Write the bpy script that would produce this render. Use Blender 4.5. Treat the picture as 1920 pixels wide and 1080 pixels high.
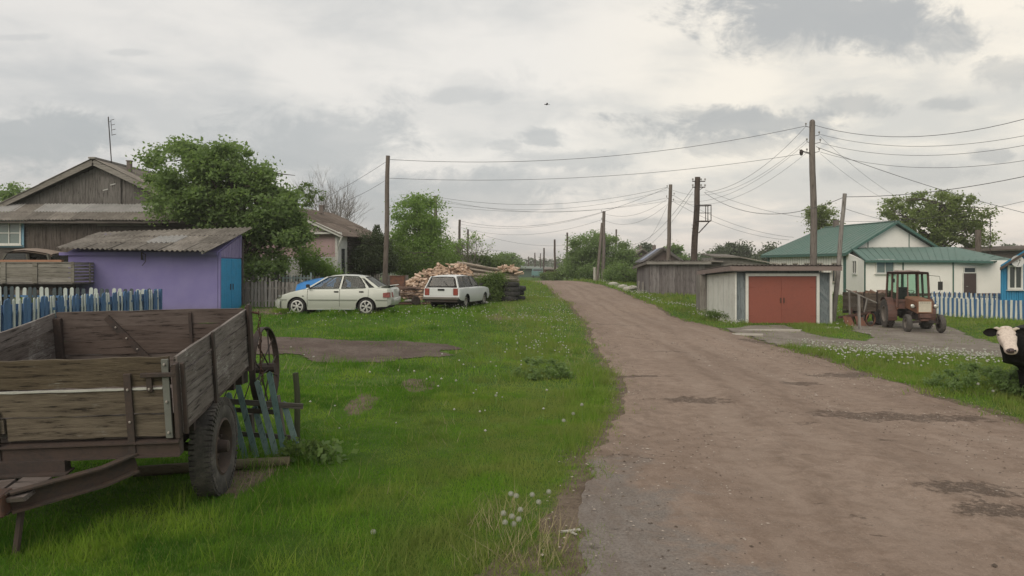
import bpy, bmesh, math, random
import numpy as np
from mathutils import Vector, Matrix, Euler
random.seed(7); RNG = np.random.default_rng(11)
for _o in list(bpy.data.objects): bpy.data.objects.remove(_o)
SC = bpy.context.scene; COL = SC.collection
PI = math.pi; R = math.radians
# ------------------------------------------------------------------ camera
FPX = 1450.0; CZ = 2.3; HOR = 497.0
cd = bpy.data.cameras.new('camera'); cam = bpy.data.objects.new('camera', cd); COL.objects.link(cam)
cam.location = (0, 0, CZ); cam.rotation_euler = (R(90), 0, 0)
cd.sensor_width = 36; cd.lens = FPX / 1920 * 36; cd.shift_y = -(540 - HOR) / 1920
cd.clip_start = 0.1; cd.clip_end = 6000
SC.camera = cam
SC.view_settings.view_transform = 'Standard'; SC.view_settings.look = 'None'
SC.view_settings.exposure = 0.42; SC.view_settings.gamma = 1; SC.view_settings.use_curve_mapping = False
SC.cycles.max_bounces = 6; SC.cycles.transparent_max_bounces = 12; SC.cycles.diffuse_bounces = 3
SC.cycles.use_denoising = True
# ------------------------------------------------------------------ node helper
class N:
    def __init__(s, nt): s.t = nt; s.n = nt.nodes; s.l = nt.links
    def add(s, typ, **kw):
        nd = s.n.new(typ)
        for k, v in kw.items():
            if k == 'inp':
                for a, b in v.items():
                    if hasattr(b, 'is_linked') or isinstance(b, bpy.types.NodeSocket): s.l.new(b, nd.inputs[a])
                    else: nd.inputs[a].default_value = b
            else: setattr(nd, k, v)
        return nd
    def m(s, op, a, b=None, c=None, clamp=False):
        nd = s.add('ShaderNodeMath', operation=op, use_clamp=clamp)
        for i, v in enumerate((a, b, c)):
            if v is None: continue
            if isinstance(v, bpy.types.NodeSocket): s.l.new(v, nd.inputs[i])
            else: nd.inputs[i].default_value = v
        return nd.outputs[0]
    def ss(s, v, lo, hi, a=0.0, b=1.0):
        nd = s.add('ShaderNodeMapRange', interpolation_type='SMOOTHSTEP')
        s.l.new(v, nd.inputs[0]) if isinstance(v, bpy.types.NodeSocket) else None
        nd.inputs[1].default_value = lo; nd.inputs[2].default_value = hi
        nd.inputs[3].default_value = a; nd.inputs[4].default_value = b
        return nd.outputs[0]
    def mix(s, f, a, b, mode='MIX'):
        nd = s.add('ShaderNodeMix', data_type='RGBA', blend_type=mode)
        for i, v in ((0, f), (6, a), (7, b)):
            if isinstance(v, bpy.types.NodeSocket): s.l.new(v, nd.inputs[i])
            elif i == 0: nd.inputs[0].default_value = v
            else: nd.inputs[i].default_value = (*v[:3], 1)
        return nd.outputs[2]
    def noise(s, vec, scale, detail=4, rough=.55, dim='3D', dist=0.0):
        nd = s.add('ShaderNodeTexNoise', noise_dimensions=dim)
        if vec is not None: s.l.new(vec, nd.inputs['Vector'])
        nd.inputs['Scale'].default_value = scale; nd.inputs['Detail'].default_value = detail
        nd.inputs['Roughness'].default_value = rough; nd.inputs['Distortion'].default_value = dist
        return nd.outputs[0]
    def vmul(s, vec, v):
        nd = s.add('ShaderNodeVectorMath', operation='MULTIPLY'); s.l.new(vec, nd.inputs[0]); nd.inputs[1].default_value = v
        return nd.outputs[0]
# ------------------------------------------------------------------ world
SUN_AZ, SUN_EL = R(-155), R(38)       # azimuth clockwise from +Y (the view), elevation
W = bpy.data.worlds.new('World'); SC.world = W; W.use_nodes = True
W.node_tree.nodes.clear(); n = N(W.node_tree)
tc = n.add('ShaderNodeTexCoord'); D = tc.outputs['Generated']
sp = n.add('ShaderNodeSeparateXYZ', inp={0: D}); dx, dy, dz = sp.outputs
sky = n.add('ShaderNodeTexSky', sky_type='NISHITA', sun_disc=False); sky.sun_elevation = SUN_EL; sky.sun_rotation = SUN_AZ
sky.air_density = 1.2; sky.dust_density = 3
# generic cloud deck, projected on a plane overhead so that it flattens towards the horizon
zz = n.m('MAXIMUM', n.m('ADD', n.m('ABSOLUTE', dz), .16), .05)
px_ = n.m('DIVIDE', dx, zz); py_ = n.m('DIVIDE', dy, zz)
cv = n.add('ShaderNodeCombineXYZ', inp={0: px_, 1: py_, 2: 0.3}).outputs[0]
big = n.noise(cv, .9, 4, .5, dist=.3); fine = n.noise(cv, 3.2, 6, .6, dist=.25)
deck = n.m('ADD', n.m('MULTIPLY', big, .65), n.m('MULTIPLY', fine, .35))
# warm glow towards the veiled sun, cooler grey away from it
sv = (math.sin(R(32)) * math.cos(R(9)), math.cos(R(32)) * math.cos(R(9)), math.sin(R(9)))
dp = n.add('ShaderNodeVectorMath', operation='DOT_PRODUCT', inp={0: D, 1: sv}).outputs['Value']
glow = n.ss(dp, .30, 1.0)
warm = n.ss(dp, .84, 1.0)
bright = n.mix(glow, (.675, .655, .625), (.75, .72, .67))
bright = n.mix(n.m('MULTIPLY', warm, .8), bright, (.86, .79, .67))
lowp = n.m('MULTIPLY', n.ss(dz, .16, -.01), n.ss(dy, -.2, .6))
bright = n.mix(n.m('MULTIPLY', lowp, .8), bright, (.80, .715, .65))
grey = n.mix(glow, (.38, .40, .415), (.44, .455, .455))
cloudf = n.ss(deck, .40, .62)
col = n.mix(n.m('MULTIPLY', cloudf, .62), bright, grey)
# single grey cumulus banks, by direction (tangent of azimuth / elevation)
yy = n.m('MAXIMUM', dy, .05)
U = n.m('MULTIPLY', n.m('DIVIDE', dx, yy), FPX); V = n.m('MULTIPLY', n.m('DIVIDE', dz, yy), FPX)
uv = n.add('ShaderNodeCombineXYZ', inp={0: U, 1: n.m('MULTIPLY', V, 1.5), 2: 0.0}).outputs[0]
nz = n.noise(uv, .008, 8, .66, dist=.6); nz2 = n.noise(uv, .03, 5, .65, dist=.3)
pert = n.m('ADD', n.m('MULTIPLY', n.m('SUBTRACT', nz, .5), 2.6), n.m('MULTIPLY', n.m('SUBTRACT', nz2, .5), .8))
gate = n.ss(dy, .15, .35)
CL = [  # px, py, half width, half height, strength
 (1560, 30, 270, 62, .62), (1720, 60, 150, 50, .45), (1470, 70, 120, 45, .3),
 (60, 255, 170, 58, .55), (190, 245, 70, 40, .3), (30, 290, 220, 40, .35), (600, 270, 170, 75, .40), (430, 300, 160, 50, .25),
 (1400, 232, 190, 34, .55), (1320, 215, 130, 22, .4), (1390, 268, 150, 24, .35), (1020, 256, 44, 20, .42), (945, 272, 34, 11, .3),
 (1620, 198, 80, 24, .42), (1780, 197, 62, 17, .40), (1900, 135, 70, 34, .32), (1865, 292, 36, 12, .42),
 (1690, 330, 170, 20, .32), (1060, 300, 130, 20, .34), (860, 180, 100, 16, .25), (780, 372, 330, 52, .40), (960, 340, 300, 26, .25), (640, 392, 150, 60, .4),
 (1210, 416, 50, 9, .35), (110, 350, 200, 40, .3), (900, 205, 200, 70, .15), (30, 70, 60, 8, .2), (240, 98, 50, 7, .2)]
for (cx, cy, a, b, st) in CL:
    e1 = n.m('POWER', n.m('DIVIDE', n.m('SUBTRACT', U, cx - 960), a), 2.0)
    e2 = n.m('POWER', n.m('DIVIDE', n.m('SUBTRACT', V, HOR - cy), b), 2.0)
    dd = n.m('SUBTRACT', n.m('ADD', n.m('SUBTRACT', 1.0, n.m('SQRT', n.m('ADD', e1, e2))), .15), 0.0)
    mk = n.m('MULTIPLY', n.ss(n.m('ADD', dd, n.m('MULTIPLY', pert, 1.0)), -.12, .62), n.m('MULTIPLY', gate, min(.95, st * 1.55)))
    cool = (.395, .41, .415) if cx < 1200 else (.40, .405, .40)
    col = n.mix(mk, col, cool)
cl10 = n.add('ShaderNodeVectorMath', operation='SCALE', inp={0: col, 'Scale': 9.2}).outputs[0]
low = n.mix(.93, sky.outputs[0], cl10)
# below the horizon: dull ground bounce
gr = n.mix(n.ss(dz, .0, -.06), low, (1.6, 1.55, 1.3))
bg = n.add('ShaderNodeBackground', inp={0: gr, 1: 0.10})
wo = n.add('ShaderNodeOutputWorld'); n.l.new(bg.outputs[0], wo.inputs[0])
sl = bpy.data.lights.new('sun', 'SUN'); so = bpy.data.objects.new('sun', sl); COL.objects.link(so)
sl.energy = 1.5; sl.angle = R(50); sl.color = (1, .90, .76)
sdir = Vector((math.sin(SUN_AZ) * math.cos(SUN_EL), math.cos(SUN_AZ) * math.cos(SUN_EL), math.sin(SUN_EL)))
so.rotation_euler = sdir.to_track_quat('Z', 'Y').to_euler(); so.location = (0, 0, 30)
# ------------------------------------------------------------------ terrain
def pz(py, d): return CZ - (py - HOR) / FPX * d
def P(px, py, d): return Vector(((px - 960) / FPX * d, d, pz(py, d)))
CP = [(-2.6, 7.3, .10), (-1, 4, .0), (2, 3, .0), (5, 6, .0), (-5, 4, .1), (0, 10, .02), (3, 12, 0), (8, 12, -.05), (-6, 10, .2), (-9, 16, .4), (2, 20, .0), (-3, 16, .15), (-4, 22, .35),
 (8, 20, -.15), (14, 24, -.3), (-7.5, 27.4, .58), (-5, 27.4, .56), (-12, 27, .5), (-14, 22, .45), (-20, 30, .6), (-3.5, 34, .4), (-1.2, 40, .6), (-6, 40, .6), (-14, 40, .6), (-25, 45, .8),
 (3, 32, .12), (5, 45, .25), (9.5, 34, -.27), (14, 34, -.27), (11, 33, -.27), (15.5, 30.5, -.33), (17, 29, -.38), (20, 33, -.36), (22, 38, -.4), (24, 42, -.38), (30, 50, -.3), (19, 46, -.2), (12, 52, .22), (10, 50, .44), (7.6, 58, .5),
 (4, 62, .62), (6, 72, .78), (9, 74, .8), (3, 75, .76), (-2, 70, .7), (-10, 60, .7), (-20, 70, .8), (14, 65, .5), (25, 70, .2), (40, 60, 0), (2, 88, .2), (6, 92, .1), (-6, 90, .25), (0, 115, -.9), (12, 110, -.8), (-20, 110, -.2), (3, 180, -.6), (-10, 180, -.6), (40, 120, -.6), (60, 180, -1.5), (-60, 160, -.5), (0, 260, -2.5), (-100, 260, -2.5), (100, 260, -3), (0, 450, -6), (-200, 450, -6), (200, 450, -6), (0, 900, -8), (0, -20, 0), (-20, 0, .2), (20, 0, 0)]
CPA = np.array(CP)
def _vn(x, y, s, seed):
    # smooth value noise
    X = x / s + seed * 17.13; Y = y / s + seed * 5.71
    xi = np.floor(X); yi = np.floor(Y); fx = X - xi; fy = Y - yi
    fx = fx * fx * (3 - 2 * fx); fy = fy * fy * (3 - 2 * fy)
    def h(a, b):
        v = np.sin(a * 127.1 + b * 311.7 + seed * 74.7) * 43758.5453
        return v - np.floor(v)
    return (h(xi, yi) * (1 - fx) + h(xi + 1, yi) * fx) * (1 - fy) + (h(xi, yi + 1) * (1 - fx) + h(xi + 1, yi + 1) * fx) * fy - .5
def tz(x, y):
    x = np.asarray(x, float); y = np.asarray(y, float); sh = x.shape; xf = x.ravel(); yf = y.ravel(); out = np.empty_like(xf)
    for i in range(0, len(xf), 20000):
        a = xf[i:i+20000, None]; b = yf[i:i+20000, None]
        r2 = (a - CPA[None, :, 0]) ** 2 + (b - CPA[None, :, 1]) ** 2
        w = 1.0 / (r2 + (0.9 + .05 * np.abs(b)) ** 2) ** 2
        # local scale of each control point keeps far ones from leaking in
        w *= (4 + CPA[None, :, 1].clip(0)) ** 2
        out[i:i+20000] = (w * CPA[None, :, 2]).sum(1) / w.sum(1)
    nb = _vn(xf, yf, 1.3, 1) * .05 + _vn(xf, yf, .45, 2) * .02 + _vn(xf, yf, 5, 3) * .08
    rd = road_in(xf, yf, 0.3)
    out += nb * np.where(rd, .15, 1.0)
    return out.reshape(sh)
def tz0(x, y):
    a = np.array([x], float)[:, None]; b = np.array([y], float)[:, None]
    r2 = (a - CPA[None, :, 0]) ** 2 + (b - CPA[None, :, 1]) ** 2
    w = 1.0 / (r2 + (0.9 + .05 * abs(y)) ** 2) ** 2 * (4 + CPA[None, :, 1].clip(0)) ** 2
    return float((w * CPA[None, :, 2]).sum() / w.sum())
def G0(px, py):
    d = 3.0; k = (py - HOR) / FPX; s = (px - 960) / FPX
    best = None; dd = 2.0
    while dd < 400:
        if CZ - k * dd < tz0(s * dd, dd):
            lo, hi = dd - max(.2, dd * .02), dd
            for _ in range(12):
                mid = (lo + hi) / 2
                if CZ - k * mid < tz0(s * mid, mid): hi = mid
                else: lo = mid
            return (s * hi, hi)
        dd += max(.2, dd * .02)
    return (s * 80, 80.0)
LE = [(1040,1400),(1055,1200),(1064,1080),(1064,1000),(1078,940),(1086,880),(1096,845),(1128,812),(1158,775),(1166,735),(1158,708),(1136,686),(1122,660),(1110,636),(1098,605),(1078,582),(1052,561),(1034,545),(1022,534)]
RE = [(1112,533),(1132,536),(1160,545),(1195,560),(1243,583),(1306,607),(1356,619),(1400,630),(1440,643),(1500,661),(1570,683),(1640,706),(1740,746),(1830,768),(1920,789),(2150,850),(2500,940),(3200,1150)]
LW = sorted([G0(*p)[::-1] for p in LE]); RW = sorted([G0(*p)[::-1] for p in RE])
LWa = np.array(LW); RWa = np.array(RW)
def road_l(y): return np.interp(y, LWa[:, 0], LWa[:, 1]) + np.where(y > LWa[-1, 0], -(y - LWa[-1, 0]) * .12, 0)
def road_r(y):
    return np.interp(y, RWa[:, 0], RWa[:, 1]) + np.where(y > RWa[-1, 0], -(y - RWa[-1, 0]) * .10, 0)
def _jl(y): return _vn(y, y * 0, .8, 5) * .25 + _vn(y, y * 0, .22, 6) * .14
def _jr(y): return _vn(y, y * 0, .9, 8) * .28 + _vn(y, y * 0, .25, 9) * .14
def road_in(x, y, m=0.0):
    return (x > road_l(y) + _jl(y) + m) & (x < road_r(y) + _jr(y) - m) & (y < 100)
def inpoly(x, y, poly):
    x = np.asarray(x); y = np.asarray(y); c = np.zeros(x.shape, bool); k = len(poly); j = k - 1
    for i in range(k):
        xi, yi = poly[i]; xj, yj = poly[j]
        if yi != yj:
            c ^= ((yi > y) != (yj > y)) & (x < (xj - xi) * (y - yi) / (yj - yi) + xi)
        j = i
    return c
YARD = [G0(*p) for p in [(1352,617),(1400,611),(1475,609),(1485,617),(1540,632),(1610,640),(1640,634),(1600,622),(1590,610),(1640,601),(1720,604),(1775,612),(1830,632),(1872,646),(1990,655),(2100,672),(1900,672),(1700,665),(1600,661),(1530,655),(1470,648),(1430,640),(1390,627)]]
GRAVEL = [G0(*p) for p in [(440,628),(520,630),(640,638),(760,642),(850,648),(855,662),(800,672),(730,682),(660,680),(560,668),(470,662),(380,650)]]
BARE = [([G0(*p) for p in [(752,712),(790,706),(818,716),(812,730),(775,738),(750,728)]], .9),
        ([G0(*p) for p in [(680,735),(712,742),(700,765),(665,778),(640,770),(655,752)]], .7),
        ([G0(*p) for p in [(1052,935),(1115,925),(1116,968),(1080,1000),(1012,1012),(1010,985),(1040,965)]], 1.0),
        ([G0(*p) for p in [(930,1050),(1010,1030),(1020,1085),(880,1100)]], .6),
        ([G0(*p) for p in [(425,880),(520,882),(500,905),(440,935),(405,925)]], .9),
        ([G0(*p) for p in [(445,578),(520,577),(560,585),(520,590),(450,588)]], .8),
        ([G0(*p) for p in [(895,592),(930,588),(955,596),(1010,597),(1000,603),(920,603)]], .6),
        ([G0(*p) for p in [(905,680),(990,650),(1075,640),(1060,655),(960,672),(900,690)]], .35),
        ([G0(*p) for p in [(560,880),(640,860),(655,880),(580,900)]], .3)]
def bare_at(x, y):
    b = np.zeros(np.asarray(x).shape)
    for poly, s in BARE: b = np.maximum(b, inpoly(x, y, poly) * s)
    return b
def edge_d(x, y):
    """metres outside the nearer road edge (negative on the road)"""
    return np.maximum(road_l(y) + _jl(y) - x, x - road_r(y) - _jr(y))
def gz(x, y): return float(tz(np.array([x]), np.array([y]))[0])
def G(px, py):
    x, y = G0(px, py); return Vector((x, y, gz(x, y)))
# ------------------------------------------------------------------ materials
MATS = {}
def M_(name):
    m = bpy.data.materials.new(name); m.use_nodes = True; m.node_tree.nodes.clear(); nn = N(m.node_tree)
    nn.b = nn.add('ShaderNodeBsdfPrincipled'); o = nn.add('ShaderNodeOutputMaterial'); nn.l.new(nn.b.outputs[0], o.inputs[0]); nn.o = o
    nn.tc = nn.add('ShaderNodeTexCoord'); MATS[name] = m
    return m, nn
def setc(nn, col, rough, bump=None, bs=.3, bd=.02, metal=0.0, spec=None):
    for k, v in (('Base Color', col), ('Roughness', rough)):
        if isinstance(v, bpy.types.NodeSocket): nn.l.new(v, nn.b.inputs[k])
        elif k == 'Base Color': nn.b.inputs[k].default_value = (*v[:3], 1)
        else: nn.b.inputs[k].default_value = v
    nn.b.inputs['Metallic'].default_value = metal
    if spec is not None: nn.b.inputs['Specular IOR Level'].default_value = spec
    if bump is not None:
        bn = nn.add('ShaderNodeBump', inp={'Height': bump, 'Strength': bs, 'Distance': bd}); nn.l.new(bn.outputs[0], nn.b.inputs['Normal'])
def paint(name, c, rough=.5, dirt=.35, dc=None, scale=2.0, bump=.15, metal=0.0, spec=.4, objrand=.0):
    """painted / plain surface with grime blotches and fine speckle"""
    m, nn = M_(name); v = nn.tc.outputs['Object']
    dc = dc or tuple(x * .45 + .02 for x in c)
    a = nn.noise(v, scale, 6, .65); b = nn.noise(v, scale * 9, 5, .7)
    f = nn.ss(nn.m('ADD', nn.m('MULTIPLY', a, .65), nn.m('MULTIPLY', b, .35)), .42, .68)
    colr = nn.mix(nn.m('MULTIPLY', f, dirt), c, dc)
    if objrand:
        oi = nn.add('ShaderNodeObjectInfo').outputs['Random']
        colr = nn.mix(nn.m('MULTIPLY', oi, objrand), colr, tuple(x * .45 for x in c))
    setc(nn, colr, nn.ss(b, .3, .7, max(rough - .08, .02), min(rough + .12, 1)), b, bump, .01, metal, spec); return m
def carpaint(name, c, c2, rough=.3):
    """car enamel with a broad, faint film of dust towards the sills"""
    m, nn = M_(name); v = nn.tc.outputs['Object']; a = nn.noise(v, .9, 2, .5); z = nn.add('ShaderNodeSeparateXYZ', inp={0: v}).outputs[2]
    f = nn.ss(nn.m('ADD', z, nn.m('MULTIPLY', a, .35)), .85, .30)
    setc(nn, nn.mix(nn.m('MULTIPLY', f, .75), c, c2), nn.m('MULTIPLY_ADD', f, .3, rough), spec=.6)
    nn.b.inputs['Coat Weight'].default_value = .35; nn.b.inputs['Coat Roughness'].default_value = .08; return m
def wood(name, c1, c2, axis='z', scale=1.0, rnd=.5, patch=None, rough=.85, bump=.5):
    """weathered board: grain drawn out along one local axis, knots of tone, per-board tint"""
    m, nn = M_(name); v = nn.tc.outputs['Object']
    oi = nn.add('ShaderNodeObjectInfo')
    off = nn.add('ShaderNodeVectorMath', operation='ADD', inp={0: v}); nn.l.new(oi.outputs['Random'], off.inputs[1])
    k = {'x': (.09, 1, 1), 'y': (1, .09, 1), 'z': (1, 1, .09)}[axis]
    g = nn.noise(nn.vmul(off.outputs[0], k), 26 * scale, 6, .7); g2 = nn.noise(nn.vmul(off.outputs[0], tuple(q ** .5 for q in k)), 3 * scale, 4, .6)
    g3 = nn.noise(nn.vmul(off.outputs[0], k), 110 * scale, 3, .7)
    f = nn.ss(nn.m('ADD', nn.m('ADD', nn.m('MULTIPLY', g, .5), nn.m('MULTIPLY', g2, .3)), nn.m('MULTIPLY', g3, .2)), .36, .64)
    colr = nn.mix(f, c1, c2)
    dk = nn.ss(g, .34, .44)
    colr = nn.mix(dk, tuple(x * .3 for x in c1), colr)
    if patch:
        pn = nn.ss(nn.m('ADD', nn.m('MULTIPLY', nn.noise(v, 2.2, 5, .7), .6), nn.m('MULTIPLY', g3, .4)), patch[1], patch[1] + .06)
        colr = nn.mix(pn, colr, patch[0])
    if rnd:
        hv = nn.add('ShaderNodeHueSaturation', inp={'Color': colr}); nn.l.new(nn.m('MULTIPLY_ADD', oi.outputs['Random'], rnd, 1 - rnd * .5), hv.inputs['Value'])
        nn.l.new(nn.m('MULTIPLY_ADD', oi.outputs['Random'], -.4, 1.15), hv.inputs['Saturation']); colr = hv.outputs[0]
    setc(nn, colr, rough, nn.m('ADD', g, nn.m('MULTIPLY', g3, .5)), bump, .006, spec=.2); return m
def rusty(name, c=(.10, .045, .028), c2=(.05, .035, .03), rough=.8):
    m, nn = M_(name); v = nn.tc.outputs['Object']
    a = nn.noise(v, 5, 6, .7); b = nn.noise(v, 45, 4, .7)
    setc(nn, nn.mix(nn.ss(nn.m('ADD', nn.m('MULTIPLY', a, .6), nn.m('MULTIPLY', b, .4)), .4, .62), c, c2), rough, b, .4, .005, .15); return m
def leafy(name, c1, c2, c3, trans=.35, sc=1.2):
    m, nn = M_(name); v = nn.tc.outputs['Object']
    g = nn.add('ShaderNodeNewGeometry').outputs['Random Per Island']
    a = nn.noise(v, sc, 3, .6)
    col = nn.mix(nn.ss(a, .35, .65), c1, c2); col = nn.mix(nn.m('MULTIPLY', g, .55), col, c3)
    setc(nn, col, .6, spec=.25)
    tr = nn.add('ShaderNodeBsdfTranslucent'); nn.l.new(nn.mix(.5, col, (c2[0]*1.5, c2[1]*1.5, c2[2]*.7)), tr.inputs[0])
    mx = nn.add('ShaderNodeMixShader', inp={0: trans}); nn.l.new(nn.b.outputs[0], mx.inputs[1]); nn.l.new(tr.outputs[0], mx.inputs[2]); nn.l.new(mx.outputs[0], nn.o.inputs[0])
    return m
def glass(name, tint=(.5, .55, .55), alpha=.35, rough=.03):
    """thin pane: partly clear, partly mirror with a film of dust"""
    m, nn = M_(name); setc(nn, (.03, .035, .035), rough, spec=.8)
    tr = nn.add('ShaderNodeBsdfTransparent'); tr.inputs[0].default_value = (*tint, 1)
    mx = nn.add('ShaderNodeMixShader', inp={0: alpha}); nn.l.new(nn.b.outputs[0], mx.inputs[1]); nn.l.new(tr.outputs[0], mx.inputs[2]); nn.l.new(mx.outputs[0], nn.o.inputs[0])
    return m
# ------------------------------------------------------------------ mesh builder
class MB:
    def __init__(s): s.v = []; s.f = []
    def quadgrid(s, pts):
        b = len(s.v); nr = len(pts); nc = len(pts[0])
        for r in pts: s.v.extend([tuple(p) for p in r])
        for i in range(nr - 1):
            for j in range(nc - 1): s.f.append((b+i*nc+j, b+i*nc+j+1, b+(i+1)*nc+j+1, b+(i+1)*nc+j))
        return s
    def box(s, c, size, rot=None, jit=0.0):
        c = Vector(c); hx, hy, hz = size[0]/2, size[1]/2, size[2]/2; b = len(s.v)
        for x, y, z in ((-hx,-hy,-hz),(hx,-hy,-hz),(hx,hy,-hz),(-hx,hy,-hz),(-hx,-hy,hz),(hx,-hy,hz),(hx,hy,hz),(-hx,hy,hz)):
            p = Vector((x, y, z))
            if jit: p += Vector((random.uniform(-jit, jit) for _ in range(3)))
            if rot is not None: p = rot @ p
            s.v.append(tuple(c + p))
        for f in ((0,3,2,1),(4,5,6,7),(0,1,5,4),(1,2,6,5),(2,3,7,6),(3,0,4,7)): s.f.append(tuple(b + i for i in f))
        return s
    def bar(s, p0, p1, w, h, up=(0, 0, 1), w1=None, h1=None):
        """rectangular bar from p0 to p1; w across, h along 'up'"""
        p0 = Vector(p0); p1 = Vector(p1); d = (p1 - p0).normalized(); up = Vector(up)
        sd = d.cross(up)
        if sd.length < 1e-4: sd = d.cross(Vector((1, 0, 0)))
        sd.normalize(); u = sd.cross(d).normalized(); b = len(s.v)
        for p, ww, hh in ((p0, w, h), (p1, w1 or w, h1 or h)):
            for a, c in ((-1,-1),(1,-1),(1,1),(-1,1)): s.v.append(tuple(p + sd * (a*ww/2) + u * (c*hh/2)))
        for f in ((0,1,2,3),(7,6,5,4),(0,4,5,1),(1,5,6,2),(2,6,7,3),(3,7,4,0)): s.f.append(tuple(b + i for i in f))
        return s
    def tube(s, pts, rad, k=6, cap=True, up=None):
        pts = [Vector(p) for p in pts]; n_ = len(pts); b = len(s.v)
        rad = rad if hasattr(rad, '__len__') else [rad] * n_
        pu = None
        for i, p in enumerate(pts):
            d = (pts[min(i+1, n_-1)] - pts[max(i-1, 0)]).normalized()
            if pu is None:
                a = Vector((0, 0, 1)) if abs(d.z) < .9 else Vector((1, 0, 0)); pu = (a - d * a.dot(d)).normalized()
            else: pu = (pu - d * pu.dot(d)).normalized()
            q = d.cross(pu)
            for j in range(k):
                t = 2 * PI * j / k; s.v.append(tuple(p + (pu * math.cos(t) + q * math.sin(t)) * rad[i]))
        for i in range(n_ - 1):
            for j in range(k): s.f.append((b+i*k+j, b+i*k+(j+1)%k, b+(i+1)*k+(j+1)%k, b+(i+1)*k+j))
        if cap: s.f.append(tuple(b + j for j in reversed(range(k)))); s.f.append(tuple(b+(n_-1)*k+j for j in range(k)))
        return s
    def ring(s, c, ax, r, prof, k=32):
        """surface of revolution about axis ax through c; prof = [(radius, offset along axis)] closed loop if first==last"""
        c = Vector(c); ax = Vector(ax).normalized(); a = Vector((0, 0, 1)) if abs(ax.z) < .9 else Vector((1, 0, 0))
        u = (a - ax * a.dot(ax)).normalized(); w = ax.cross(u); b = len(s.v); m = len(prof)
        for i in range(k):
            t = 2*PI*i/k; e = u * math.cos(t) + w * math.sin(t)
            for (rr, o) in prof: s.v.append(tuple(c + e * rr + ax * o))
        for i in range(k):
            for j in range(m - 1): s.f.append((b+i*m+j, b+((i+1)%k)*m+j, b+((i+1)%k)*m+j+1, b+i*m+j+1))
        return s
    def poly(s, pts): b = len(s.v); s.v.extend([tuple(p) for p in pts]); s.f.append(tuple(range(b, b+len(pts)))); return s
    def slab(s, pts, off):
        """polygon extruded by vector off"""
        off = Vector(off); k = len(pts); b = len(s.v)
        s.v.extend([tuple(Vector(p)) for p in pts]); s.v.extend([tuple(Vector(p) + off) for p in pts])
        s.f.append(tuple(b+i for i in range(k))); s.f.append(tuple(b+k+i for i in reversed(range(k))))
        for i in range(k): s.f.append((b+i, b+k+i, b+k+(i+1)%k, b+(i+1)%k))
        return s
    def ball(s, c, r, k=8, sq=(1, 1, 1)):
        c = Vector(c); b = len(s.v); h = k // 2
        s.v.append(tuple(c + Vector((0, 0, r * sq[2]))))
        for i in range(1, h):
            ph = PI * i / h
            for j in range(k): t = 2*PI*j/k; s.v.append((c.x + r*sq[0]*math.sin(ph)*math.cos(t), c.y + r*sq[1]*math.sin(ph)*math.sin(t), c.z + r*sq[2]*math.cos(ph)))
        s.v.append(tuple(c - Vector((0, 0, r * sq[2])))); e = len(s.v) - 1
        for j in range(k): s.f.append((b, b+1+j, b+1+(j+1)%k)); s.f.append((e, b+1+(h-2)*k+(j+1)%k, b+1+(h-2)*k+j))
        for i in range(h - 2):
            for j in range(k): s.f.append((b+1+i*k+j, b+1+(i+1)*k+j, b+1+(i+1)*k+(j+1)%k, b+1+i*k+(j+1)%k))
        return s
    def mesh(s, name, mat, smooth=False):
        me = bpy.data.meshes.new(name); me.from_pydata(s.v, [], s.f); me.update()
        bm = bmesh.new(); bm.from_mesh(me); bmesh.ops.recalc_face_normals(bm, faces=bm.faces); bm.to_mesh(me); bm.free()
        if mat is not None: me.materials.append(mat)
        if smooth:
            me.polygons.foreach_set('use_smooth', [True] * len(me.polygons))
            if smooth != 'all':
                try: me.set_sharp_from_angle(angle=R(smooth if isinstance(smooth, (int, float)) and smooth > 1 else 40))
                except Exception: pass
        return me
    def build(s, name, mat, parent=None, smooth=False, label=None, bevel=0.0, local=False):
        """vertices are in world coordinates unless local=True; the mesh is rewritten into its parent's frame"""
        if parent is not None and not local:
            inv = wm(parent).inverted(); s.v = [tuple(inv @ Vector(p)) for p in s.v]
        me = s.mesh(name, mat, smooth)
        o = bpy.data.objects.new(name, me); COL.objects.link(o)
        if parent is not None: o.parent = parent
        if label: o['label'] = label
        if bevel:
            bv = o.modifiers.new('bevel', 'BEVEL'); bv.width = bevel; bv.segments = 1; bv.limit_method = 'ANGLE'
        return o
def wm(o):
    m = o.matrix_basis.copy(); p = o.parent
    while p is not None: m = p.matrix_basis @ m; p = p.parent
    return m
def tag(o, label, cat, group=None):
    o['label'] = label; o['category'] = cat
    if group: o['group'] = group
    return o
def thing(name, label, cat, loc=(0, 0, 0), rz=0, group=None, rot=None):
    o = bpy.data.objects.new(name, None); COL.objects.link(o); o.empty_display_size = .2
    o.location = loc
    if rot is not None: o.matrix_basis = Matrix.Translation(Vector(loc)) @ rot.to_4x4()
    else: o.rotation_euler = (0, 0, rz)
    return tag(o, label, cat, group)
def kind(o, k): o['kind'] = k; return o
def solo(mb, name, mat, label, cat, group=None, **kw):
    """a thing that is a single mesh; origin moved to its base"""
    vs = np.array(mb.v); c = vs.mean(0); c[2] = vs[:, 2].min()
    mb.v = [tuple(p) for p in (vs - c)]
    o = mb.build(name, mat, None, **kw); o.location = tuple(c); return tag(o, label, cat, group)
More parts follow.
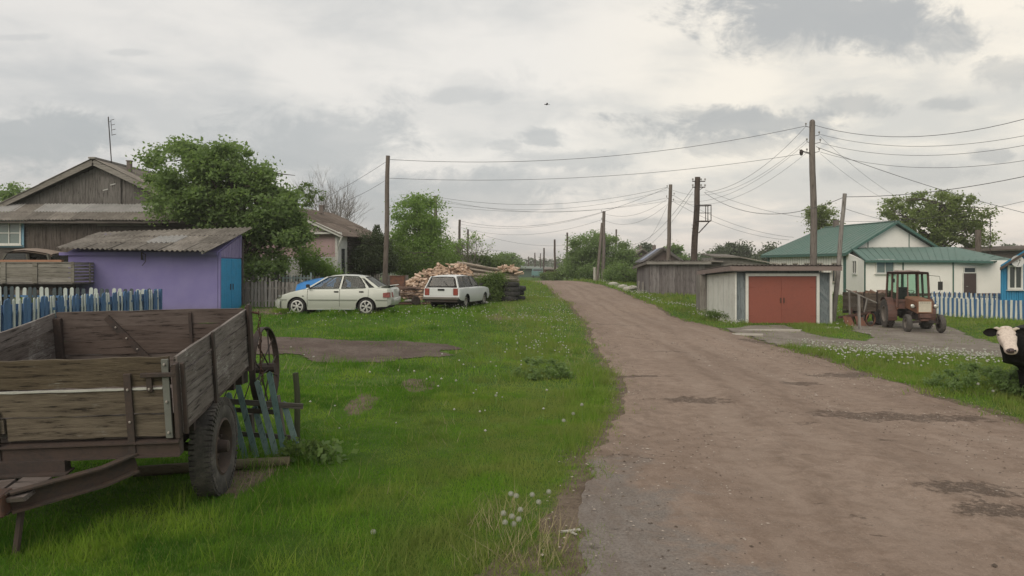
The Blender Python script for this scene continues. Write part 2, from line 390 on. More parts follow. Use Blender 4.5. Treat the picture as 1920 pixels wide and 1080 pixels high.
def npmesh(name, V, F, mat, smooth=False):
    """fast mesh from numpy arrays; F is (n,k)"""
    me = bpy.data.meshes.new(name); k = F.shape[1]
    me.vertices.add(len(V)); me.vertices.foreach_set('co', V.astype(np.float32).ravel())
    me.loops.add(F.size); me.loops.foreach_set('vertex_index', F.astype(np.int32).ravel())
    me.polygons.add(len(F)); me.polygons.foreach_set('loop_start', (np.arange(len(F)) * k).astype(np.int32))
    try: me.polygons.foreach_set('loop_total', np.full(len(F), k, np.int32))
    except Exception: pass
    if smooth: me.polygons.foreach_set('use_smooth', np.ones(len(F), bool))
    me.update(calc_edges=True); me.validate()
    if mat is not None: me.materials.append(mat)
    o = bpy.data.objects.new(name, me); COL.objects.link(o); return o
def copy_tree(o, parent=None):
    c = o.copy(); COL.objects.link(c); c.parent = parent
    for ch in list(o.children): copy_tree(ch, c)
    return c
# ------------------------------------------------------------------ ground
def mat_ground():
    m, nn = M_('ground'); v = nn.tc.outputs['Object']
    at = nn.add('ShaderNodeAttribute', attribute_name='bare').outputs['Fac']
    a = nn.noise(v, .35, 4, .6); b = nn.noise(v, 6, 6, .7); c = nn.noise(v, 40, 4, .7)
    g = nn.mix(nn.ss(a, .35, .65), (.055, .115, .014), (.10, .165, .028)); g = nn.mix(nn.ss(b, .35, .7), nn.mix(.5, g, (.03, .05, .012)), g)
    dirt = nn.mix(nn.ss(b, .35, .65), (.105, .078, .058), (.165, .130, .098)); dirt = nn.mix(nn.ss(c, .5, .7), dirt, (.07, .055, .042))
    f = nn.ss(nn.m('ADD', at, nn.m('MULTIPLY', nn.m('SUBTRACT', b, .5), 1.0)), .3, .6)
    setc(nn, nn.mix(f, g, dirt), .95, nn.m('ADD', b, nn.m('MULTIPLY', c, .4)), .5, .05, spec=.1); return m
rr = np.concatenate([[0.0], np.geomspace(1.2, 1150, 310)])
aa = np.concatenate([np.linspace(-46, 46, 420), np.linspace(49, 311, 60)]) * PI / 180
RR, AA = np.meshgrid(rr, aa, indexing='ij'); GX = RR * np.sin(AA); GY = RR * np.cos(AA)
GZ = tz(GX, GY)
def core_in(poly, s):
    m_ = np.ones(GX.shape, bool)
    for ox, oy in ((s, 0), (-s, 0), (0, s), (0, -s), (0, 0)): m_ &= inpoly(GX + ox + _vn(GX, GY, .7, 31) * .4, GY + oy + _vn(GX, GY, .7, 32) * .4, poly)
    return m_
inr = road_in(GX, GY, .12) | core_in(YARD, .45) | core_in(GRAVEL, .5)
GZ = GZ - np.where(inr, .045 + RR * .0006, 0) - np.where(RR < 1.5, .1, 0)
nr, na = RR.shape; idx = np.arange(nr * na).reshape(nr, na)
j2 = np.roll(idx, -1, 1)
F = np.stack([idx[:-1], idx[1:], j2[1:], j2[:-1]], -1).reshape(-1, 4)
ground = npmesh('ground', np.stack([GX, GY, GZ], -1).reshape(-1, 3), F, mat_ground(), True)
kind(ground, 'structure')
ed = edge_d(GX, GY); bl = np.maximum(bare_at(GX, GY), .75 * np.exp(-np.maximum(ed, 0) / .30) * (GY > 0)).ravel()
att = ground.data.attributes.new('bare', 'FLOAT', 'POINT'); att.data.foreach_set('value', bl.astype(np.float32))
# ------------------------------------------------------------------ road, yard, gravel patch
HOLES = [(*G0(px, py), ra, rb_) for px, py, ra, rb_ in ((1305, 752, .40, .25), (1640, 782, .75, .28), (1760, 786, .55, .22), (1595, 706, .7, .3), (1125, 609, 1.1, .12), (1185, 706, .5, .12), (1820, 920, .35, .2), (1870, 960, .3, .15), (1500, 720, .3, .2), (1420, 640, .4, .5), (1230, 560, 1.0, .6))]
def mat_road():
    m, nn = M_('packed_dirt_road'); v = nn.tc.outputs['Object']
    st = nn.vmul(v, (1, .35, 1))
    a = nn.noise(st, .55, 5, .6); b = nn.noise(v, 4.5, 7, .72, dist=.4); c = nn.noise(v, 38, 5, .75); d = nn.noise(v, 1.6, 6, .7, dist=.6)
    base = nn.mix(nn.ss(a, .32, .68), (.225, .168, .132), (.280, .214, .170))
    base = nn.mix(nn.m('MULTIPLY', nn.ss(b, .38, .66), .65), base, (.165, .118, .088)); lt = nn.noise(nn.vmul(v, (1.6, .5, 1)), 1.3, 6, .7, dist=.5); base = nn.mix(nn.m('MULTIPLY', nn.ss(lt, .52, .68), .5), base, (.30, .235, .19))
    base = nn.mix(nn.m('MULTIPLY', nn.ss(c, .50, .72), .55), base, (.13, .098, .077))
    base = nn.mix(nn.m('MULTIPLY', nn.ss(c, .44, .30), .4), base, (.40, .33, .27))
    # old grey asphalt showing on the near left edge
    sx = nn.add('ShaderNodeSeparateXYZ', inp={0: v})
    asp = nn.ss(nn.m('ADD', nn.m('ADD', nn.m('MULTIPLY', sx.outputs[0], -.55), nn.m('MULTIPLY', sx.outputs[1], -.10)), nn.m('MULTIPLY', nn.m('SUBTRACT', d, .5), 1.8)), -1.75, -1.25)
    base = nn.mix(nn.m('MULTIPLY', asp, .75), base, nn.mix(nn.ss(c, .4, .65), (.205, .19, .175), (.125, .117, .108)))
    vo = nn.add('ShaderNodeTexVoronoi', feature='F1', inp={'Scale': 26.0}); nn.l.new(v, vo.inputs['Vector'])
    peb = nn.m('MULTIPLY', nn.ss(vo.outputs['Distance'], .22, .12), nn.ss(d, .48, .6))
    base = nn.mix(nn.m('MULTIPLY', peb, .6), base, (.44, .39, .34))
    # wheel tracks packed smooth and pale, crumbly darker strips between them
    ac = nn.m('ADD', nn.add('ShaderNodeAttribute', attribute_name='across').outputs['Fac'], nn.m('MULTIPLY', nn.m('SUBTRACT', nn.noise(nn.vmul(v, (.3, .3, 1)), .6, 3, .5), .5), .22))
    for t0, wd in ((.27, .055), (.40, .05), (.60, .055), (.76, .05)):
        k_ = nn.ss(nn.m('ABSOLUTE', nn.m('SUBTRACT', ac, t0)), wd, wd * .25)
        base = nn.mix(nn.m('MULTIPLY', nn.m('MULTIPLY', k_, nn.ss(nn.noise(nn.vmul(v, (1, .25, 1)), 1.1, 4, .6), .35, .6)), .30), base, (.30, .24, .195))
    for t0, wd in ((.06, .08), (.335, .035), (.50, .045), (.94, .08)):
        k_ = nn.ss(nn.m('ABSOLUTE', nn.m('SUBTRACT', ac, t0)), wd, wd * .2)
        base = nn.mix(nn.m('MULTIPLY', nn.m('MULTIPLY', k_, nn.ss(nn.noise(nn.vmul(v, (2, .6, 1)), 2.3, 6, .75), .42, .6)), .36), base, (.125, .092, .070))
    # dark ragged potholes
    ph = nn.m('MULTIPLY', nn.ss(nn.noise(nn.vmul(v, (.75, 1.6, 1)), .8, 6, .75, dist=.8), .60, .66), nn.ss(nn.noise(v, 13, 6, .8), .48, .60))
    for (hx, hy, ra, rb_) in HOLES:
        q = nn.add('ShaderNodeVectorMath', operation='SUBTRACT', inp={0: v, 1: (hx, hy, 0)}).outputs[0]
        q = nn.add('ShaderNodeVectorMath', operation='LENGTH', inp={0: nn.vmul(q, (1/ra, 1/rb_, 0))}).outputs['Value']
        ph = nn.m('MAXIMUM', ph, nn.m('MULTIPLY', nn.ss(nn.m('SUBTRACT', q, nn.m('MULTIPLY', nn.m('SUBTRACT', b, .38), 4.2)), 1.0, .45), nn.ss(nn.noise(v, 15, 6, .8), .44, .56)))
    base = nn.mix(nn.m('MULTIPLY', ph, .50), base, (.070, .054, .044))
    hgt = nn.m('SUBTRACT', nn.m('ADD', nn.m('ADD', b, nn.m('MULTIPLY', c, .35)), peb), nn.m('MULTIPLY', ph, .8))
    setc(nn, base, .93, hgt, .75, .035, spec=.15); return m
ys = np.geomspace(1.2, 96, 620); nc = 44
tt = np.linspace(0, 1, nc)
L = road_l(ys) + _jl(ys); Rr = road_r(ys) + _jr(ys)
X = L[:, None] + (Rr - L)[:, None] * tt[None]; Y = np.repeat(ys[:, None], nc, 1)
rut = -.03 * np.exp(-((tt - .27) / .05) ** 2) - .03 * np.exp(-((tt - .62) / .05) ** 2) - .02 * np.exp(-((tt - .42) / .04) ** 2) - .02 * np.exp(-((tt - .77) / .04) ** 2)
Z = tz(X, Y) + .012 + rut[None] + .02 * np.sin(tt * PI)[None] + _vn(X, Y, .5, 21) * .012
Z[:, 0] -= .03; Z[:, -1] -= .03
idx = np.arange(X.size).reshape(X.shape)
F = np.stack([idx[:-1, :-1], idx[:-1, 1:], idx[1:, 1:], idx[1:, :-1]], -1).reshape(-1, 4)
road = kind(npmesh('road', np.stack([X, Y, Z], -1).reshape(-1, 3), F, mat_road(), True), 'structure')
att2 = road.data.attributes.new('across', 'FLOAT', 'POINT'); att2.data.foreach_set('value', np.repeat(tt[None], len(ys), 0).ravel().astype(np.float32))
def patch(name, poly, mat, step, lift, jit=.2):
    xs = [p[0] for p in poly]; yl = [p[1] for p in poly]
    gx = np.arange(min(xs) - .5, max(xs) + .5, step); gy = np.arange(min(yl) - .5, max(yl) + .5, step)
    XX, YY = np.meshgrid(gx, gy, indexing='ij')
    wx = XX + _vn(XX, YY, .7, 31) * jit * 2; wy = YY + _vn(XX, YY, .7, 32) * jit * 2
    ins = inpoly(wx, wy, poly) & ~road_in(XX, YY, .1)
    ZZ = tz(XX, YY) + lift + .012 + _vn(XX, YY, .3, 33) * .01
    id_ = np.arange(XX.size).reshape(XX.shape)
    ok = ins[:-1, :-1] & ins[1:, :-1] & ins[1:, 1:] & ins[:-1, 1:]
    F = np.stack([id_[:-1, :-1][ok], id_[1:, :-1][ok], id_[1:, 1:][ok], id_[:-1, 1:][ok]], -1)
    return kind(npmesh(name, np.stack([XX, YY, ZZ], -1).reshape(-1, 3), F, mat, True), 'structure')
def mat_gravel(name, c1, c2, c3):
    m, nn = M_(name); v = nn.tc.outputs['Object']
    a = nn.noise(v, 1.2, 5, .65); b = nn.noise(v, 14, 6, .8)
    vo = nn.add('ShaderNodeTexVoronoi', feature='F1', inp={'Scale': 22.0}); nn.l.new(v, vo.inputs['Vector'])
    base = nn.mix(nn.ss(a, .35, .65), c1, c2); base = nn.mix(nn.m('MULTIPLY', nn.ss(b, .45, .7), .7), base, c3)
    setc(nn, base, .95, nn.m('ADD', b, vo.outputs['Distance']), .8, .03, spec=.1); return m
patch('yard', YARD, mat_gravel('pale_gravel', (.185, .16, .135), (.255, .228, .196), (.11, .093, .077)), .12, .006)
patch('gravel_patch', GRAVEL, mat_gravel('dark_gravel', (.105, .08, .068), (.155, .125, .108), (.05, .04, .034)), .1, .006, .45)
# ------------------------------------------------------------------ grass blades
def clearing(x, y):
    return road_in(x, y, .0) | inpoly(x, y, YARD) | inpoly(x + _vn(x, y, .7, 31) * .6, y + _vn(x, y, .7, 32) * .6, GRAVEL)
def blades(n_, rmin, rmax, amin, amax, pw, hs, ws, seed):
    rng = np.random.default_rng(seed)
    u = rng.random(n_); e = 2 - pw
    r = (rmin ** e + u * (rmax ** e - rmin ** e)) ** (1 / e)
    a = R(1) * (amin + rng.random(n_) * (amax - amin))
    x = r * np.sin(a); y = r * np.cos(a)
    cl = clearing(x + rng.normal(0, .06, n_), y + rng.normal(0, .09, n_)); e_ = edge_d(x, y)
    spill = (e_ < 0) & (e_ > -.55) & (rng.random(n_) < .5 * np.exp(e_ / .16) * (_vn(x, y, .5, 44) > -.05)); spill |= cl & (e_ > 0) & (rng.random(n_) < .16 * (_vn(x, y, .5, 45) > .0))
    keep = (~cl | spill) & (rng.random(n_) > bare_at(x, y) * .93) & (rng.random(n_) > .72 * np.exp(-np.maximum(e_, 0) / .28) * (_vn(x, y, .6, 46) > -.2) * ~spill)
    dens = _vn(x, y, .35, 41) + .6 * _vn(x, y, 1.7, 42)
    keep &= rng.random(n_) < .72 + dens * .6
    # keep the floors of buildings clear of nothing; walls cover them
    x = x[keep]; y = y[keep]; r = r[keep]; k = len(x)
    z = tz(x, y) - .01
    tall = (_vn(x, y, 1.1, 43) + .5).clip(0, 1) ** 1.6
    h = hs * (.45 + .5 * rng.random(k) + .75 * tall) * (1 + r * .006)
    w = ws * (.6 + .8 * rng.random(k)) * (.55 + r * .085)
    ph = rng.random(k) * 2 * PI; ln = h * (.15 + .75 * rng.random(k)); lp = rng.random(k) * 2 * PI
    bx = np.cos(ph) * w / 2; by = np.sin(ph) * w / 2
    V = np.empty((k, 3, 3)); V[:, 0] = np.stack([x - bx, y - by, z], -1); V[:, 1] = np.stack([x + bx, y + by, z], -1)
    V[:, 2] = np.stack([x + np.cos(lp) * ln, y + np.sin(lp) * ln, z + h], -1)
    return V.reshape(-1, 3)
def mat_grass():
    m, nn = M_('grass_blade'); v = nn.tc.outputs['Object']
    g = nn.add('ShaderNodeNewGeometry').outputs['Random Per Island']
    a = nn.noise(v, .22, 4, .6); b = nn.noise(v, 1.1, 4, .6)
    col = nn.mix(nn.ss(a, .36, .62), (.070, .185, .012), (.155, .290, .030)); col = nn.mix(nn.ss(b, .42, .60), col, (.045, .125, .014)); pb = nn.noise(v, .55, 4, .65, dist=.4); col = nn.mix(nn.m('MULTIPLY', nn.ss(pb, .51, .64), .8), col, (.25, .36, .045))
    col = nn.mix(nn.ss(g, .80, 1.0), col, (.25, .27, .08)); col = nn.mix(nn.m('MULTIPLY', nn.ss(g, .2, .0), .4), col, (.03, .08, .012))
    sx = nn.add('ShaderNodeSeparateXYZ', inp={0: v})
    # drier, yellower turf along the road verge
    dry = nn.m('MULTIPLY', nn.ss(nn.m('ADD', sx.outputs[0], nn.m('MULTIPLY', b, 1.6)), -1.6, 1.0), .75)
    col = nn.mix(nn.m('MULTIPLY', dry, nn.ss(b, .3, .6)), col, (.25, .27, .08))
    setc(nn, col, .7, spec=.08)
    tr = nn.add('ShaderNodeBsdfTranslucent'); nn.l.new(nn.mix(.4, col, (.18, .36, .02)), tr.inputs[0])
    mx = nn.add('ShaderNodeMixShader', inp={0: .45}); nn.l.new(nn.b.outputs[0], mx.inputs[1]); nn.l.new(tr.outputs[0], mx.inputs[2]); nn.l.new(mx.outputs[0], nn.o.inputs[0])
    return m
MG = mat_grass()
Vg = np.concatenate([blades(520000, 3.0, 14, -42, 8, 1.1, .042, .0068, 1), blades(330000, 12, 46, -42, 40, 1.6, .062, .009, 2), blades(120000, 40, 110, -42, 40, 1.6, .17, .010, 3), blades(60000, 9, 24, 15, 42, 1.2, .11, .009, 4)])
grass = npmesh('grass', Vg, np.arange(len(Vg)).reshape(-1, 3), MG); kind(grass, 'stuff')
# ------------------------------------------------------------------ shared materials
GREY_Z = wood('grey_boards_upright', (.145, .13, .118), (.25, .235, .215), 'z', 1, .5)
GREY_X = wood('grey_boards_level', (.145, .13, .115), (.25, .235, .21), 'x', 1, .5)
DARK_Z = wood('dark_boards_upright', (.065, .053, .046), (.145, .125, .112), 'z', 1, .5)
DARK_X = wood('dark_boards_level', (.06, .052, .046), (.145, .128, .115), 'x', 1, .5)
GABLE_Z = wood('gable_boards', (.09, .083, .077), (.175, .165, .155), 'z', 1, .5)
LOGX = wood('dark_logs', (.05, .045, .04), (.13, .12, .11), 'x', .6, .4)
RUST = rusty('rusty_iron'); RUSTD = rusty('dark_iron', (.045, .03, .024), (.028, .024, .023)); RUSTL = rusty('light_rust', (.17, .07, .04), (.08, .045, .035))
WHITE = paint('white_trim', (.62, .62, .58), .55, .35, scale=3); CREAM = paint('cream_panel', (.50, .46, .37), .5, .4)
TEAL = paint('teal_blue_paint', (.022, .28, .52), .55, .4, scale=3); BLUEP = paint('blue_picket', (.055, .14, .29), .6, .45, scale=3, objrand=.4)
WHITEP = paint('white_picket', (.62, .63, .58), .6, .4, scale=4, objrand=.25)
BLACK = paint('black_rubber', (.022, .022, .022), .8, .4, dc=(.07, .065, .058), scale=6); GLASS = glass('window_glass', (.45, .5, .5), .25); PANE = paint('dark_pane', (.05, .058, .06), .08, .2, spec=.8)
PANEG = paint('curtained_pane', (.16, .20, .19), .12, .3, spec=.8)
POLEW = wood('pole_wood', (.105, .085, .072), (.17, .145, .125), 'z', .7, .3)
POLED = wood('dark_pole_wood', (.055, .04, .033), (.10, .078, .065), 'z', .7, .2)
BARK = wood('bark', (.045, .036, .028), (.10, .085, .07), 'z', .5, .3)
def slate_mat(name, c1, c2, c3):
    m, nn = M_(name); v = nn.tc.outputs['Object']; oi = nn.add('ShaderNodeObjectInfo').outputs['Random']
    a = nn.noise(v, 1.6, 6, .7); b = nn.noise(v, 16, 5, .7)
    col = nn.mix(nn.ss(a, .35, .65), c1, c2); col = nn.mix(nn.m('MULTIPLY', nn.ss(b, .52, .7), .7), col, c3)
    hv = nn.add('ShaderNodeHueSaturation', inp={'Color': col}); nn.l.new(nn.m('MULTIPLY_ADD', oi, .5, .78), hv.inputs['Value'])
    setc(nn, hv.outputs[0], .9, b, .4, .01, spec=.15); return m
SLATE = slate_mat('weathered_slate', (.15, .135, .118), (.23, .21, .185), (.09, .08, .06))
SLATEP = slate_mat('pale_slate', (.27, .27, .26), (.33, .32, .31), (.18, .17, .15))
BROWNR = slate_mat('brown_slate', (.105, .085, .072), (.15, .125, .105), (.07, .06, .05))
GREENR = paint('green_metal_roof', (.105, .175, .15), .65, .5, dc=(.16, .20, .18), scale=.8, spec=.22)
GREENT = paint('green_trim', (.05, .12, .10), .6, .35)
SIDING = paint('white_siding', (.80, .78, .73), .75, .28, dc=(.60, .585, .54), scale=1.1)

def fr(o, ux, n_out):
    """frame for wall work: origin, unit vector along the wall, outward normal"""
    return Vector(o), Vector(ux).normalized(), Vector(n_out).normalized()
def boards(mb, o, u, nrm, width, h, bw, t=.025, gap=.008, topf=None, jit=.012, skip=None):
    """upright boards along u from o; topf(s) gives the height at s"""
    o, u, nrm = fr(o, u, nrm); s = 0
    while s < width - .02:
        w = min(bw * random.uniform(.8, 1.2), width - s); zt = topf(s + w/2) if topf else h
        if zt > .05 and not (skip and skip[0] < s + w/2 < skip[1]):
            z0 = skip[2] if False else 0
            c = o + u * (s + w/2) + Vector((0, 0, zt/2)) + nrm * random.uniform(0, jit)
            M3 = Matrix((u, nrm, Vector((0, 0, 1)))).transposed()
            mb.box(c, (w - gap, t, zt), M3)
        s += w
    return mb
def corr(mb, a, b, c, d, per=.15, amp=.026, n_down=3, seed=0, thick=.012):
    """corrugated sheet: eave a-b, ridge d-c; waves run across a-b"""
    a, b, c, d = map(Vector, (a, b, c, d)); nx = max(6, int((b - a).length / per * 6)); nrm = (b - a).cross(d - a).normalized()
    if nrm.z < 0: nrm = -nrm
    rows = []; L_ = (b - a).length
    for j in range(n_down + 1):
        t = j / n_down; p0 = a.lerp(d, t); p1 = b.lerp(c, t)
        rows.append([p0.lerp(p1, i/nx) + nrm * (amp * math.sin(2*PI*(i/nx)*L_/per)) for i in range(nx + 1)])
    mb.quadgrid(rows)
    # broken edge lip gives the sheet its thickness at the eave
    lo = [p - Vector((0, 0, thick)) for p in rows[0]]
    mb.quadgrid([rows[0], lo]); return mb
def sheet_roof(root, name, a, b, c, d, cols, rows, mat, per=.15, matp=None, pale=(), lift=.0, amp=.026):
    a, b, c, d = map(Vector, (a, b, c, d)); nrm = (b - a).cross(d - a).normalized()
    if nrm.z < 0: nrm = -nrm
    for j in range(rows):
        for i in range(cols):
            s0, s1 = i/cols, (i + 1)/cols; t0 = max(0, j/rows - (.03 if j else 0)); t1 = (j + 1)/rows
            q = lambda s, t: (a.lerp(b, s)).lerp(d.lerp(c, s), t)
            k = nrm * (.012 * (i % 2) + .025 * j + random.uniform(0, .012)); dr = (d - a).normalized() * random.uniform(-.05, .03)
            mb = MB(); corr(mb, q(s0, t0) + k + dr, q(s1 + .02, t0) + k + dr, q(s1 + .02, t1) + k, q(s0, t1) + k, per, amp)
            mb.build(name, matp if (i, j) in pale else mat, root, smooth='all')
def window(root, c, u, nrm, w, h, fm=None, fw=.07, cols=2, rows=1, pane=None, sill=True, depth=.06, surround=None, curtain=False):
    c = Vector(c); u = Vector(u).normalized(); nrm = Vector(nrm).normalized(); up = Vector((0, 0, 1)); fm = fm or WHITE
    mb = MB(); o = nrm * depth/2
    for s in (-1, 1):
        mb.bar(c + o + u*s*(w/2 - fw/2) - up*h/2, c + o + u*s*(w/2 - fw/2) + up*h/2, fw, depth, nrm)
        mb.bar(c + o + up*s*(h/2 - fw/2) - u*(w/2 - fw), c + o + up*s*(h/2 - fw/2) + u*(w/2 - fw), fw, depth, nrm)
    for i in range(1, cols):
        x = -w/2 + w*i/cols; mb.bar(c + o + u*x - up*(h/2 - fw), c + o + u*x + up*(h/2 - fw), fw*.6, depth*.8, nrm)
    for j in range(1, rows):
        z = -h/2 + h*j/rows
        mb.bar(c + o*.9 + up*z - u*(w/2 - fw), c + o*.9 + up*z + u*(w/2 - fw), fw*.6, depth*.7, nrm)
    f = mb.build('window', fm, root)
    pn = MB().poly([c + nrm*.012 - u*(w/2-fw*.9) - up*(h/2-fw*.9), c + nrm*.012 + u*(w/2-fw*.9) - up*(h/2-fw*.9), c + nrm*.012 + u*(w/2-fw*.9) + up*(h/2-fw*.9), c + nrm*.012 - u*(w/2-fw*.9) + up*(h/2-fw*.9)])
    pn.build('pane', pane or PANE, f)
    if sill: MB().box(c - up*(h/2 + .03) + nrm*(depth*.8), (w*1.12, .14, .04), Matrix((u, nrm, up)).transposed()).build('sill', fm, f)
    if surround:
        sb = MB(); g = .12
        for s in (-1, 1):
            sb.bar(c + u*s*(w/2 + g/2) - up*(h/2 + g), c + u*s*(w/2 + g/2) + up*(h/2 + g), g, .04, nrm)
            sb.bar(c + up*s*(h/2 + g/2) - u*w/2, c + up*s*(h/2 + g/2) + u*w/2, g, .04, nrm)
        sb.build('surround', surround, root)
    return f
def wallbox(mb, o, ux, uy, w, d, z0, z1):
    o = Vector(o); ux = Vector(ux).normalized(); uy = Vector(uy).normalized()
    pts = [o, o + ux*w, o + ux*w + uy*d, o + uy*d]; mb.slab([Vector((p.x, p.y, z0)) for p in pts], (0, 0, z1 - z0)); return mb

# ------------------------------------------------------------------ dark wooden house, left
def house_left():
    Y = 38.0; k = Y / FPX; X = lambda px: (px - 960) * k; Zf = lambda py: CZ - (py - HOR) * k
    ax, az = X(182), Zf(306); lx, rx = X(8), X(356); ez = Zf(386); zb = gz(ax, Y) - .2
    r = thing('wooden_house', 'dark weathered wooden house with steep board gable and long corrugated pent roof', 'house', (ax, Y + 4, zb))
    # body
    w = MB(); w.slab([(lx + .5, Y + .12, zb), (rx - .5, Y + .12, zb), (rx - .5, Y + .12, ez), (ax, Y + .12, az - .25), (lx + .5, Y + .12, ez)], (0, 9, 0)); w.build('wall', DARK_X, r)
    g = MB(); n0 = X(26); wid = X(338) - n0
    boards(g, (n0, Y + .06, ez), (1, 0, 0), (0, -1, 0), wid, 0, .15, topf=lambda s: max(0, min((n0 + s - lx) / (ax - lx), (rx - n0 - s) / (rx - ax)) * (az - ez) - .18), jit=.02)
    kind(g.build('gable_board', GABLE_Z, r, label='weathered upright boards of the gable'), 'stuff')
    h = MB(); h.box((X(207), Y - .02, Zf(357)), (1.05, .05, 1.35)).build('hatch', GABLE_Z, r)
    for dx_, dz_ in ((-8, -9), (6, 1)): h2 = MB().box((X(207 + dx_), Y - .06, Zf(347 - dz_)), (.26, .03, .05), Matrix.Rotation(-.25, 3, 'Y')).build('hinge', paint('pale_metal', (.4, .4, .38)) if 'pale_metal' not in MATS else MATS['pale_metal'], r)
    # barge boards
    for (x0, x1) in ((lx - .15, ax), (rx + .15, ax)):
        MB().bar((x0, Y - .38, ez - .10), (x1, Y - .38, az + .0), .04, .26, (0, 0, 1)).build('barge_board', GREY_X, r)
    # roof planes of corrugated sheets
    for s, x0 in ((1, lx - .2), (-1, rx + .2)):
        a = (x0, Y - .45, ez - .05); b = (x0, Y + 9.4, ez - .05); c = (ax, Y + 9.4, az + .16); d = (ax, Y - .45, az + .16)
        sheet_roof(r, 'roof_sheet', a, b, c, d, 8, 2, SLATE)
    rb = MB(); rb.bar((ax, Y - .5, az + .2), (ax, Y + 9.4, az + .2), .34, .08); rb.build('ridge_cap', GREY_X, r)
    ch = MB(); cx = ax + 1.0; ch.box((cx, Y + 1.2, az - .1), (.2, .2, .72)); ch.box((cx, Y + 1.2, az + .27), (.26, .26, .05)); ch.build('chimney', paint('brick_chimney', (.15, .125, .11), .9, .5, scale=8), r)
    # pent roof
    zt = Zf(386); Y2 = 36.2; k2 = Y2 / FPX; zl = CZ + (497 - 412) * k2; xl = (-90 - 960) * k2; xr = (350 - 960) * k2
    sheet_roof(r, 'pent_roof_sheet', (xl, Y2, zl), (xr, Y2, zl), (xr + .2, Y - .1, zt + .05), (xl, Y - .1, zt + .05), 10, 2, SLATE, matp=SLATEP, pale=((3, 1), (4, 1), (5, 1), (6, 1), (1, 1), (7, 1)))
    MB().bar((xl, Y2 + .08, zl - .1), (xr, Y2 + .08, zl - .1), .05, .12).build('fascia', DARK_X, r)
    # front wall under the pent roof
    Yw = 36.8; kw = Yw / FPX
    MB().slab([(xl, Yw + .1, zb), (xr, Yw + .1, zb), (xr, Yw + .1, zl - .02), (xl, Yw + .1, zl - .02)], (0, 1.3, 0)).build('front_wall', DARK_X, r)
    fb = MB(); x0 = (52 - 960) * kw
    boards(fb, (x0, Yw + .05, zb), (1, 0, 0), (0, -1, 0), (205 - 52) * kw, zl - zb - .1, .17, jit=.03)
    kind(fb.build('front_board', DARK_Z, r, label='dark brown upright boards right of the window'), 'stuff')
    for i in range(9):
        z = zb + .2 + i * .26
        MB().tube([((205 - 960) * kw + .1, Yw + .05, z), ((345 - 960) * kw, Yw + .05, z)], .125, 7).build('log', LOGX, r)
    MB().bar(((185-960)*kw, Yw - .1, CZ + 75*kw), ((305-960)*kw, Yw - .1, CZ + 75*kw), .05, .10).build('wall_plate', GREY_X, r)
    window(r, ((18 - 960) * kw, Yw - .01, CZ - (437 - 497) * kw), (1, 0, 0), (0, -1, 0), 1.15, 1.12, cols=2, rows=2, surround=paint('pale_blue_surround', (.17, .32, .42), .6, .4), pane=PANEG)
    # tv antenna
    t = thing('tv_antenna', 'thin leaning tv antenna mast above the dark house ridge', 'antenna', (ax + .6, Y + 1.0, az - .1))
    m = MB(); k3 = (Y + 1) / FPX; xa = (203 - 960) * k3; xb = (210 - 960) * k3; zt = CZ + (497 - 219) * k3
    m.tube([(xb, Y + 1, az - .2), (xa, Y + 1, zt)], .028, 6).build('mast', RUSTD, t)
    e = MB(); e.tube([(xa + .13, Y + 1, zt - .15), (xa + .19, Y + 1, zt - .95)], .013, 5)
    for i in range(4):
        z = zt - .17 - i * .25; e.tube([(xa + .12 + i*.02, Y + 1, z), (xa + .40 + i*.03, Y + .8, z + .01)], .014, 5)
    e.tube([(xa, Y + 1, zt - .25), (xa + .14, Y + 1, zt - .25)], .012, 5); e.build('element', RUSTD, t)
house_left()
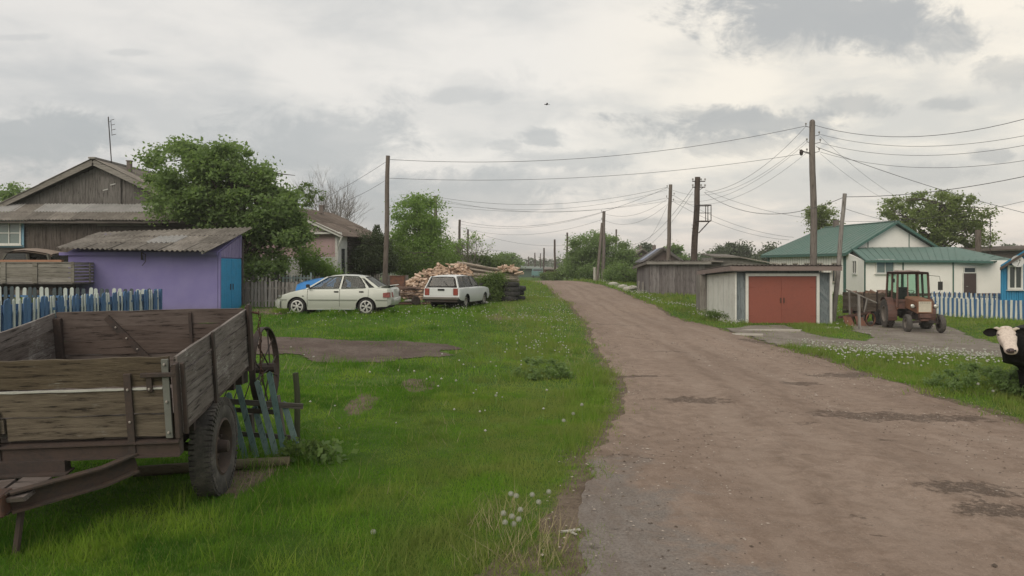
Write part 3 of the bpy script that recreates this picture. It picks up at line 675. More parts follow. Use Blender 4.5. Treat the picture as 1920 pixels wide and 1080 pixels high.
# ------------------------------------------------------------------ purple shed
def shed():
    zf = gz(-13, 30) - .15; x0, x1 = (128 - 960) / FPX * 30, (408 - 960) / FPX * 30
    r = thing('lilac_shed', 'lilac rendered shed with turquoise double doors and sloping slate roof', 'shed', ((x0 + x1)/2, 31.2, zf))
    y1 = 32.6; A = pz(471, 29.3); zfw = pz(471, 29.9) - .02; zbk = 3.62
    m, nn = M_('lilac_render'); v = nn.tc.outputs['Object']; a = nn.noise(v, 1.1, 6, .65); b = nn.noise(v, 30, 4, .7); st = nn.noise(nn.vmul(v, (3, 3, .35)), 1.2, 5, .7)
    col = nn.mix(nn.ss(a, .35, .7), (.18, .16, .335), (.205, .185, .36)); col = nn.mix(nn.m('MULTIPLY', nn.ss(st, .55, .75), .22), col, (.15, .13, .21))
    sz = nn.add('ShaderNodeSeparateXYZ', inp={0: v}).outputs[2]
    setc(nn, nn.mix(nn.m('MULTIPLY', nn.ss(nn.m('ADD', sz, nn.m('MULTIPLY', a, .6)), .9, .3), .5), col, (.16, .14, .17)), .9, b, .35, .008, spec=.2)
    w = MB(); w.slab([(x1, 30, zf), (x1, y1, zf), (x1, y1, zbk), (x1, 30, zfw)], (x0 - x1, 0, 0)); w.build('wall', m, r)
    bm_ = MB(); bm_.bar((x0 - .3, 29.93, zfw - .08), (x1 + .02, 29.93, zfw - .08), .08, .12); bm_.build('wall_plate', m, r)
    # side cladding above the door
    ug = MB(); boards(ug, (x1 + .03, 30.03, 2.60), (0, 1, 0), (1, 0, 0), y1 - 30.05, 0, .11, topf=lambda s: zfw + (zbk - zfw) * s / (y1 - 30) - 2.64, jit=.02)
    kind(ug.build('side_board', wood('lilac_boards', (.20, .165, .33), (.27, .23, .39), 'z', 1, .3), r), 'stuff')
    dz = 2.56; zb = gz(x1, 31) - .02
    for i in range(2):
        y_ = 30.10 + i * 1.14
        d = MB(); d.slab([(x1 + .03, y_, zb), (x1 + .03, y_ + 1.12, zb), (x1 + .03, y_ + 1.12, dz), (x1 + .03, y_, dz)], (.05, 0, 0)); dd = d.build('door', TEAL, r)
        for q in range(6): MB().bar((x1 + .09, y_ + .1 + q * .185, zb + .03), (x1 + .09, y_ + .1 + q * .185, dz - .04), .17, .016, (1, 0, 0)).build('board', TEAL, dd)
        MB().box((x1 + .11, y_ + (1.0 if i == 0 else .12), zb + .95), (.03, .04, .24)).build('handle', RUSTD, dd)
    for y_ in (30.05, y1 - .03): MB().bar((x1 + .06, y_, zb), (x1 + .06, y_, zbk - .25 if y_ > 31 else zfw), .08, .09).build('corner_post', m if y_ < 31 else DARK_Z, r)
    fl = Vector(P(105, 465, 29.4)); frt = Vector(P(386, 471, 29.2)); bk = Vector(P(469, 429, 32.8)); bl_ = Vector(P(187, 438, 33.2))
    sheet_roof(r, 'roof_sheet', fl, frt, bk, bl_, 6, 3, SLATE, matp=SLATEP, pale=((3, 1),), per=.2, amp=.032)
    MB().bar(frt - Vector((.15, 0, .06)), bk - Vector((.15, 0, .06)), .04, .1).build('verge_board', GREY_X, r)
    # bent cable hook on the front wall
    h = MB(); hp = P(266, 480, 29.9); h.box(hp, (.05, .06, .3)); h.tube([hp + Vector((.04, -.02, .12)), hp + Vector((.16, -.04, .05)), hp + Vector((.16, -.04, -.22)), hp + Vector((.02, -.03, -.38))], .014, 5)
    h.build('cable_hook', RUSTD, r)
shed()
# ------------------------------------------------------------------ pink and white house behind the sedan
def house_pink():
    C = Vector((-9.5, 42.0, 0)); ey = Vector((.196, .98, 0)); ex = Vector((-.98, .196, 0)); zb = .35; Wd, Dp = 6.6, 6.2
    ez = 4.05; rz_ = 5.45
    r = thing('pink_house', 'pink and white gabled house with brown roof behind the silver sedan', 'house', tuple(C + ex*3 + ey*3 + Vector((0, 0, zb))))
    def q(a, b, z): p = C + ex*a + ey*b; return Vector((p.x, p.y, z))
    pk = paint('pink_wall', (.46, .33, .33), .7, .3, scale=2)
    w = MB(); w.slab([q(0, 0, zb), q(Wd, 0, zb), q(Wd, 0, ez), q(Wd/2, 0, rz_), q(0, 0, ez)], ey * Dp); w.build('wall', pk, r)
    lo = MB(); lo.slab([q(-.01, -.06, zb), q(Wd, -.06, zb), q(Wd, -.06, 2.75), q(-.01, -.06, 2.75)], ey * .05); lo.build('lower_wall', paint('white_lower_wall', (.50, .50, .47), .7, .4, scale=2), r)
    # white corner pilaster wrapping both faces, dark logs on the side
    MB().slab([q(-.05, -.10, zb), q(-.05, 1.25, zb), q(-.05, 1.25, ez - .1), q(-.05, -.10, ez - .1)], ex * .12).build('corner_panel', WHITE, r)
    MB().slab([q(-.08, .45, 1.6), q(-.08, .85, 1.6), q(-.08, .85, 3.2), q(-.08, .45, 3.2)], ex * .02).build('narrow_window', PANE, r)
    for i in range(13):
        z = zb + .15 + i * .27
        MB().tube([q(-.02, 1.3, z), q(-.02, Dp, z)], .13, 7).build('log', LOGX, r)
    e2 = ey
    window(r, q(-.17, 2.75, 2.55), ey, -ex, 1.5, 1.35, cols=3, rows=1, pane=PANEG)
    for a in (1.6, 3.3, 5.0): window(r, q(a, -.12, 2.0), ex, -ey, .95, 1.2, cols=2, rows=2)
    # gable trim: white barge boards and horizontal moulding
    gm = MB().slab([q(.35, -.08, ez + .05), q(Wd - .35, -.08, ez + .05), q(Wd/2, -.08, rz_ - .12)], ey * .06); gm.build('gable', paint('pale_gable', (.44, .40, .36), .7, .4), r)
    for a0 in (-.45, Wd + .45): MB().bar(q(a0, -.42, ez - .17), q(Wd/2, -.42, rz_ + .03), .05, .2).build('barge_board', WHITE, r)
    MB().bar(q(-.3, -.2, ez - .02), q(Wd + .3, -.2, ez - .02), .25, .1).build('cornice', WHITE, r)
    for a0 in (-.5, Wd + .5):
        sheet_roof(r, 'roof_sheet', q(a0, -.5, ez - .18), q(a0, Dp + .4, ez - .18), q(Wd/2, Dp + .4, rz_ + .12), q(Wd/2, -.5, rz_ + .12), 5, 2, BROWNR)
    MB().tube([q(-.48, -.42, ez - .2), q(-.30, -.35, ez - .55), q(-.12, -.2, ez - .95), q(-.1, -.2, ez - 1.6)], .05, 6).build('downpipe', WHITE, r)
    ch = MB(); p = q(Wd/2 - .7, 3.6, rz_ + .15); ch.box(p, (.22, .22, .45)); ch.box(p + Vector((0, 0, .24)), (.28, .28, .06)); ch.build('chimney', MATS['brick_chimney'], r)
house_pink()
# ------------------------------------------------------------------ long white house with green roof
def house_green():
    C = Vector((24.3, 56.0, 0)); ex = Vector((.987, .16, 0)); ey = Vector((-.16, .987, 0)); zb = -.3; Wd, Dp = 7.3, 12.0
    ez, rz_ = 3.32, 5.42
    r = thing('white_house', 'long white panelled house with green metal roof and lean-to front', 'house', tuple(C + ex*3 + ey*6 + Vector((0, 0, zb))))
    def q(a, b, z): p = C + ex*a + ey*b; return Vector((p.x, p.y, z))
    w = MB(); w.slab([q(0, 0, zb), q(Wd, 0, zb), q(Wd, 0, ez), q(Wd/2, 0, rz_ - .1), q(0, 0, ez)], ey * (Dp - 3)); wallbox(w, q(0, Dp - 3, 0), ex, ey, Wd, 3, zb, ez)
    w.build('wall', SIDING, r)
    # roof: ridge with a hip at the far end, standing seams
    e = .45; rid0, rid1 = q(Wd/2, -.5, rz_ + .08), q(Wd/2, Dp - 3.2, rz_ + .08)
    def seam(a, b, c, d, n_):
        """roof plane a,b (eave) c,d (ridge) with raised seams"""
        mb = MB(); nrm = (Vector(b) - Vector(a)).cross(Vector(d) - Vector(a)).normalized()
        if nrm.z < 0: nrm = -nrm
        mb.slab([a, b, c, d], nrm * -.05).build('roof_plane', GREENR, r)
        sm = MB()
        for i in range(n_ + 1):
            s = i / n_; sm.bar(Vector(a).lerp(b, s) + nrm * .015, Vector(d).lerp(c, s) + nrm * .015, .03, .035, nrm)
        sm.build('seam', GREENR, r)
    seam(q(-e, -.5, ez - .16), q(-e, Dp + .3, ez - .16), rid1, rid0, 20)
    seam(q(Wd + e, -.5, ez - .16), q(Wd + e, Dp + .3, ez - .16), rid1, rid0, 20)
    MB().slab([q(-e, Dp + .3, ez - .16), q(Wd + e, Dp + .3, ez - .16), rid1], (0, 0, -.05)).build('hip_plane', GREENR, r)
    MB().bar(rid0, rid1, .3, .07).build('ridge_cap', GREENR, r)
    for a0 in (-e, Wd + e): MB().bar(q(a0, -.5, ez - .22), q(Wd/2, -.5, rz_), .05, .16).build('barge_board', GREENT, r)
    MB().bar(q(-e + .03, -.45, ez - .28), q(-e + .03, Dp + .3, ez - .28), .06, .16).build('gutter', GREENT, r)
    MB().slab([q(-.06, -.06, zb), q(.4, -.06, zb), q(.4, .02, zb), q(-.06, .02, zb)], (0, 0, ez - zb - .05)).build('corner_column', GREENT, r)
    MB().slab([q(-.06, 0, zb), q(-.02, 0, zb), q(-.02, .45, zb), q(-.06, .45, zb)], (0, 0, ez - zb - .05)).build('corner_column', GREENT, r)
    MB().bar(q(-.05, Dp - .3, zb), q(-.05, Dp - .3, ez), .35, .08).build('corner_column', GREENT, r)
    for b in (1.5, 3.6, 5.4, 7.2, 9.0, 10.6):
        window(r, q(-.02, b, 1.75), ey, -ex, .8, 1.45, cols=2, rows=1, fm=MATS.get('tan_frame') or paint('tan_frame', (.38, .35, .29), .6, .3))
    for a in (1.6, 4.9): MB().bar(q(a, -.03, ez + .02), q(a, -.03, ez + (rz_ - ez) * min(a, Wd - a) / (Wd/2) - .12), .05, .04).build('gable_strip', GREENT, r)
    st = MB()
    for b in np.arange(1, Dp, .35): st.bar(q(-.015, b, zb + .5), q(-.015, b, ez - .3), .02, .02)
    st.build('siding_joint', paint('siding_joint', (.42, .43, .41)), r)
    ch = MB(); p = q(Wd/2, 7.3, rz_ + .3); ch.box(p, (.35, .35, .6)); ch.build('chimney', MATS['brick_chimney'], r)
    # lean-to
    Y = 52.0; k = Y / FPX; X = lambda px: (px - 960) * k; Z = lambda py: CZ - (py - HOR) * k
    xe = X(1788); x0 = X(1620); ze = Z(487.5); xr = X(1905)
    lw = MB(); lw.slab([(x0, Y, zb), (x0 + .55, 56.05, zb), (x0 + .55, 56.05, 3.2), (x0, Y, ze - .05)], (.1, 0, 0)); lw.slab([(x0, Y, zb), (xr, Y, zb), (xr, Y, ze - .02), (x0, Y, ze - .02)], (0, .12, 0)); lw.slab([(xr, Y, zb), (xr, Y + 5, zb), (xr, Y + 5, ze - .1), (xr, Y, ze - .1)], (-.1, 0, 0))
    lw.build('lean_to_wall', SIDING, r)
    a, b = Vector((x0 - .1, Y - .35, ze - .02)), Vector((xe, Y - .35, ze - .02)); c, d = Vector(P(1790, 463, 56.3)), Vector(P(1594, 464, 56.3))
    seam(a, b, c, d, 14)
    seam(b + Vector((.0, 0, 0)), Vector(P(1862, 490, 51.2)), Vector(P(1905, 487, 56.3)), c, 6)
    MB().bar(a - Vector((0, 0, .08)), b - Vector((0, 0, .08)), .05, .13).build('fascia', GREENT, r)
    MB().bar(b - Vector((0, 0, .08)), Vector(P(1862, 492, 51.2)), .05, .13).build('fascia', GREENT, r)
    MB().bar(a, d, .05, .12).build('barge_board', GREENT, r)
    for px in (1621.5, 1693, 1787): MB().bar((X(px), Y - .02, zb), (X(px), Y - .02, ze - .1), .08, .04, (0, -1, 0)).build('trim_strip', GREENT, r)
    MB().bar((x0, Y - .04, Z(552)), (xr, Y - .04, Z(552)), .06, .16).build('plinth', paint('brown_plinth', (.11, .06, .05)), r)
    window(r, (X(1659), Y - .02, Z(499.5)), (1, 0, 0), (0, -1, 0), 1.25, .98, cols=2, rows=1, pane=PANEG)
    window(r, (x0 + .28, 54.0, Z(501)), (.13, .99, 0), (-.99, .13, 0), 1.0, .95, cols=2, rows=1)
    window(r, (X(1817.5), Y - .02, Z(506.5)), (1, 0, 0), (0, -1, 0), .86, .42, cols=1, rows=1, sill=False)
    dr = MB().box((X(1817.5), Y - .03, (Z(512) + Z(556)) / 2), (.84, .08, Z(512) - Z(556))).build('door', paint('brown_door', (.065, .045, .042), .6, .3), r)
    MB().box((X(1812), Y - .09, Z(537)), (.1, .03, .03)).build('handle', MATS['pale_metal'], dr)
    df = MB()
    for px in (1805, 1830): df.bar((X(px), Y - .04, Z(556)), (X(px), Y - .04, Z(512)), .05, .1, (0, -1, 0))
    df.build('door_frame', WHITE, r)
    b2 = MB().box((X(1866), Y - 2.5, Z(548) + .05), (1.0, .6, .5)).box((X(1866), Y - 2.5, Z(548) + .32), (1.1, .7, .06))
    solo(b2, 'blue_bin', paint('blue_plastic', (.03, .09, .20), .4), 'dark blue bin against the white wall beside the brown door', 'bin')
    m = MB(); b0 = P(1856, 470, 60); m.tube([b0 + Vector((0, 0, -2)), P(1857, 404, 60)], .035, 5)
    for z in (412, 424): m.tube([P(1855, z, 60), P(1861, z, 60)], .03, 5)
    solo(m, 'tv_antenna', RUSTD, 'thin antenna mast rising to the right of the oak tree', 'antenna')
house_green()
# ------------------------------------------------------------------ blue house at the right edge
def house_blue():
    Y = 39.5; k = Y / FPX; X = lambda px: (px - 960) * k; Z = lambda py: CZ - (py - HOR) * k; zb = -.6
    x0 = X(1876); x1 = X(2075); ax = (x0 + x1) / 2; ez = Z(497); az = ez + (ax - x0) * .62
    r = thing('blue_house', 'bright blue plank house with brown roof at the right edge', 'house', (ax, Y + 3, zb))
    w = MB(); w.slab([(x0, Y, zb), (x1, Y, zb), (x1, Y, ez), (ax, Y, az), (x0, Y, ez)], (5.2, 7, 0)); w.build('wall', paint('bright_blue_paint', (.028, .22, .40), .55, .3), r)
    bb = MB(); boards(bb, (x0, Y - .03, zb), (1, 0, 0), (0, -1, 0), x1 - x0, 0, .13, topf=lambda s: ez - zb + min(s, x1 - x0 - s) * .62 - .1, jit=.03, gap=.025)
    kind(bb.build('plank', MATS['bright_blue_paint'], r), 'stuff')
    for xe, s in ((x0 - .35, 1), (x1 + .35, -1)):
        a = Vector((xe, Y - .5, ez - .12)); d = Vector((ax, Y - .5, az + .12))
        MB().slab([a, a + Vector((5.9, 8, 0)), d + Vector((5.9, 8, 0)), d], (0, 0, -.14)).build('roof_plane', paint('brown_roof', (.085, .062, .052), .8, .4) if s == 1 else MATS['brown_roof'], r)
    window(r, (X(1901), Y - .08, Z(520)), (1, 0, 0), (0, -1, 0), .78, 1.25, cols=2, rows=1, fw=.1)
    window(r, (X(1960), Y - .08, Z(520)), (1, 0, 0), (0, -1, 0), .78, 1.25, cols=2, rows=1, fw=.1)
    d = thing('satellite_dish', 'round pale satellite dish on the blue house above the window', 'satellite dish', P(1910, 492, Y - .3))
    c = P(1908, 490, Y - .45); ax_ = Vector((-.25, -1, .2)).normalized()
    MB().ring(c, ax_, .3, [(0.0, -.06), (.1, -.052), (.2, -.028), (.29, .012), (.30, .012), (.2, -.04), (0.0, -.075)], 24).build('reflector', paint('dish_grey', (.46, .47, .46), .5, .3), d, smooth='all')
    MB().tube([c - Vector((0, 0, .25)), c + ax_ * .3 - Vector((0, 0, .05))], .012, 5).ball(c + ax_ * .3, .04, 6).build('feed_arm', RUSTD, d)
    MB().tube([c - ax_ * .05, c - ax_ * .05 + Vector((0, .35, 0))], .025, 5).build('bracket', RUSTD, d)
house_blue()
# ------------------------------------------------------------------ garage
def garage():
    Y = 34.0; k = Y / FPX; X = lambda px: (px - 960) * k; Z = lambda py: CZ - (py - HOR) * k; zb = -.40
    x0, x1 = X(1378), X(1558); zt = Z(511); D_ = 5.5
    r = thing('garage', 'grey-blue garage with wide brick-red double doors beside the road', 'garage', ((x0 + x1)/2, Y + 2.7, zb))
    wl = paint('pale_metal_wall', (.60, .60, .56), .7, .45, dc=(.36, .34, .30), scale=1.5)
    MB().slab([(x0, Y, zb), (x0, Y + D_, zb), (x0, Y + D_, zt - .2), (x0, Y, zt)], (.06, 0, 0)).build('side_wall', wl, r, label='pale metal side wall')
    sj = MB()
    for i in range(1, 6): sj.bar((x0 - .008, Y + i * .92, zb), (x0 - .008, Y + i * .92, zt - .06 - i*.03), .02, .012, (-1, 0, 0))
    sj.build('wall_joint', MATS['siding_joint'], r)
    bwd = wood('blue_grey_boards', (.115, .14, .15), (.17, .20, .21), 'z', 1, .3)
    MB().slab([(x0 + .06, Y + .05, zb), (x1, Y + .05, zb), (x1, Y + .05, zt), (x0 + .06, Y + .05, zt)], (0, D_, 0)).build('front_wall', bwd, r)
    dl, drr, dt = X(1403), X(1530), Z(518)
    # diagonal cladding left and right, level above
    for (a, b, z1, sgn, nm) in ((x0 + .07, dl - .14, zt, 1, 'l'), (drr + .14, x1 - .05, zt, -1, 'r')):
        z = zb - .3
        while z < z1 - .02:
            if nm == 'l': break
            p0 = (a, Y + .042, z + (0 if sgn > 0 else .45)); p1 = (b, Y + .042, z + (.45 if sgn > 0 else 0))
            if max(p0[2], p1[2]) < z1 - .04: MB().bar(p0, p1, .014, (.15 * math.cos(math.atan2(.45, b - a)) - .006), (0, 0, 1)).build('cladding_board', bwd, r)
            z += .15
    for i in range(2): MB().box((x0 + .07 + (dl - .14 - x0 - .07) * (i + .5) / 2, Y + .042, (zb + zt)/2), ((dl - .21 - x0)/2 - .006, .014, zt - zb - .02)).build('cladding_board', bwd, r)
    for i in range(2): MB().bar((dl - .14, Y + .01, dt + .14 + .06 + i * .11), (drr + .14, Y + .01, dt + .14 + .06 + i * .11), .03, .10).build('cladding_board', bwd, r)
    # frame
    f = MB(); f.bar((dl - .07, Y - .03, zb), (dl - .07, Y - .03, dt + .13), .12, .08, (0, -1, 0)); f.bar((drr + .07, Y - .03, zb), (drr + .07, Y - .03, dt + .13), .12, .08, (0, -1, 0)); f.bar((dl - .01, Y - .03, dt + .07), (drr + .01, Y - .03, dt + .07), .08, .12); f.build('door_frame', WHITE, r)
    MB().bar((x1 - .02, Y - .04, zb), (x1 - .02, Y - .04, zt), .10, .07, (0, -1, 0)).build('corner_trim', WHITE, r)
    MB().bar((x0 + .02, Y - .04, zb), (x0 + .02, Y - .04, zt), .07, .06, (0, -1, 0)).build('corner_trim', WHITE, r)
    red = paint('brick_red_paint', (.235, .072, .050), .55, .35, dc=(.16, .06, .046), scale=1.1, spec=.35); md = (dl + drr) / 2
    for a, b, s in ((dl + .01, md - .012, 1), (md + .012, drr - .01, -1)):
        dm = MB().slab([(a, Y - .01, -.30), (b, Y - .01, -.30), (b, Y - .01, dt), (a, Y - .01, dt)], (0, .05, 0)).build('door', red, r, bevel=.006)
        MB().box(((b - .06 if s > 0 else a + .06), Y - .03, .75), (.05, .04, .22)).build('handle', RUST, dm)
        for z in (.1, 1.35): MB().box(((a + .12 if s > 0 else b - .12), Y - .02, z), (.24, .02, .05)).build('hinge', red, dm)
    sm = MB().bar((md, Y - .025, -.3), (md, Y - .025, dt), .07, .02, (0, -1, 0)).build('cover_strip', red, r)
    # roof slab falling to the back
    fasc = paint('brown_pink_fascia', (.20, .155, .14), .7, .4, scale=4)
    zr = Z(499.5); MB().slab([(x0 - .25, Y - .4, zr), (x1 + .28, Y - .4, zr), (x1 + .28, Y + D_ + .3, zr - .26), (x0 - .25, Y + D_ + .3, zr - .26)], (0, 0, .04)).build('roof', SLATE, r)
    MB().bar((x0 - .28, Y - .43, zr - .09), (x1 + .30, Y - .43, zr - .09), .05, .19).build('fascia', fasc, r)
    MB().bar((x0 - .28, Y - .40, zr - .09), (x0 - .28, Y + D_ + .3, zr - .35), .05, .19).build('fascia', fasc, r)
    rr_ = MB(); a = Vector((x0 - .28, Y - .5, zr + .06)); b = Vector((x1 + .32, Y - .5, zr + .06)); corr(rr_, a, b, b + Vector((0, D_ + .9, -.28)), a + Vector((0, D_ + .9, -.28)), .18, .022); rr_.build('roof_sheet', slate_mat('dark_roof_felt', (.06, .045, .04), (.085, .065, .058), (.04, .03, .028)), r, smooth='all')
    MB().slab([(x0 - .35, Y + 4.9, zb), (x0 - .35, Y + 5.7, zb), (x0 - .35, Y + 5.7, zt - .15), (x0 - .35, Y + 4.9, zt - .15)], (.3, 0, 0)).build('rear_board', GREY_Z, r)
garage()
# ------------------------------------------------------------------ grey plank shed and far roofs, right of the road
def shed_grey():
    Y = 50.0; k = Y / FPX; X = lambda px: (px - 960) * k; Z = lambda py: CZ - (py - HOR) * k; zb = .2
    x0, x1 = X(1218), X(1322); zt = Z(495); D_ = 4.8
    r = thing('plank_shed', 'low grey shed of upright planks behind the cage-topped pole', 'shed', ((x0 + x1)/2, Y + 2, zb))
    MB().slab([(x0, Y, zb), (x1, Y, zb), (x1, Y, zt), (x0, Y, zt)], (0, D_, 0)).build('wall', DARK_Z, r)
    gm_ = wood('lilac_grey_planks', (.125, .110, .110), (.215, .195, .192), 'z', 1, .5)
    bmod = []; s = 0
    while s < x1 - x0 - .05:
        w = random.uniform(.15, .24); h = zt - zb - random.uniform(.0, .05)
        MB().box((x0 + s + w/2, Y - .03 - random.uniform(0, .02), zb + h/2), (w - .015, .03, h)).build('plank', gm_, r); s += w
    s = 0
    while s < D_ - .1:
        w = random.uniform(.3, .45); h = zt - zb - .07 * s
        MB().box((x0 - .03, Y + s + w/2, zb + h/2), (.03, w - .02, h)).build('plank', gm_, r); s += w
    zr = Z(491); a = [(x0 - .25, Y - .35, zr), (x1 + .3, Y - .35, zr), (x1 + .3, Y + D_ + .3, zr - .35), (x0 - .25, Y + D_ + .3, zr - .35)]
    MB().slab(a, (0, 0, .05)).build('roof', SLATE, r)
    MB().bar((x0 - .25, Y - .38, zr - .07), (x1 + .3, Y - .38, zr - .07), .04, .17).build('fascia', GREY_X, r)
    MB().bar((x0 - .28, Y - .35, zr - .07), (x0 - .28, Y + D_ + .3, zr - .42), .04, .17).build('fascia', GREY_X, r)
    rc = MB(); corr(rc, (x0 - .3, Y - .42, zr + .09), (x1 + .35, Y - .42, zr + .09), (x1 + .35, Y + D_ + .3, zr - .25), (x0 - .3, Y + D_ + .3, zr - .25), .2, .03); rc.build('roof_sheet', SLATE, r, smooth='all')
    for px, py in ((1205, 528), (1213, 529)): MB().bar((X(px), Y + 2.0 - .4, zb), (X(px), Y + 1.6, Z(py)), .12, .12).build('stump', GREY_Z, r)
shed_grey()
def gable_house(name, label, pts, dn, df, zb, wall, roofm, chim=None, roofl=None, sheet=False):
    """near gable (left eave, apex, right eave) in px at depth dn; ridge far end px at df"""
    (lx, ly), (ax, ay), (rx, ry), (fx, fy) = pts
    L_, A, R_ = P(lx, ly, dn), P(ax, ay, dn), P(rx, ry, dn); Fv = P(fx, fy, df); Fv.z = A.z; dv = Fv - A
    r = thing(name, label, 'house', ((L_.x + R_.x)/2, dn + 3, zb))
    lw, rw = L_.lerp(R_, .06), R_.lerp(L_, .06); ap = A - Vector((0, 0, .12))
    MB().slab([(lw.x, dn, zb), (rw.x, dn, zb), (rw.x, dn, rw.z), ap, (lw.x, dn, lw.z)], dv).build('wall', wall, r)
    off = Vector((0, -.3, 0))
    for e, m in ((L_, roofl or roofm), (R_, roofm)): MB().slab([e + off, A + off, A + dv, e + dv], (0, 0, .08)).build('roof', m, r)
    for e in (L_, R_): MB().bar(e + off*1.3 - Vector((0, 0, .08)), A + off*1.3 - Vector((0, 0, .08)), .05, .15).build('barge_board', DARK_X, r)
    if sheet: MB().slab([(L_ + off).lerp(A + off, .10) + dv*.25 + Vector((0, 0, .10)), (L_ + off).lerp(A + off, .97) + dv*.25 + Vector((0, 0, .10)), (L_ + off).lerp(A + off, .97) + dv*.6 + Vector((0, 0, .10)), (L_ + off).lerp(A + off, .10) + dv*.6 + Vector((0, 0, .10))], (0, 0, .02)).build('metal_sheet', paint('bluish_metal_sheet', (.19, .22, .32), .45), r, label='bluish metal sheet patched into the roof')
    if chim: MB().box(A.lerp(A + dv, chim) + Vector((0, 0, .2)), (.3, .3, .6)).build('chimney', MATS['brick_chimney'], r)
    return r
BLUEROOF = slate_mat('patched_roof', (.12, .115, .12), (.16, .155, .165), (.08, .075, .07))
gable_house('village_house', 'brown gabled house with grey roof right behind the plank shed', [(1204, 492), (1243, 465), (1282, 491), (1222, 466)], 64, 78, -.2, wood('red_brown_boards', (.085, .06, .055), (.13, .10, .095), 'x', 1, .1), BLUEROOF, .75, sheet=True)
gable_house('village_house', 'small dark house farthest right of the round bush', [(1182, 483), (1204, 467), (1226, 483), (1190, 468)], 96, 108, -.8, DARK_X, SLATE, .2)
def lowroof():
    r = thing('long_shed', 'long low grey shed roof behind the garage sloping to the right', 'shed', P(1400, 500, 52))
    a, b, c = P(1336, 483, 52), P(1386, 484, 52), P(1462, 498, 52)
    MB().slab([P(1336, 500, 52) - Vector((0, 0, 2.2)), P(1462, 500, 52) - Vector((0, 0, 2.2)), c, b, a], (0, 3, 0)).build('wall', GREY_X, r)
    for p, q_ in ((a, b), (b, c)): MB().slab([p + Vector((0, -.4, .02)), q_ + Vector((.0, -.4, .02)), q_ + Vector((0, 3.2, .25)), p + Vector((0, 3.2, .25))], (0, 0, .07)).build('roof', SLATE, r)
    MB().slab([P(1322, 490, 50) - Vector((0, 0, 2)), P(1352, 490, 50) - Vector((0, 0, 2)), P(1352, 491, 50), P(1322, 490, 50)], (0, 2.5, 0)).build('side_lean_to', DARK_X, r)
    MB().slab([P(1318, 490, 49.6), P(1356, 492, 49.6), P(1356, 490, 53), P(1318, 489, 53)], (0, 0, .06)).build('lean_to_roof', SLATE, r)
lowroof()
def barn_right():
    r = thing('dark_barn', 'dark barn with flat brown roofs between the oak and the blue house', 'barn', P(1880, 500, 72))
    MB().slab([P(1800, 500, 72) - Vector((0, 0, 2.4)), P(1960, 500, 72) - Vector((0, 0, 2.4)), P(1960, 468, 72), P(1800, 472, 72)], (0, 5, 0)).build('wall', DARK_X, r)
    MB().slab([P(1795, 472, 71.4), P(1965, 467, 71.4), P(1965, 461, 78), P(1795, 466, 78)], (0, 0, .12)).build('roof', BROWNR, r)
    solo(MB().tube([P(1834, 520, 60), P(1834, 431, 60)], .22, 8), 'wooden_post', POLEW, 'thick post standing in front of the oak foliage right side', 'post')
barn_right()
# far end of the street
def far_bits():
    r = thing('green_shed', 'long dark green shed at the far left end of the street', 'shed', P(992, 515, 185))
    MB().slab([P(972, 524, 185), P(1040, 524, 185), P(1040, 505, 185), P(972, 503.5, 185)], (0, 6, 0)).build('wall', paint('dull_green_wall', (.06, .10, .075), .7, .3), r)
    MB().slab([P(968, 503.5, 184), P(1043, 505, 184), P(1043, 502, 192), P(968, 501, 192)], (0, 0, .25)).build('roof', slate_mat('grey_green_roof', (.15, .18, .16), (.19, .21, .19), (.1, .12, .11)), r)
    k = 175 / FPX; c = P(1008, 521, 175); v = thing('parked_van', 'small teal van parked by the far green shed', 'van', c)
    tl = paint('teal_van_paint', (.10, .20, .20), .4, .2)
    MB().box(c + Vector((0, 2, .95)), (2.6, 4, 1.1)).box(c + Vector((0, 2, 1.75)), (2.3, 3.7, .6)).build('body', tl, v, bevel=.12)
    MB().poly([c + Vector((-1.0, -.02 + .12, 1.5)), c + Vector((1.0, .1, 1.5)), c + Vector((.95, .12, 2.0)), c + Vector((-.95, .12, 2.0))]).build('windscreen', PANE, v)
    for s in (-1, 1):
        MB().ring(c + Vector((s * 1.0, .3, .38)), (1, 0, 0), .38, [(.0, -.12), (.38, -.12), (.38, .12), (0, .12)], 14).build('wheel', BLACK, v)
far_bits()
def far_hut():
    r = thing('small_hut', 'tiny rust-brown hut by the crest pole left of the round bush', 'hut', P(1033, 520, 120))
    MB().box(P(1033, 514, 120), (1.9, 2.0, 1.7)).build('wall', wood('rust_boards', (.12, .07, .05), (.2, .13, .1), 'z'), r)
    MB().slab([P(1020, 505.5, 118.5), P(1046, 505.5, 118.5), P(1045, 502, 122), P(1021, 502, 122)], (0, 0, .12)).build('roof', SLATE, r)
far_hut()
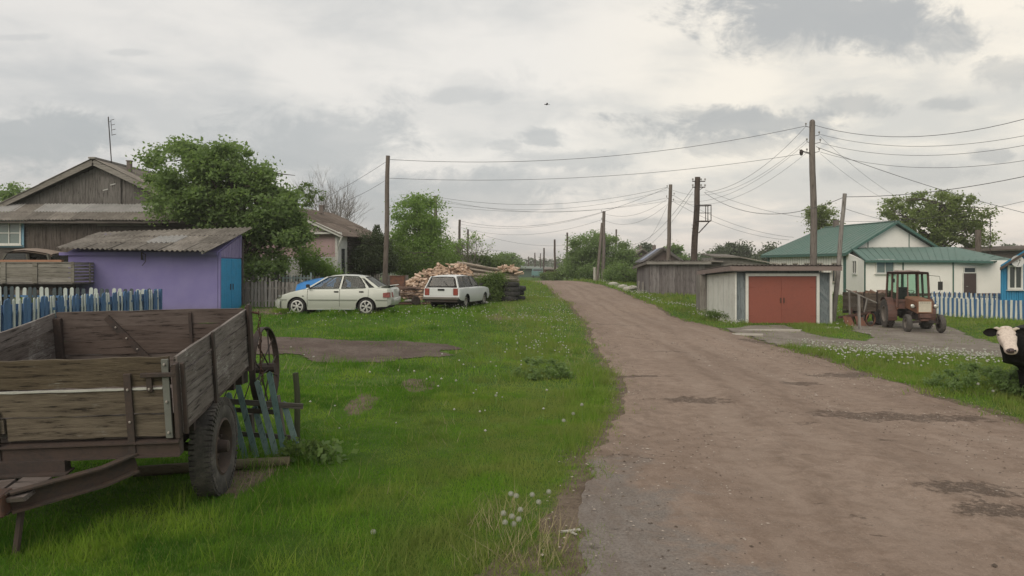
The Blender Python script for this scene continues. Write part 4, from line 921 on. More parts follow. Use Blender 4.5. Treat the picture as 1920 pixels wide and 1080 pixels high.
# ------------------------------------------------------------------ vegetation
L_DARK = leafy('dark_leaves', (.075, .125, .032), (.115, .175, .048), (.17, .235, .075), .5)
L_MID = leafy('mid_leaves', (.135, .205, .075), (.18, .265, .100), (.25, .34, .145), .58)
L_LITE = leafy('light_leaves', (.145, .24, .055), (.19, .30, .075), (.26, .37, .12), .55)
L_OAK = leafy('oak_leaves', (.135, .185, .050), (.18, .235, .072), (.25, .31, .12), .55)
L_JUN = leafy('juniper_needles', (.036, .054, .024), (.055, .078, .034), (.085, .11, .05), .2)
L_FAR = leafy('far_forest_leaves', (.042, .068, .026), (.062, .092, .034), (.085, .12, .045), .3, .05)
TWIG = paint('bare_twigs', (.16, .14, .12), .9, .3)
def leaf_cloud(ell, n_, size, rng, clumps, spread, up=.35, asp=1.0, shell=.5):
    """ell: list of (centre, radii); leaves gather in clumps; returns V,F"""
    vol = np.array([r[0]*r[1]*r[2] for _, r in ell]) ** .8; vol /= vol.sum(); C = []
    for i in rng.choice(len(ell), clumps, p=vol):
        c, r = ell[i]; d = rng.normal(size=3); d /= np.linalg.norm(d); q = rng.random() ** (1 / 3.0); q = q * (1 - shell) + shell * (.75 + .27 * rng.random())
        C.append(np.array(c) + d * q * np.array(r))
    C = np.array(C); wgt = rng.random(clumps) ** 1.2 + .15; wgt /= wgt.sum()
    ci = rng.choice(clumps, n_, p=wgt); sp = spread * (.5 + rng.random(clumps))
    off = np.clip(rng.normal(size=(n_, 3)), -1.7, 1.7); off *= (np.array([1, 1, .7]) * sp[ci][:, None]) * (.35 + .65 * rng.random((n_, 1)))
    c = C[ci] + off; nn_ = rng.normal(size=(n_, 3)); nn_[:, 2] = np.abs(nn_[:, 2]) + up; nn_ /= np.linalg.norm(nn_, axis=1)[:, None]
    t = np.cross(nn_, rng.normal(size=(n_, 3))); t /= np.linalg.norm(t, axis=1)[:, None]; b = np.cross(nn_, t)
    s = size * (.6 + .8 * rng.random((n_, 1))); a = s * asp
    V = np.stack([c - t*s*.5, c + b*a*.32, c + t*s*.5, c - b*a*.32], 1).reshape(-1, 3)
    return V, np.arange(n_ * 4).reshape(-1, 4), C
def npchild(name, V, F, mat, parent):
    V = V - np.array(wm(parent).translation); o = npmesh(name, V, F, mat); o.parent = parent; return o
LM, LS = 1.9, .62
def tree(name, label, px, d, crown, n_, size, mat, trunk=.15, seed=1, group=None, clumps=70, spread=.45, zb=None, dr=None, cat='tree', trunkpx=None, limbs=18, bark=None, shell=.5, asp=1.0):
    """crown: list of (px, py, rx_px, ry_px[, depth offset]) seen at depth d"""
    rng = np.random.default_rng(seed); k = d / FPX; bx = (px - 960) * k; zb = gz(bx, d) if zb is None else zb
    ell = []
    for c in crown:
        q = P(c[0], c[1], d + (c[4] if len(c) > 4 else 0)); ell.append(((q.x, q.y, q.z), (c[2]*k, (dr or c[2]*k*.9), c[3]*k)))
    r = thing(name, label, cat, (bx, d, zb), group=group)
    n_ = int(n_ * LM); size = size * LS; V, F, C = leaf_cloud(ell, n_, size, rng, clumps, spread, shell=shell, asp=asp)
    ok = V[:, 2].reshape(-1, 4).min(1) > zb - .05; F = F[ok]
    npchild('crown', V, F, mat, r)
    t = MB(); top = max(c[2] + r_[2]*.55 for c, r_ in ell); cx = np.mean([c[0] for c, _ in ell]); H = top - zb
    pts = [Vector((bx, d, zb - .1))]; 
    for i in range(1, 7): f = i / 6; pts.append(Vector((bx + (cx - bx) * f ** 1.5 + rng.normal() * .05 * H * .2, d + rng.normal() * .03 * H * .2, zb + H * f * .9)))
    t.tube(pts, [trunk * (1 - .14 * i) for i in range(7)], 8)
    for j in range(limbs):
        i = rng.integers(2, 6); p0 = pts[i].lerp(pts[i+1] if i < 6 else pts[i], rng.random()); c = Vector(C[rng.integers(len(C))])
        if c.z < p0.z - .5: c.z = p0.z + .2
        mid = p0.lerp(c, .5) + Vector((0, 0, .08 * (c - p0).length)); t.tube([p0, mid, c], [trunk * .38, trunk * .2, trunk * .05], 5, False)
    t.build('trunk', bark or BARK, r, smooth='all'); return r
def bare_tree(name, label, px, d, top, width, seed, stems=4, mat=None, cat='tree', leaves=0, depth=5):
    rng = random.Random(seed); k = d / FPX; bx = (px - 960) * k; zb = gz(bx, d); H = pz(top, d) - zb
    r = thing(name, label, cat, (bx, d, zb)); t = MB(); tips = []
    def grow(p, dr_, L, rad, lv):
        q = p + dr_ * L * .5 + Vector((rng.uniform(-1, 1), rng.uniform(-1, 1), rng.uniform(-.2, 1))) * L * .06; e = q + (dr_ + Vector((rng.uniform(-.2, .2), rng.uniform(-.2, .2), .12))).normalized() * L * .5
        t.tube([p, q, e], [rad, rad * .8, rad * .6], 4 if lv > 1 else 6, False)
        if lv >= depth: tips.append(e); return
        for _ in range(rng.choice((2, 3, 3))):
            nd = (dr_ + Vector((rng.uniform(-.65, .65), rng.uniform(-.65, .65), rng.uniform(-.1, .35)))).normalized(); s = rng.uniform(.55, .8)
            grow(q.lerp(e, rng.uniform(.2, 1)), nd, L * s, rad * .55, lv + 1)
    for i in range(stems):
        a = rng.uniform(-1, 1) * width * k / H; grow(Vector((bx + rng.uniform(-.2, .2), d, zb)), Vector((a, rng.uniform(-.2, .2), 1)).normalized(), H * .40, .02 + .006 * H, 0)
    t.build('branches', mat or TWIG, r)
    if leaves:
        g = np.random.default_rng(seed); T = np.array([tuple(p) for p in tips]); c = T[g.integers(len(T), size=leaves)] + g.normal(size=(leaves, 3)) * .12
        a = g.normal(size=(leaves, 3)); a /= np.linalg.norm(a, axis=1)[:, None]; b = np.cross(a, g.normal(size=(leaves, 3))); b /= np.linalg.norm(b, axis=1)[:, None]
        s = .10; V = np.stack([c - a*s, c + b*s*.6, c + a*s, c - b*s*.6], 1).reshape(-1, 3); npchild('leaves', V, np.arange(leaves*4).reshape(-1, 4), L_LITE, r)
    return r
tree('broad_tree', 'large leafy tree leaning over the lilac shed roof', 455, 35.2, [(335, 322, 80, 60), (395, 305, 60, 45), (430, 350, 85, 75), (485, 385, 70, 72), (525, 432, 48, 66), (455, 440, 80, 50), (350, 385, 60, 45), (500, 495, 48, 30)], 30000, .27, L_MID, .22, 3, clumps=300, spread=.36, limbs=90, dr=2.1, shell=.5)
tree('small_tree', 'bushy treetop behind the left slope of the dark house', 35, 58, [(38, 372, 30, 26), (18, 392, 24, 22), (60, 400, 34, 24)], 3500, .34, L_MID, .2, 4, clumps=40, spread=.6)
tree('garden_bush', 'pale green bush under the tree beside the pink house', 598, 38.5, [(596, 506, 24, 22), (618, 520, 22, 12), (575, 484, 18, 22)], 5000, .16, L_LITE, .06, 5, clumps=40, spread=.35, cat='bush')
bare_tree('bare_tree', 'leafless grey tree rising behind the pink house roof', 625, 58, 338, 30, 6, 10, depth=5)
tree('sapling', 'thin dark sapling above the left end of the brown roof', 580, 50, [(572, 352, 14, 9), (590, 366, 20, 11), (575, 378, 14, 10)], 420, .26, L_DARK, .05, 7, clumps=26, spread=.22, limbs=6)
tree('juniper', 'dark juniper bush between the pink house and the tall pole', 702, 44, [(700, 470, 30, 32), (690, 492, 34, 26), (718, 488, 30, 30)], 11000, .17, L_JUN, .1, 8, clumps=80, spread=.35, cat='bush')
def spruce():
    d = 45; r = thing('young_pine', 'dark spiky young pine tip above the juniper bush', 'tree', P(706, 500, d)); t = MB(); b = P(706, 500, d); tp = P(707, 420, d); t.tube([b, tp], [.06, .015], 5); t.build('trunk', BARK, r)
    g = MB(); 
    for i in range(9):
        f = .35 + i * .07
        for a in range(5): t_ = b.lerp(tp, f); an = a * 1.256 + i; L = .85 * (1.15 - f); g.tube([t_, t_ + Vector((math.cos(an) * L * .5, math.sin(an) * L * .5, L * .3)), t_ + Vector((math.cos(an) * L * .75, math.sin(an) * L * .75, L))], [.05, .06, .015], 4)
    g.build('crown', L_JUN, r)
spruce()
tree('birch', 'bright green bushy birch right of the tall left pole', 792, 58, [(775, 395, 34, 28), (800, 405, 36, 34), (790, 445, 48, 45), (815, 470, 38, 42), (760, 465, 36, 42), (790, 490, 55, 32), (752, 410, 16, 12)], 20000, .25, L_LITE, .14, 9, clumps=190, spread=.5, limbs=30, dr=1.8)
tree('hedge_bush', 'dark green bush at the foot of the bright birch', 742, 52, [(738, 482, 24, 30), (770, 500, 30, 20), (835, 500, 26, 22)], 6500, .2, L_DARK, .08, 10, clumps=60, spread=.45, cat='bush')
bare_tree('bare_shrub', 'sparse twiggy shrub behind the log pile', 888, 76, 436, 34, 12, 7, cat='shrub', leaves=500, depth=4)
tree('hedge_bush', 'low green bushes behind the far end of the log pile', 880, 78, [(862, 492, 26, 16), (900, 494, 30, 14), (930, 500, 24, 12), (850, 478, 16, 18)], 7000, .3, L_DARK, .08, 13, clumps=60, spread=.6, cat='bush')
tree('round_tree', 'small round tree on the far horizon left of the road', 948, 150, [(948, 489, 17, 13), (940, 496, 14, 10), (958, 497, 14, 9)], 2600, .7, L_MID, .25, 14, clumps=34, spread=1.0)
tree('round_bush', 'huge round dark bush on the right of the road crest', 1125, 86, [(1105, 470, 38, 36), (1140, 480, 44, 38), (1085, 495, 26, 28), (1165, 500, 32, 28), (1120, 505, 58, 24), (1188, 510, 18, 16)], 26000, .30, L_MID, .2, 15, clumps=260, spread=.62, cat='bush', limbs=20)
tree('roadside_bush', 'low bush below the right flank of the round bush', 1172, 70, [(1165, 515, 30, 18), (1190, 520, 14, 16), (1140, 520, 14, 10)], 4500, .22, L_MID, .07, 16, clumps=44, spread=.42, cat='bush')
tree('slim_tree', 'slim leafy tree behind the green hipped roof', 1543, 74, [(1540, 396, 24, 20), (1552, 408, 20, 20), (1528, 412, 18, 22), (1545, 430, 26, 24)], 3600, .30, L_OAK, .16, 17, clumps=60, spread=.42)
tree('oak_tree', 'wide spreading oak tree behind the white gable', 1752, 76, [(1700, 395, 42, 28), (1745, 380, 48, 30), (1785, 392, 42, 32), (1815, 415, 28, 24), (1760, 425, 75, 30), (1680, 400, 26, 14), (1830, 400, 12, 12), (1715, 440, 55, 30), (1785, 448, 58, 28), (1830, 440, 22, 24)], 9500, .40, L_OAK, .34, 18, clumps=230, spread=.5, limbs=60, dr=3.2, shell=.6)
tree('small_tree', 'little tree right of the brown gable behind the plank shed', 1266, 112, [(1264, 472, 12, 13), (1272, 484, 13, 12)], 1500, .55, L_MID, .15, 19, clumps=24, spread=.6)
tree('round_tree', 'dome-shaped treetop above the ridge of the brown gable', 1212, 160, [(1212, 469, 11, 8), (1212, 480, 12, 10)], 900, .8, L_FAR, .2, 20, clumps=14, spread=.9)
tree('round_tree', 'tall pair of round treetops above the long low shed', 1378, 170, [(1366, 470, 16, 14), (1390, 474, 14, 12), (1345, 484, 16, 9)], 3000, .85, L_FAR, .25, 21, clumps=40, spread=1.1)
tree('round_tree', 'round treetop left of the green hipped roof', 1445, 165, [(1445, 476, 13, 13), (1448, 488, 18, 9)], 1500, .85, L_FAR, .25, 22, clumps=24, spread=1.0)
tree('scrub_bush', 'dark scrubby bush against the nose of the white estate car', 925, 38, [(916, 535, 22, 20), (930, 532, 15, 18), (905, 556, 18, 14), (925, 556, 25, 14)], 8000, .13, L_DARK, .04, 23, clumps=80, spread=.28, cat='bush')
tree('garage_weeds', 'dark low weeds along the pale side wall of the garage', 1345, 35.5, [(1335, 590, 16, 6), (1360, 596, 18, 7), (1385, 602, 14, 7), (1395, 606, 8, 5)], 2600, .10, L_DARK, .01, 24, clumps=50, spread=.16, cat='weeds', limbs=0, dr=.6)
# weeds with big leaves near the road
def weed(name, label, x, y, w, h, n_, size, mat, seed, cat='weeds'):
    rng = np.random.default_rng(seed); z = gz(x, y); r = thing(name, label, cat, (x, y, z))
    V, F, C = leaf_cloud([((x, y, z + h*.35), (w/2, w/2.4, h*.6))], n_, size, rng, int(30 + n_/90), size * 1.3, up=.1, asp=1.0, shell=.3)
    V[:, 2] = np.maximum(V[:, 2], z); npchild('foliage', V, F, mat, r)
    t = MB()
    for c in C[:26]: t.tube([(x + (c[0]-x)*.5, y + (c[1]-y)*.5, z - .02), tuple(c)], [.006, .003], 4, False)
    kind(t.build('stems', L_LITE, r), 'stuff'); return r
tree('crest_bush', 'dark bush at the road crest between the crest pole and round bush', 1052, 98, [(1048, 517, 14, 9), (1070, 515, 14, 10), (1058, 508, 10, 8)], 1500, .32, L_DARK, .06, 25, clumps=24, spread=.5, cat='bush', limbs=4)
tree('crest_bush', 'small dark bush left of the crest pole far down', 1026, 118, [(1024, 518, 12, 7), (1036, 519, 10, 6)], 900, .36, L_DARK, .06, 26, clumps=16, spread=.5, cat='bush', limbs=3)
def gw(px, py): p = G(px, py); return p.x, p.y
weed('nettle_clump', 'dense dark nettle clump in front of the cow', *gw(1838, 738), 1.9, .50, 5200, .058, L_MID, 31)
weed('nettle_clump', 'leafy nettles below the cow at the right picture edge', *gw(1935, 742), 1.3, .55, 3600, .058, L_MID, 32)
weed('dock_clump', 'dark dock clump among dandelions on the left verge', *gw(1015, 708), 1.15, .42, 2600, .055, L_MID, 33)
weed('burdock', 'broad-leaved burdock plant right of the turquoise pickets', *gw(603, 866), .42, .22, 170, .095, L_MID, 34, 'plant')
weed('nettle_clump', 'small dark weeds at the foot of the turquoise pickets', *gw(565, 868), .55, .30, 420, .06, L_DARK, 35)
# far forest and rolling ground
def forest():
    rng = np.random.default_rng(77); Vs, Fs, o = [], [], 0
    spec = []
    for i in range(420):
        px = rng.uniform(-200, 2200); d = rng.uniform(330, 520); spec.append((px, d, rng.uniform(7, 11), 0))
    for i in range(90): px = rng.uniform(1285, 1480); d = rng.uniform(180, 240); spec.append((px, d, rng.uniform(3.5, 6.0), 1))
    for i in range(150): px = rng.uniform(1800, 2350); d = rng.uniform(240, 300); spec.append((px, d, rng.uniform(4, 7), 2))
    for i in range(160): px = rng.uniform(600, 1080); d = rng.uniform(200, 300); spec.append((px, d, rng.uniform(1.6, 2.6), 3))
    for px, d, h, kd in spec:
        x = (px - 960) / FPX * d; z = gz(x, d)
        if kd == 0: z = pz(np.interp(px, [-200, 900, 1060, 1200, 1500, 2300], [484, 481, 483, 479, 475, 472]) + rng.uniform(0, 5), d) - h
        if kd == 1: z = pz(np.interp(px, [1285, 1340, 1400, 1480], [478, 470, 472, 473]) + rng.uniform(0, 8), d) - h
        if kd == 2: z = pz(np.interp(px, [1800, 1850, 1880, 2300], [468, 461, 456, 448]) + rng.uniform(0, 10), d) - h
        n_ = 110 if kd != 3 else 40
        V, F, _ = leaf_cloud([((x, d, z + h*.6), (h*.38, h*.38, h*.42))], n_, h * .14, rng, 16, h * .10, shell=.6)
        Vs.append(V); Fs.append(F + o); o += len(V)
    kind(npmesh('far_forest', np.concatenate(Vs), np.concatenate(Fs), L_FAR), 'stuff')
forest()
def hills():
    """wooded rise behind the village, carries the forest"""
    xs = np.linspace(-700, 900, 90); rows = []
    for d, dp in ((150, None), (230, .0), (300, .45), (420, .85), (560, 1.0), (1000, .8)):
        row = []
        for x in xs:
            px = 960 + x / max(d, 1) * FPX; g = float(CPA[:, 2].min()) if d > 400 else tz0(x, d) - .6
            if d == 150: row.append((x, d, tz0(x, d) - 1.5)); continue
            t = pz(np.interp(px, [-200, 900, 1200, 1500, 1900, 2300], [497, 495, 494, 491, 480, 474]), min(d, 560))
            row.append((x, d, g + (max(t, g) - g) * dp + math.sin(x * .02 + d) * .4))
        rows.append(row)
    kind(MB().quadgrid(rows).build('hills', paint('meadow_hill', (.045, .068, .026), .95, .4, scale=.05), None, smooth='all'), 'structure')
hills()
# ------------------------------------------------------------------ dandelions
SEED = paint('dandelion_fluff', (.40, .40, .35), .95, .3, scale=30); STEM = L_LITE
DENS = .6
def puffs():
    rng = np.random.default_rng(5)
    zones = [([(1195,560),(1243,572),(1320,578),(1400,598),(1400,618),(1356,612),(1306,598),(1243,578)], 900, .85), ([(1120,528),(1200,548),(1240,570),(1190,556),(1140,540)], 380, 1),
      ([(1440,640),(1560,655),(1700,664),(1900,676),(1900,700),(1700,700),(1600,685),(1500,660)], 600, .9), ([(1500,655),(1640,660),(1700,675),(1650,700),(1560,680)], 260, .9),
      ([(930,640),(1060,625),(1070,690),(960,720),(900,690)], 130, .8), ([(520,590),(980,585),(1060,600),(1050,640),(980,630),(500,625)], 330, .55), ([(960,560),(1040,560),(1090,610),(1030,640),(960,600)], 260, .7),
      ([(800,640),(1000,650),(1060,750),(1000,860),(820,820)], 40, .8), ([(1770,620),(1860,640),(1800,628)], 50, .6), ([(1560,560),(1600,600),(1640,640),(1570,620)], 60, .7), ([(540,650),(800,700),(900,800),(600,840)], 22, .7), ([(790,572),(930,575),(940,590),(790,588)], 110, .7), ([(930,545),(1020,545),(1020,560),(940,565)], 120, .6)]
    oc = np.array([(0,0,1),(1,0,0),(0,1,0),(-1,0,0),(0,-1,0),(0,0,-.8),(.6,.6,.55),(-.6,.6,.55),(-.6,-.6,.55),(.6,-.6,.55)], float); of = np.array([(0,1,6),(0,6,2),(0,2,7),(0,7,3),(0,3,8),(0,8,4),(0,4,9),(0,9,1),(1,2,6),(2,3,7),(3,4,8),(4,1,9),(5,2,1),(5,3,2),(5,4,3),(5,1,4)])
    Vs, Fs, SV, SF = [], [], [], []; o = so_ = 0
    for poly, n_, hh in zones:
        wp = [G0(*p) for p in poly]; xs = [p[0] for p in wp]; ys_ = [p[1] for p in wp]; k = 0; tries = 0; cl_ = rng.integers(1, 99)
        while k < n_ and tries < n_ * 40:
            tries += 1; x = rng.uniform(min(xs), max(xs)); y = rng.uniform(min(ys_), max(ys_))
            if rng.random() > .5 + 2.4 * float(_vn(np.array([x]), np.array([y]), 1.6, cl_)[0]): continue
            if not bool(inpoly(np.array([x]), np.array([y]), wp)[0]) or bool(clearing(np.array([x]), np.array([y]))[0]): continue
            k += 1.0 / DENS; z = gz(x, y); rt = x > road_r(y); h = rng.uniform(.12, .26) * hh + .05; r_ = rng.uniform(.012, .022) * (1 + y * .004) * (1.3 if rt else 1.0); lx, ly = rng.normal(0, .03, 2)
            Vs.append(oc * r_ + np.array([x + lx, y + ly, z + h])); Fs.append(of + o); o += len(oc)
            w = .0035 * (1 + y * .04); SV.append(np.array([[x - w, y, z], [x + w, y, z], [x + lx, y + ly, z + h]])); SF.append(np.array([[0, 1, 2]]) + so_); so_ += 3
    kind(npmesh('dandelion_clocks', np.concatenate(Vs), np.concatenate(Fs), SEED), 'stuff'); kind(npmesh('dandelion_stems', np.concatenate(SV), np.concatenate(SF), STEM), 'stuff')
puffs()
def near_dandelions():
    spots = [(958, 934, 62, 'white dandelion clock with a dark bald spot, topmost left of the near group'), (968, 938, 60, 'dandelion clock touching the bald-spotted one of the near group'), (998, 936, 44, 'dandelion clock upper middle of the near group'), (1010, 950, 36, 'dandelion clock right of the upper middle one'), (944, 971, 50, 'leftmost dandelion clock of the lower cluster'), (960, 977, 46, 'central dandelion clock of the lower cluster'), (973, 982, 48, 'largest dandelion clock low right in the cluster'), (947, 988, 34, 'lowest left dandelion clock of the lower cluster'), (963, 991, 28, 'small lowest middle dandelion clock of the cluster'), (976, 964, 40, 'small dandelion clock above the lower cluster'), (1029, 928, 26, 'single small dandelion clock right of the near group'),
      (1091, 760, 60, 'tall dandelion clock on the verge at the left road edge'), (1057, 792, 62, 'dandelion clock standing on a long stem over dark grass'), (855, 713, 18, 'short dandelion clock alone on the left of the lawn'), (930, 742, 16, 'dandelion clock low in the lawn below the dock clump'), (1834, 724, 34, 'big dandelion clock in front of the nettle clump by the cow'), (1862, 737, 20, 'small dandelion clock right of the big one by the nettles'), (700, 999, 10, 'lone short dandelion clock low in the near lawn'), (1075, 775, 30, 'faint dandelion clock left of the tall verge one')]
    for px, py, sh, lb in spots:
        b = G(px, py + sh); s = (b.y / FPX); h = sh * s; r = thing('dandelion', lb or 'white dandelion clock in the near group at the road edge', 'flower', b, group=None if lb else 'dandelion clocks by the near road edge')
        dx_ = random.uniform(-.02, .02); MB().tube([(b.x + dx_, b.y, b.z), (b.x + dx_*.5, b.y, b.z + h*.6), (b.x, b.y, b.z + h)], .0028, 4).build('stem', STEM, r)
        m = MB(); c = Vector((b.x, b.y, b.z + h)); m.ball(c, .008, 6)
        for i in range(150):
            z = 1 - 1.75 * (i + .5) / 150; a = i * 2.39996; q = math.sqrt(max(0, 1 - z*z)); dv = Vector((q * math.cos(a), q * math.sin(a), z)); e = c + dv * .023; t1 = dv.cross(Vector((.3, .5, .8))).normalized() * .004; t2 = dv.cross(t1).normalized() * .004
            m.poly([e - t1, e + t2, e + t1]); m.poly([c + dv * .006 - t1 * .1, c + dv * .006 + t1 * .1, e])
        m.build('seed_head', SEED, r)
near_dandelions()
# tall grass tufts along the verges
def tufts():
    rng = np.random.default_rng(9); V = []
    zones = [([(940,640),(1080,640),(1110,700),(980,720)], 60), ([(1440,642),(1900,670),(1920,780),(1640,700)], 170), ([(430,860),(600,850),(600,890),(430,885)], 14), ([(1080,700),(1150,700),(1130,800),(1060,900),(1040,800)], 60), ([(1380,604),(1402,612),(1560,612),(1600,600),(1570,640)], 60), ([(1195,560),(1400,618),(1330,580),(1200,548)], 120), ([(520,583),(760,588),(940,575),(940,582),(760,596),(520,592)], 120), ([(0,1000),(200,990),(200,1060),(0,1075)], 10), ([(450,575),(470,577),(460,600)], 10), ([(600,640),(900,600),(1050,600),(960,860),(620,900)], 110), ([(300,960),(1000,860),(900,1080),(100,1080)], 60)]
    for poly, n_ in zones:
        wp = [G0(*p) for p in poly]; xs = [p[0] for p in wp]; ys_ = [p[1] for p in wp]; k = 0; t = 0
        while k < n_ and t < n_ * 30:
            t += 1; x = rng.uniform(min(xs), max(xs)); y = rng.uniform(min(ys_), max(ys_))
            if not bool(inpoly(np.array([x]), np.array([y]), wp)[0]) or bool(clearing(np.array([x]), np.array([y]))[0]): continue
            k += 1; z = gz(x, y); s = rng.uniform(.6, 1.3); R_ = rng.uniform(.05, .16)
            for _ in range(int(26 + R_ * 200)):
                a, b = rng.normal(0, R_, 2); h = rng.uniform(.12, .24) * s; w = .003 * (.6 + y * .07); ph = rng.uniform(0, PI); l1, l2 = rng.normal(0, .4, 2) * h
                bx, by = math.cos(ph) * w, math.sin(ph) * w; V += [(x+a-bx, y+b-by, z), (x+a+bx, y+b+by, z), (x+a+l1, y+b+l2, z+h)]
    V = np.array(V); kind(npmesh('grass_tufts', V, np.arange(len(V)).reshape(-1, 3), MG), 'stuff')
tufts()
def straw():
    rng = np.random.default_rng(19); V = []
    for poly, n_ in (([(920,560),(1060,560),(1110,620),(1150,720),(1120,830),(1050,800),(1040,650),(930,620)], 900), ([(1440,642),(1900,672),(1920,785),(1640,706)], 420), ([(1195,560),(1400,618),(1330,580),(1200,548)], 200), ([(820,1010),(1090,900),(1085,1078),(840,1078)], 420), ([(500,640),(900,660),(900,1000),(500,900)], 260), ([(440,580),(560,585),(500,600)], 60), ([(430,870),(560,870),(500,930),(420,930)], 60)):
        wp = [G0(*p) for p in poly]; xs = [p[0] for p in wp]; ys_ = [p[1] for p in wp]
        x = rng.uniform(min(xs), max(xs), n_ * 4); y = rng.uniform(min(ys_), max(ys_), n_ * 4); k = inpoly(x, y, wp) & ~clearing(x, y) & (_vn(x, y, .8, 71) > -.12); x, y = x[k][:n_], y[k][:n_]; z = tz(x, y)
        for i in range(len(x)):
            h = rng.uniform(.05, .26); w = .0026 * (.6 + y[i] * .06); a = rng.uniform(0, PI); lx, ly = rng.normal(0, .6, 2) * h
            V += [(x[i] - math.cos(a)*w, y[i] - math.sin(a)*w, z[i]), (x[i] + math.cos(a)*w, y[i] + math.sin(a)*w, z[i]), (x[i] + lx, y[i] + ly, z[i] + h)]
    V = np.array(V); kind(npmesh('dry_grass', V, np.arange(len(V)).reshape(-1, 3), paint('straw', (.30, .26, .14), .9, .5, scale=20)), 'stuff')
straw()
# ------------------------------------------------------------------ fences
def picket_mesh(w, h, t, mat, top='round', name='picket'):
    mb = MB(); pts = []
    if top == 'round':
        for i in range(7): a = PI * i / 6; pts.append((math.cos(a) * w/2, 0, h - w/2 + math.sin(a) * w/2))
    elif top == 'point': pts = [(w/2, 0, h - w*.5), (0, 0, h), (-w/2, 0, h - w*.5)]
    else: pts = [(w/2, 0, h), (-w/2, 0, h)]
    pts = [(w/2, 0, 0)] + pts + [(-w/2, 0, 0)]; mb.slab(pts, (0, t, 0)); return mb.mesh(name, mat)
def fence(name, label, a, b, sp, w, h, mats, top='round', t=.02, rail=True, railm=None, jit=.02, side=1, hs=None, ztop=None, group=None, lean=.0, ws=None):
    a = Vector((*a, 0)); b = Vector((*b, 0)); L_ = (b - a).length; u = (b - a) / L_; ang = math.atan2(u.y, u.x); n_ = int(L_ / sp)
    r = thing(name, label, 'fence', ((a.x+b.x)/2, (a.y+b.y)/2, gz((a.x+b.x)/2, (a.y+b.y)/2)), group=group); inv = r.matrix_basis.inverted()
    meshes = {}
    for i in range(n_ + 1):
        p = a + u * (i * sp); z = gz(p.x, p.y) - .03; m = mats[i % len(mats)]; w_i = ws[i % len(ws)] if ws else w; hh = (hs[i % len(hs)] if hs else h)
        if ztop: zt = ztop[0] + (ztop[1] - ztop[0]) * i / n_; hh = round(zt - z, 1); z = zt - hh
        key = (m.name, hh)
        if key not in meshes: meshes[key] = picket_mesh(w_i, hh, t, m, top)
        o = bpy.data.objects.new('picket', meshes[key]); COL.objects.link(o); o.parent = r
        o.matrix_basis = inv @ (Matrix.Translation((p.x, p.y, z + random.uniform(-jit, jit))) @ Matrix.Rotation(ang, 4, 'Z') @ Matrix.Rotation(random.gauss(0, 1) * (.016 + lean), 4, 'Y') @ Matrix.Rotation(random.gauss(0, 1) * .02, 4, 'X'))
    if rail:
        nrm = Vector((-u.y, u.x, 0)) * side
        for f in (.25, .72):
            mb = MB(); k = max(2, int(L_ / 2)); pts = [a + u * (L_ * i / k) for i in range(k + 1)]
            zt = (lambda p, s: (ztop[0] + (ztop[1]-ztop[0]) * s - h * (1 - f))) if ztop else (lambda p, s: gz(p.x, p.y) + h * f)
            for i in range(k): p, q = pts[i], pts[i+1]; mb.bar(Vector((p.x, p.y, zt(p, i/k))) + nrm * .04, Vector((q.x, q.y, zt(q, (i+1)/k))) + nrm * .04, .035, .07)
            mb.build('rail', railm or GREY_X, r)
        for i in range(0, max(2, int(L_ / 2.6)) + 1):
            p = a + u * (L_ * i / max(2, int(L_ / 2.6))) + nrm * .1; z = gz(p.x, p.y)
            MB().bar((p.x, p.y, z - .1), (p.x, p.y, (ztop[0] - .1 if ztop else z + h * .9)), .09, .09).build('post', railm or GREY_Z, r)
    return r
PKW = paint('chalky_white_picket', (.44, .48, .46), .7, .4, scale=4, objrand=.2); PKD = paint('grey_blue_picket', (.050, .070, .082), .7, .4, scale=4, objrand=.3)
def xw(px, d): return (px - 960) / FPX * d
fence('picket_fence', 'near blue and white picket fence running away behind the cart', (-11.02, 13.6), (xw(298, 27), 27), .21, .12, 1.15, [PKW, PKW, BLUEP, BLUEP], 'round', ztop=(1.56, 1.46), railm=BLUEP, side=1, ws=[.085, .085, .15, .15])
solo(MB().slab([(-11.25, 13.6, .45), (xw(298, 27) - .12, 27, .45), (xw(298, 27) - .12, 27, 1.32), (-11.25, 13.6, 1.42)], (-.02, 0, 0)), 'fence_backing', BLUEP, 'solid blue board screen just behind the near picket fence', 'board')
fence('picket_fence', 'far blue and white picket fence in front of the plank truck bed', (xw(-60, 27.1), 27.2), (xw(296, 27), 27.1), .212, .13, 1.15, [PKW, PKW, PKD, PKD], 'round', ztop=(1.56, 1.46), railm=BLUEP, side=1)
fence('picket_fence', 'blue and white striped fence beside the tractor', (xw(1742, 41.4), 41.4), (xw(2060, 35), 35.0), .112, .102, 1.0, [WHITEP, BLUEP], 'flat', railm=BLUEP, side=1, jit=.012)
fence('picket_fence', 'second striped fence further back below the brown door', (xw(1748, 46), 46.0), (xw(1876, 45), 45.0), .13, .09, 1.05, [WHITEP, BLUEP], 'point', railm=BLUEP, side=1)
fence('plank_fence', 'grey plank fence between the lilac shed and the sedan', (xw(454, 33), 33.0), (xw(606, 33.2), 33.2), .142, .098, 1.13, [GREY_Z], 'flat', jit=.03, side=1, lean=.01)
fence('picket_fence', 'dark picket fence deeper in the garden under the broad tree', (xw(456, 36.5), 36.5), (xw(600, 37), 37), .16, .09, 1.3, [GREY_Z], 'point', jit=.04, side=1, lean=.02)
fence('picket_fence', 'thin grey picket fence behind the sedan roof', (xw(606, 40), 40), (xw(730, 41.5), 41.5), .15, .055, 1.25, [GREY_Z], 'point', jit=.05, lean=.02)
fence('board_fence', 'grey board fence right of the tall left pole', (xw(728, 41.6), 41.6), (xw(765, 42), 42), .2, .19, 1.2, [GREY_Z], 'flat', jit=.03)
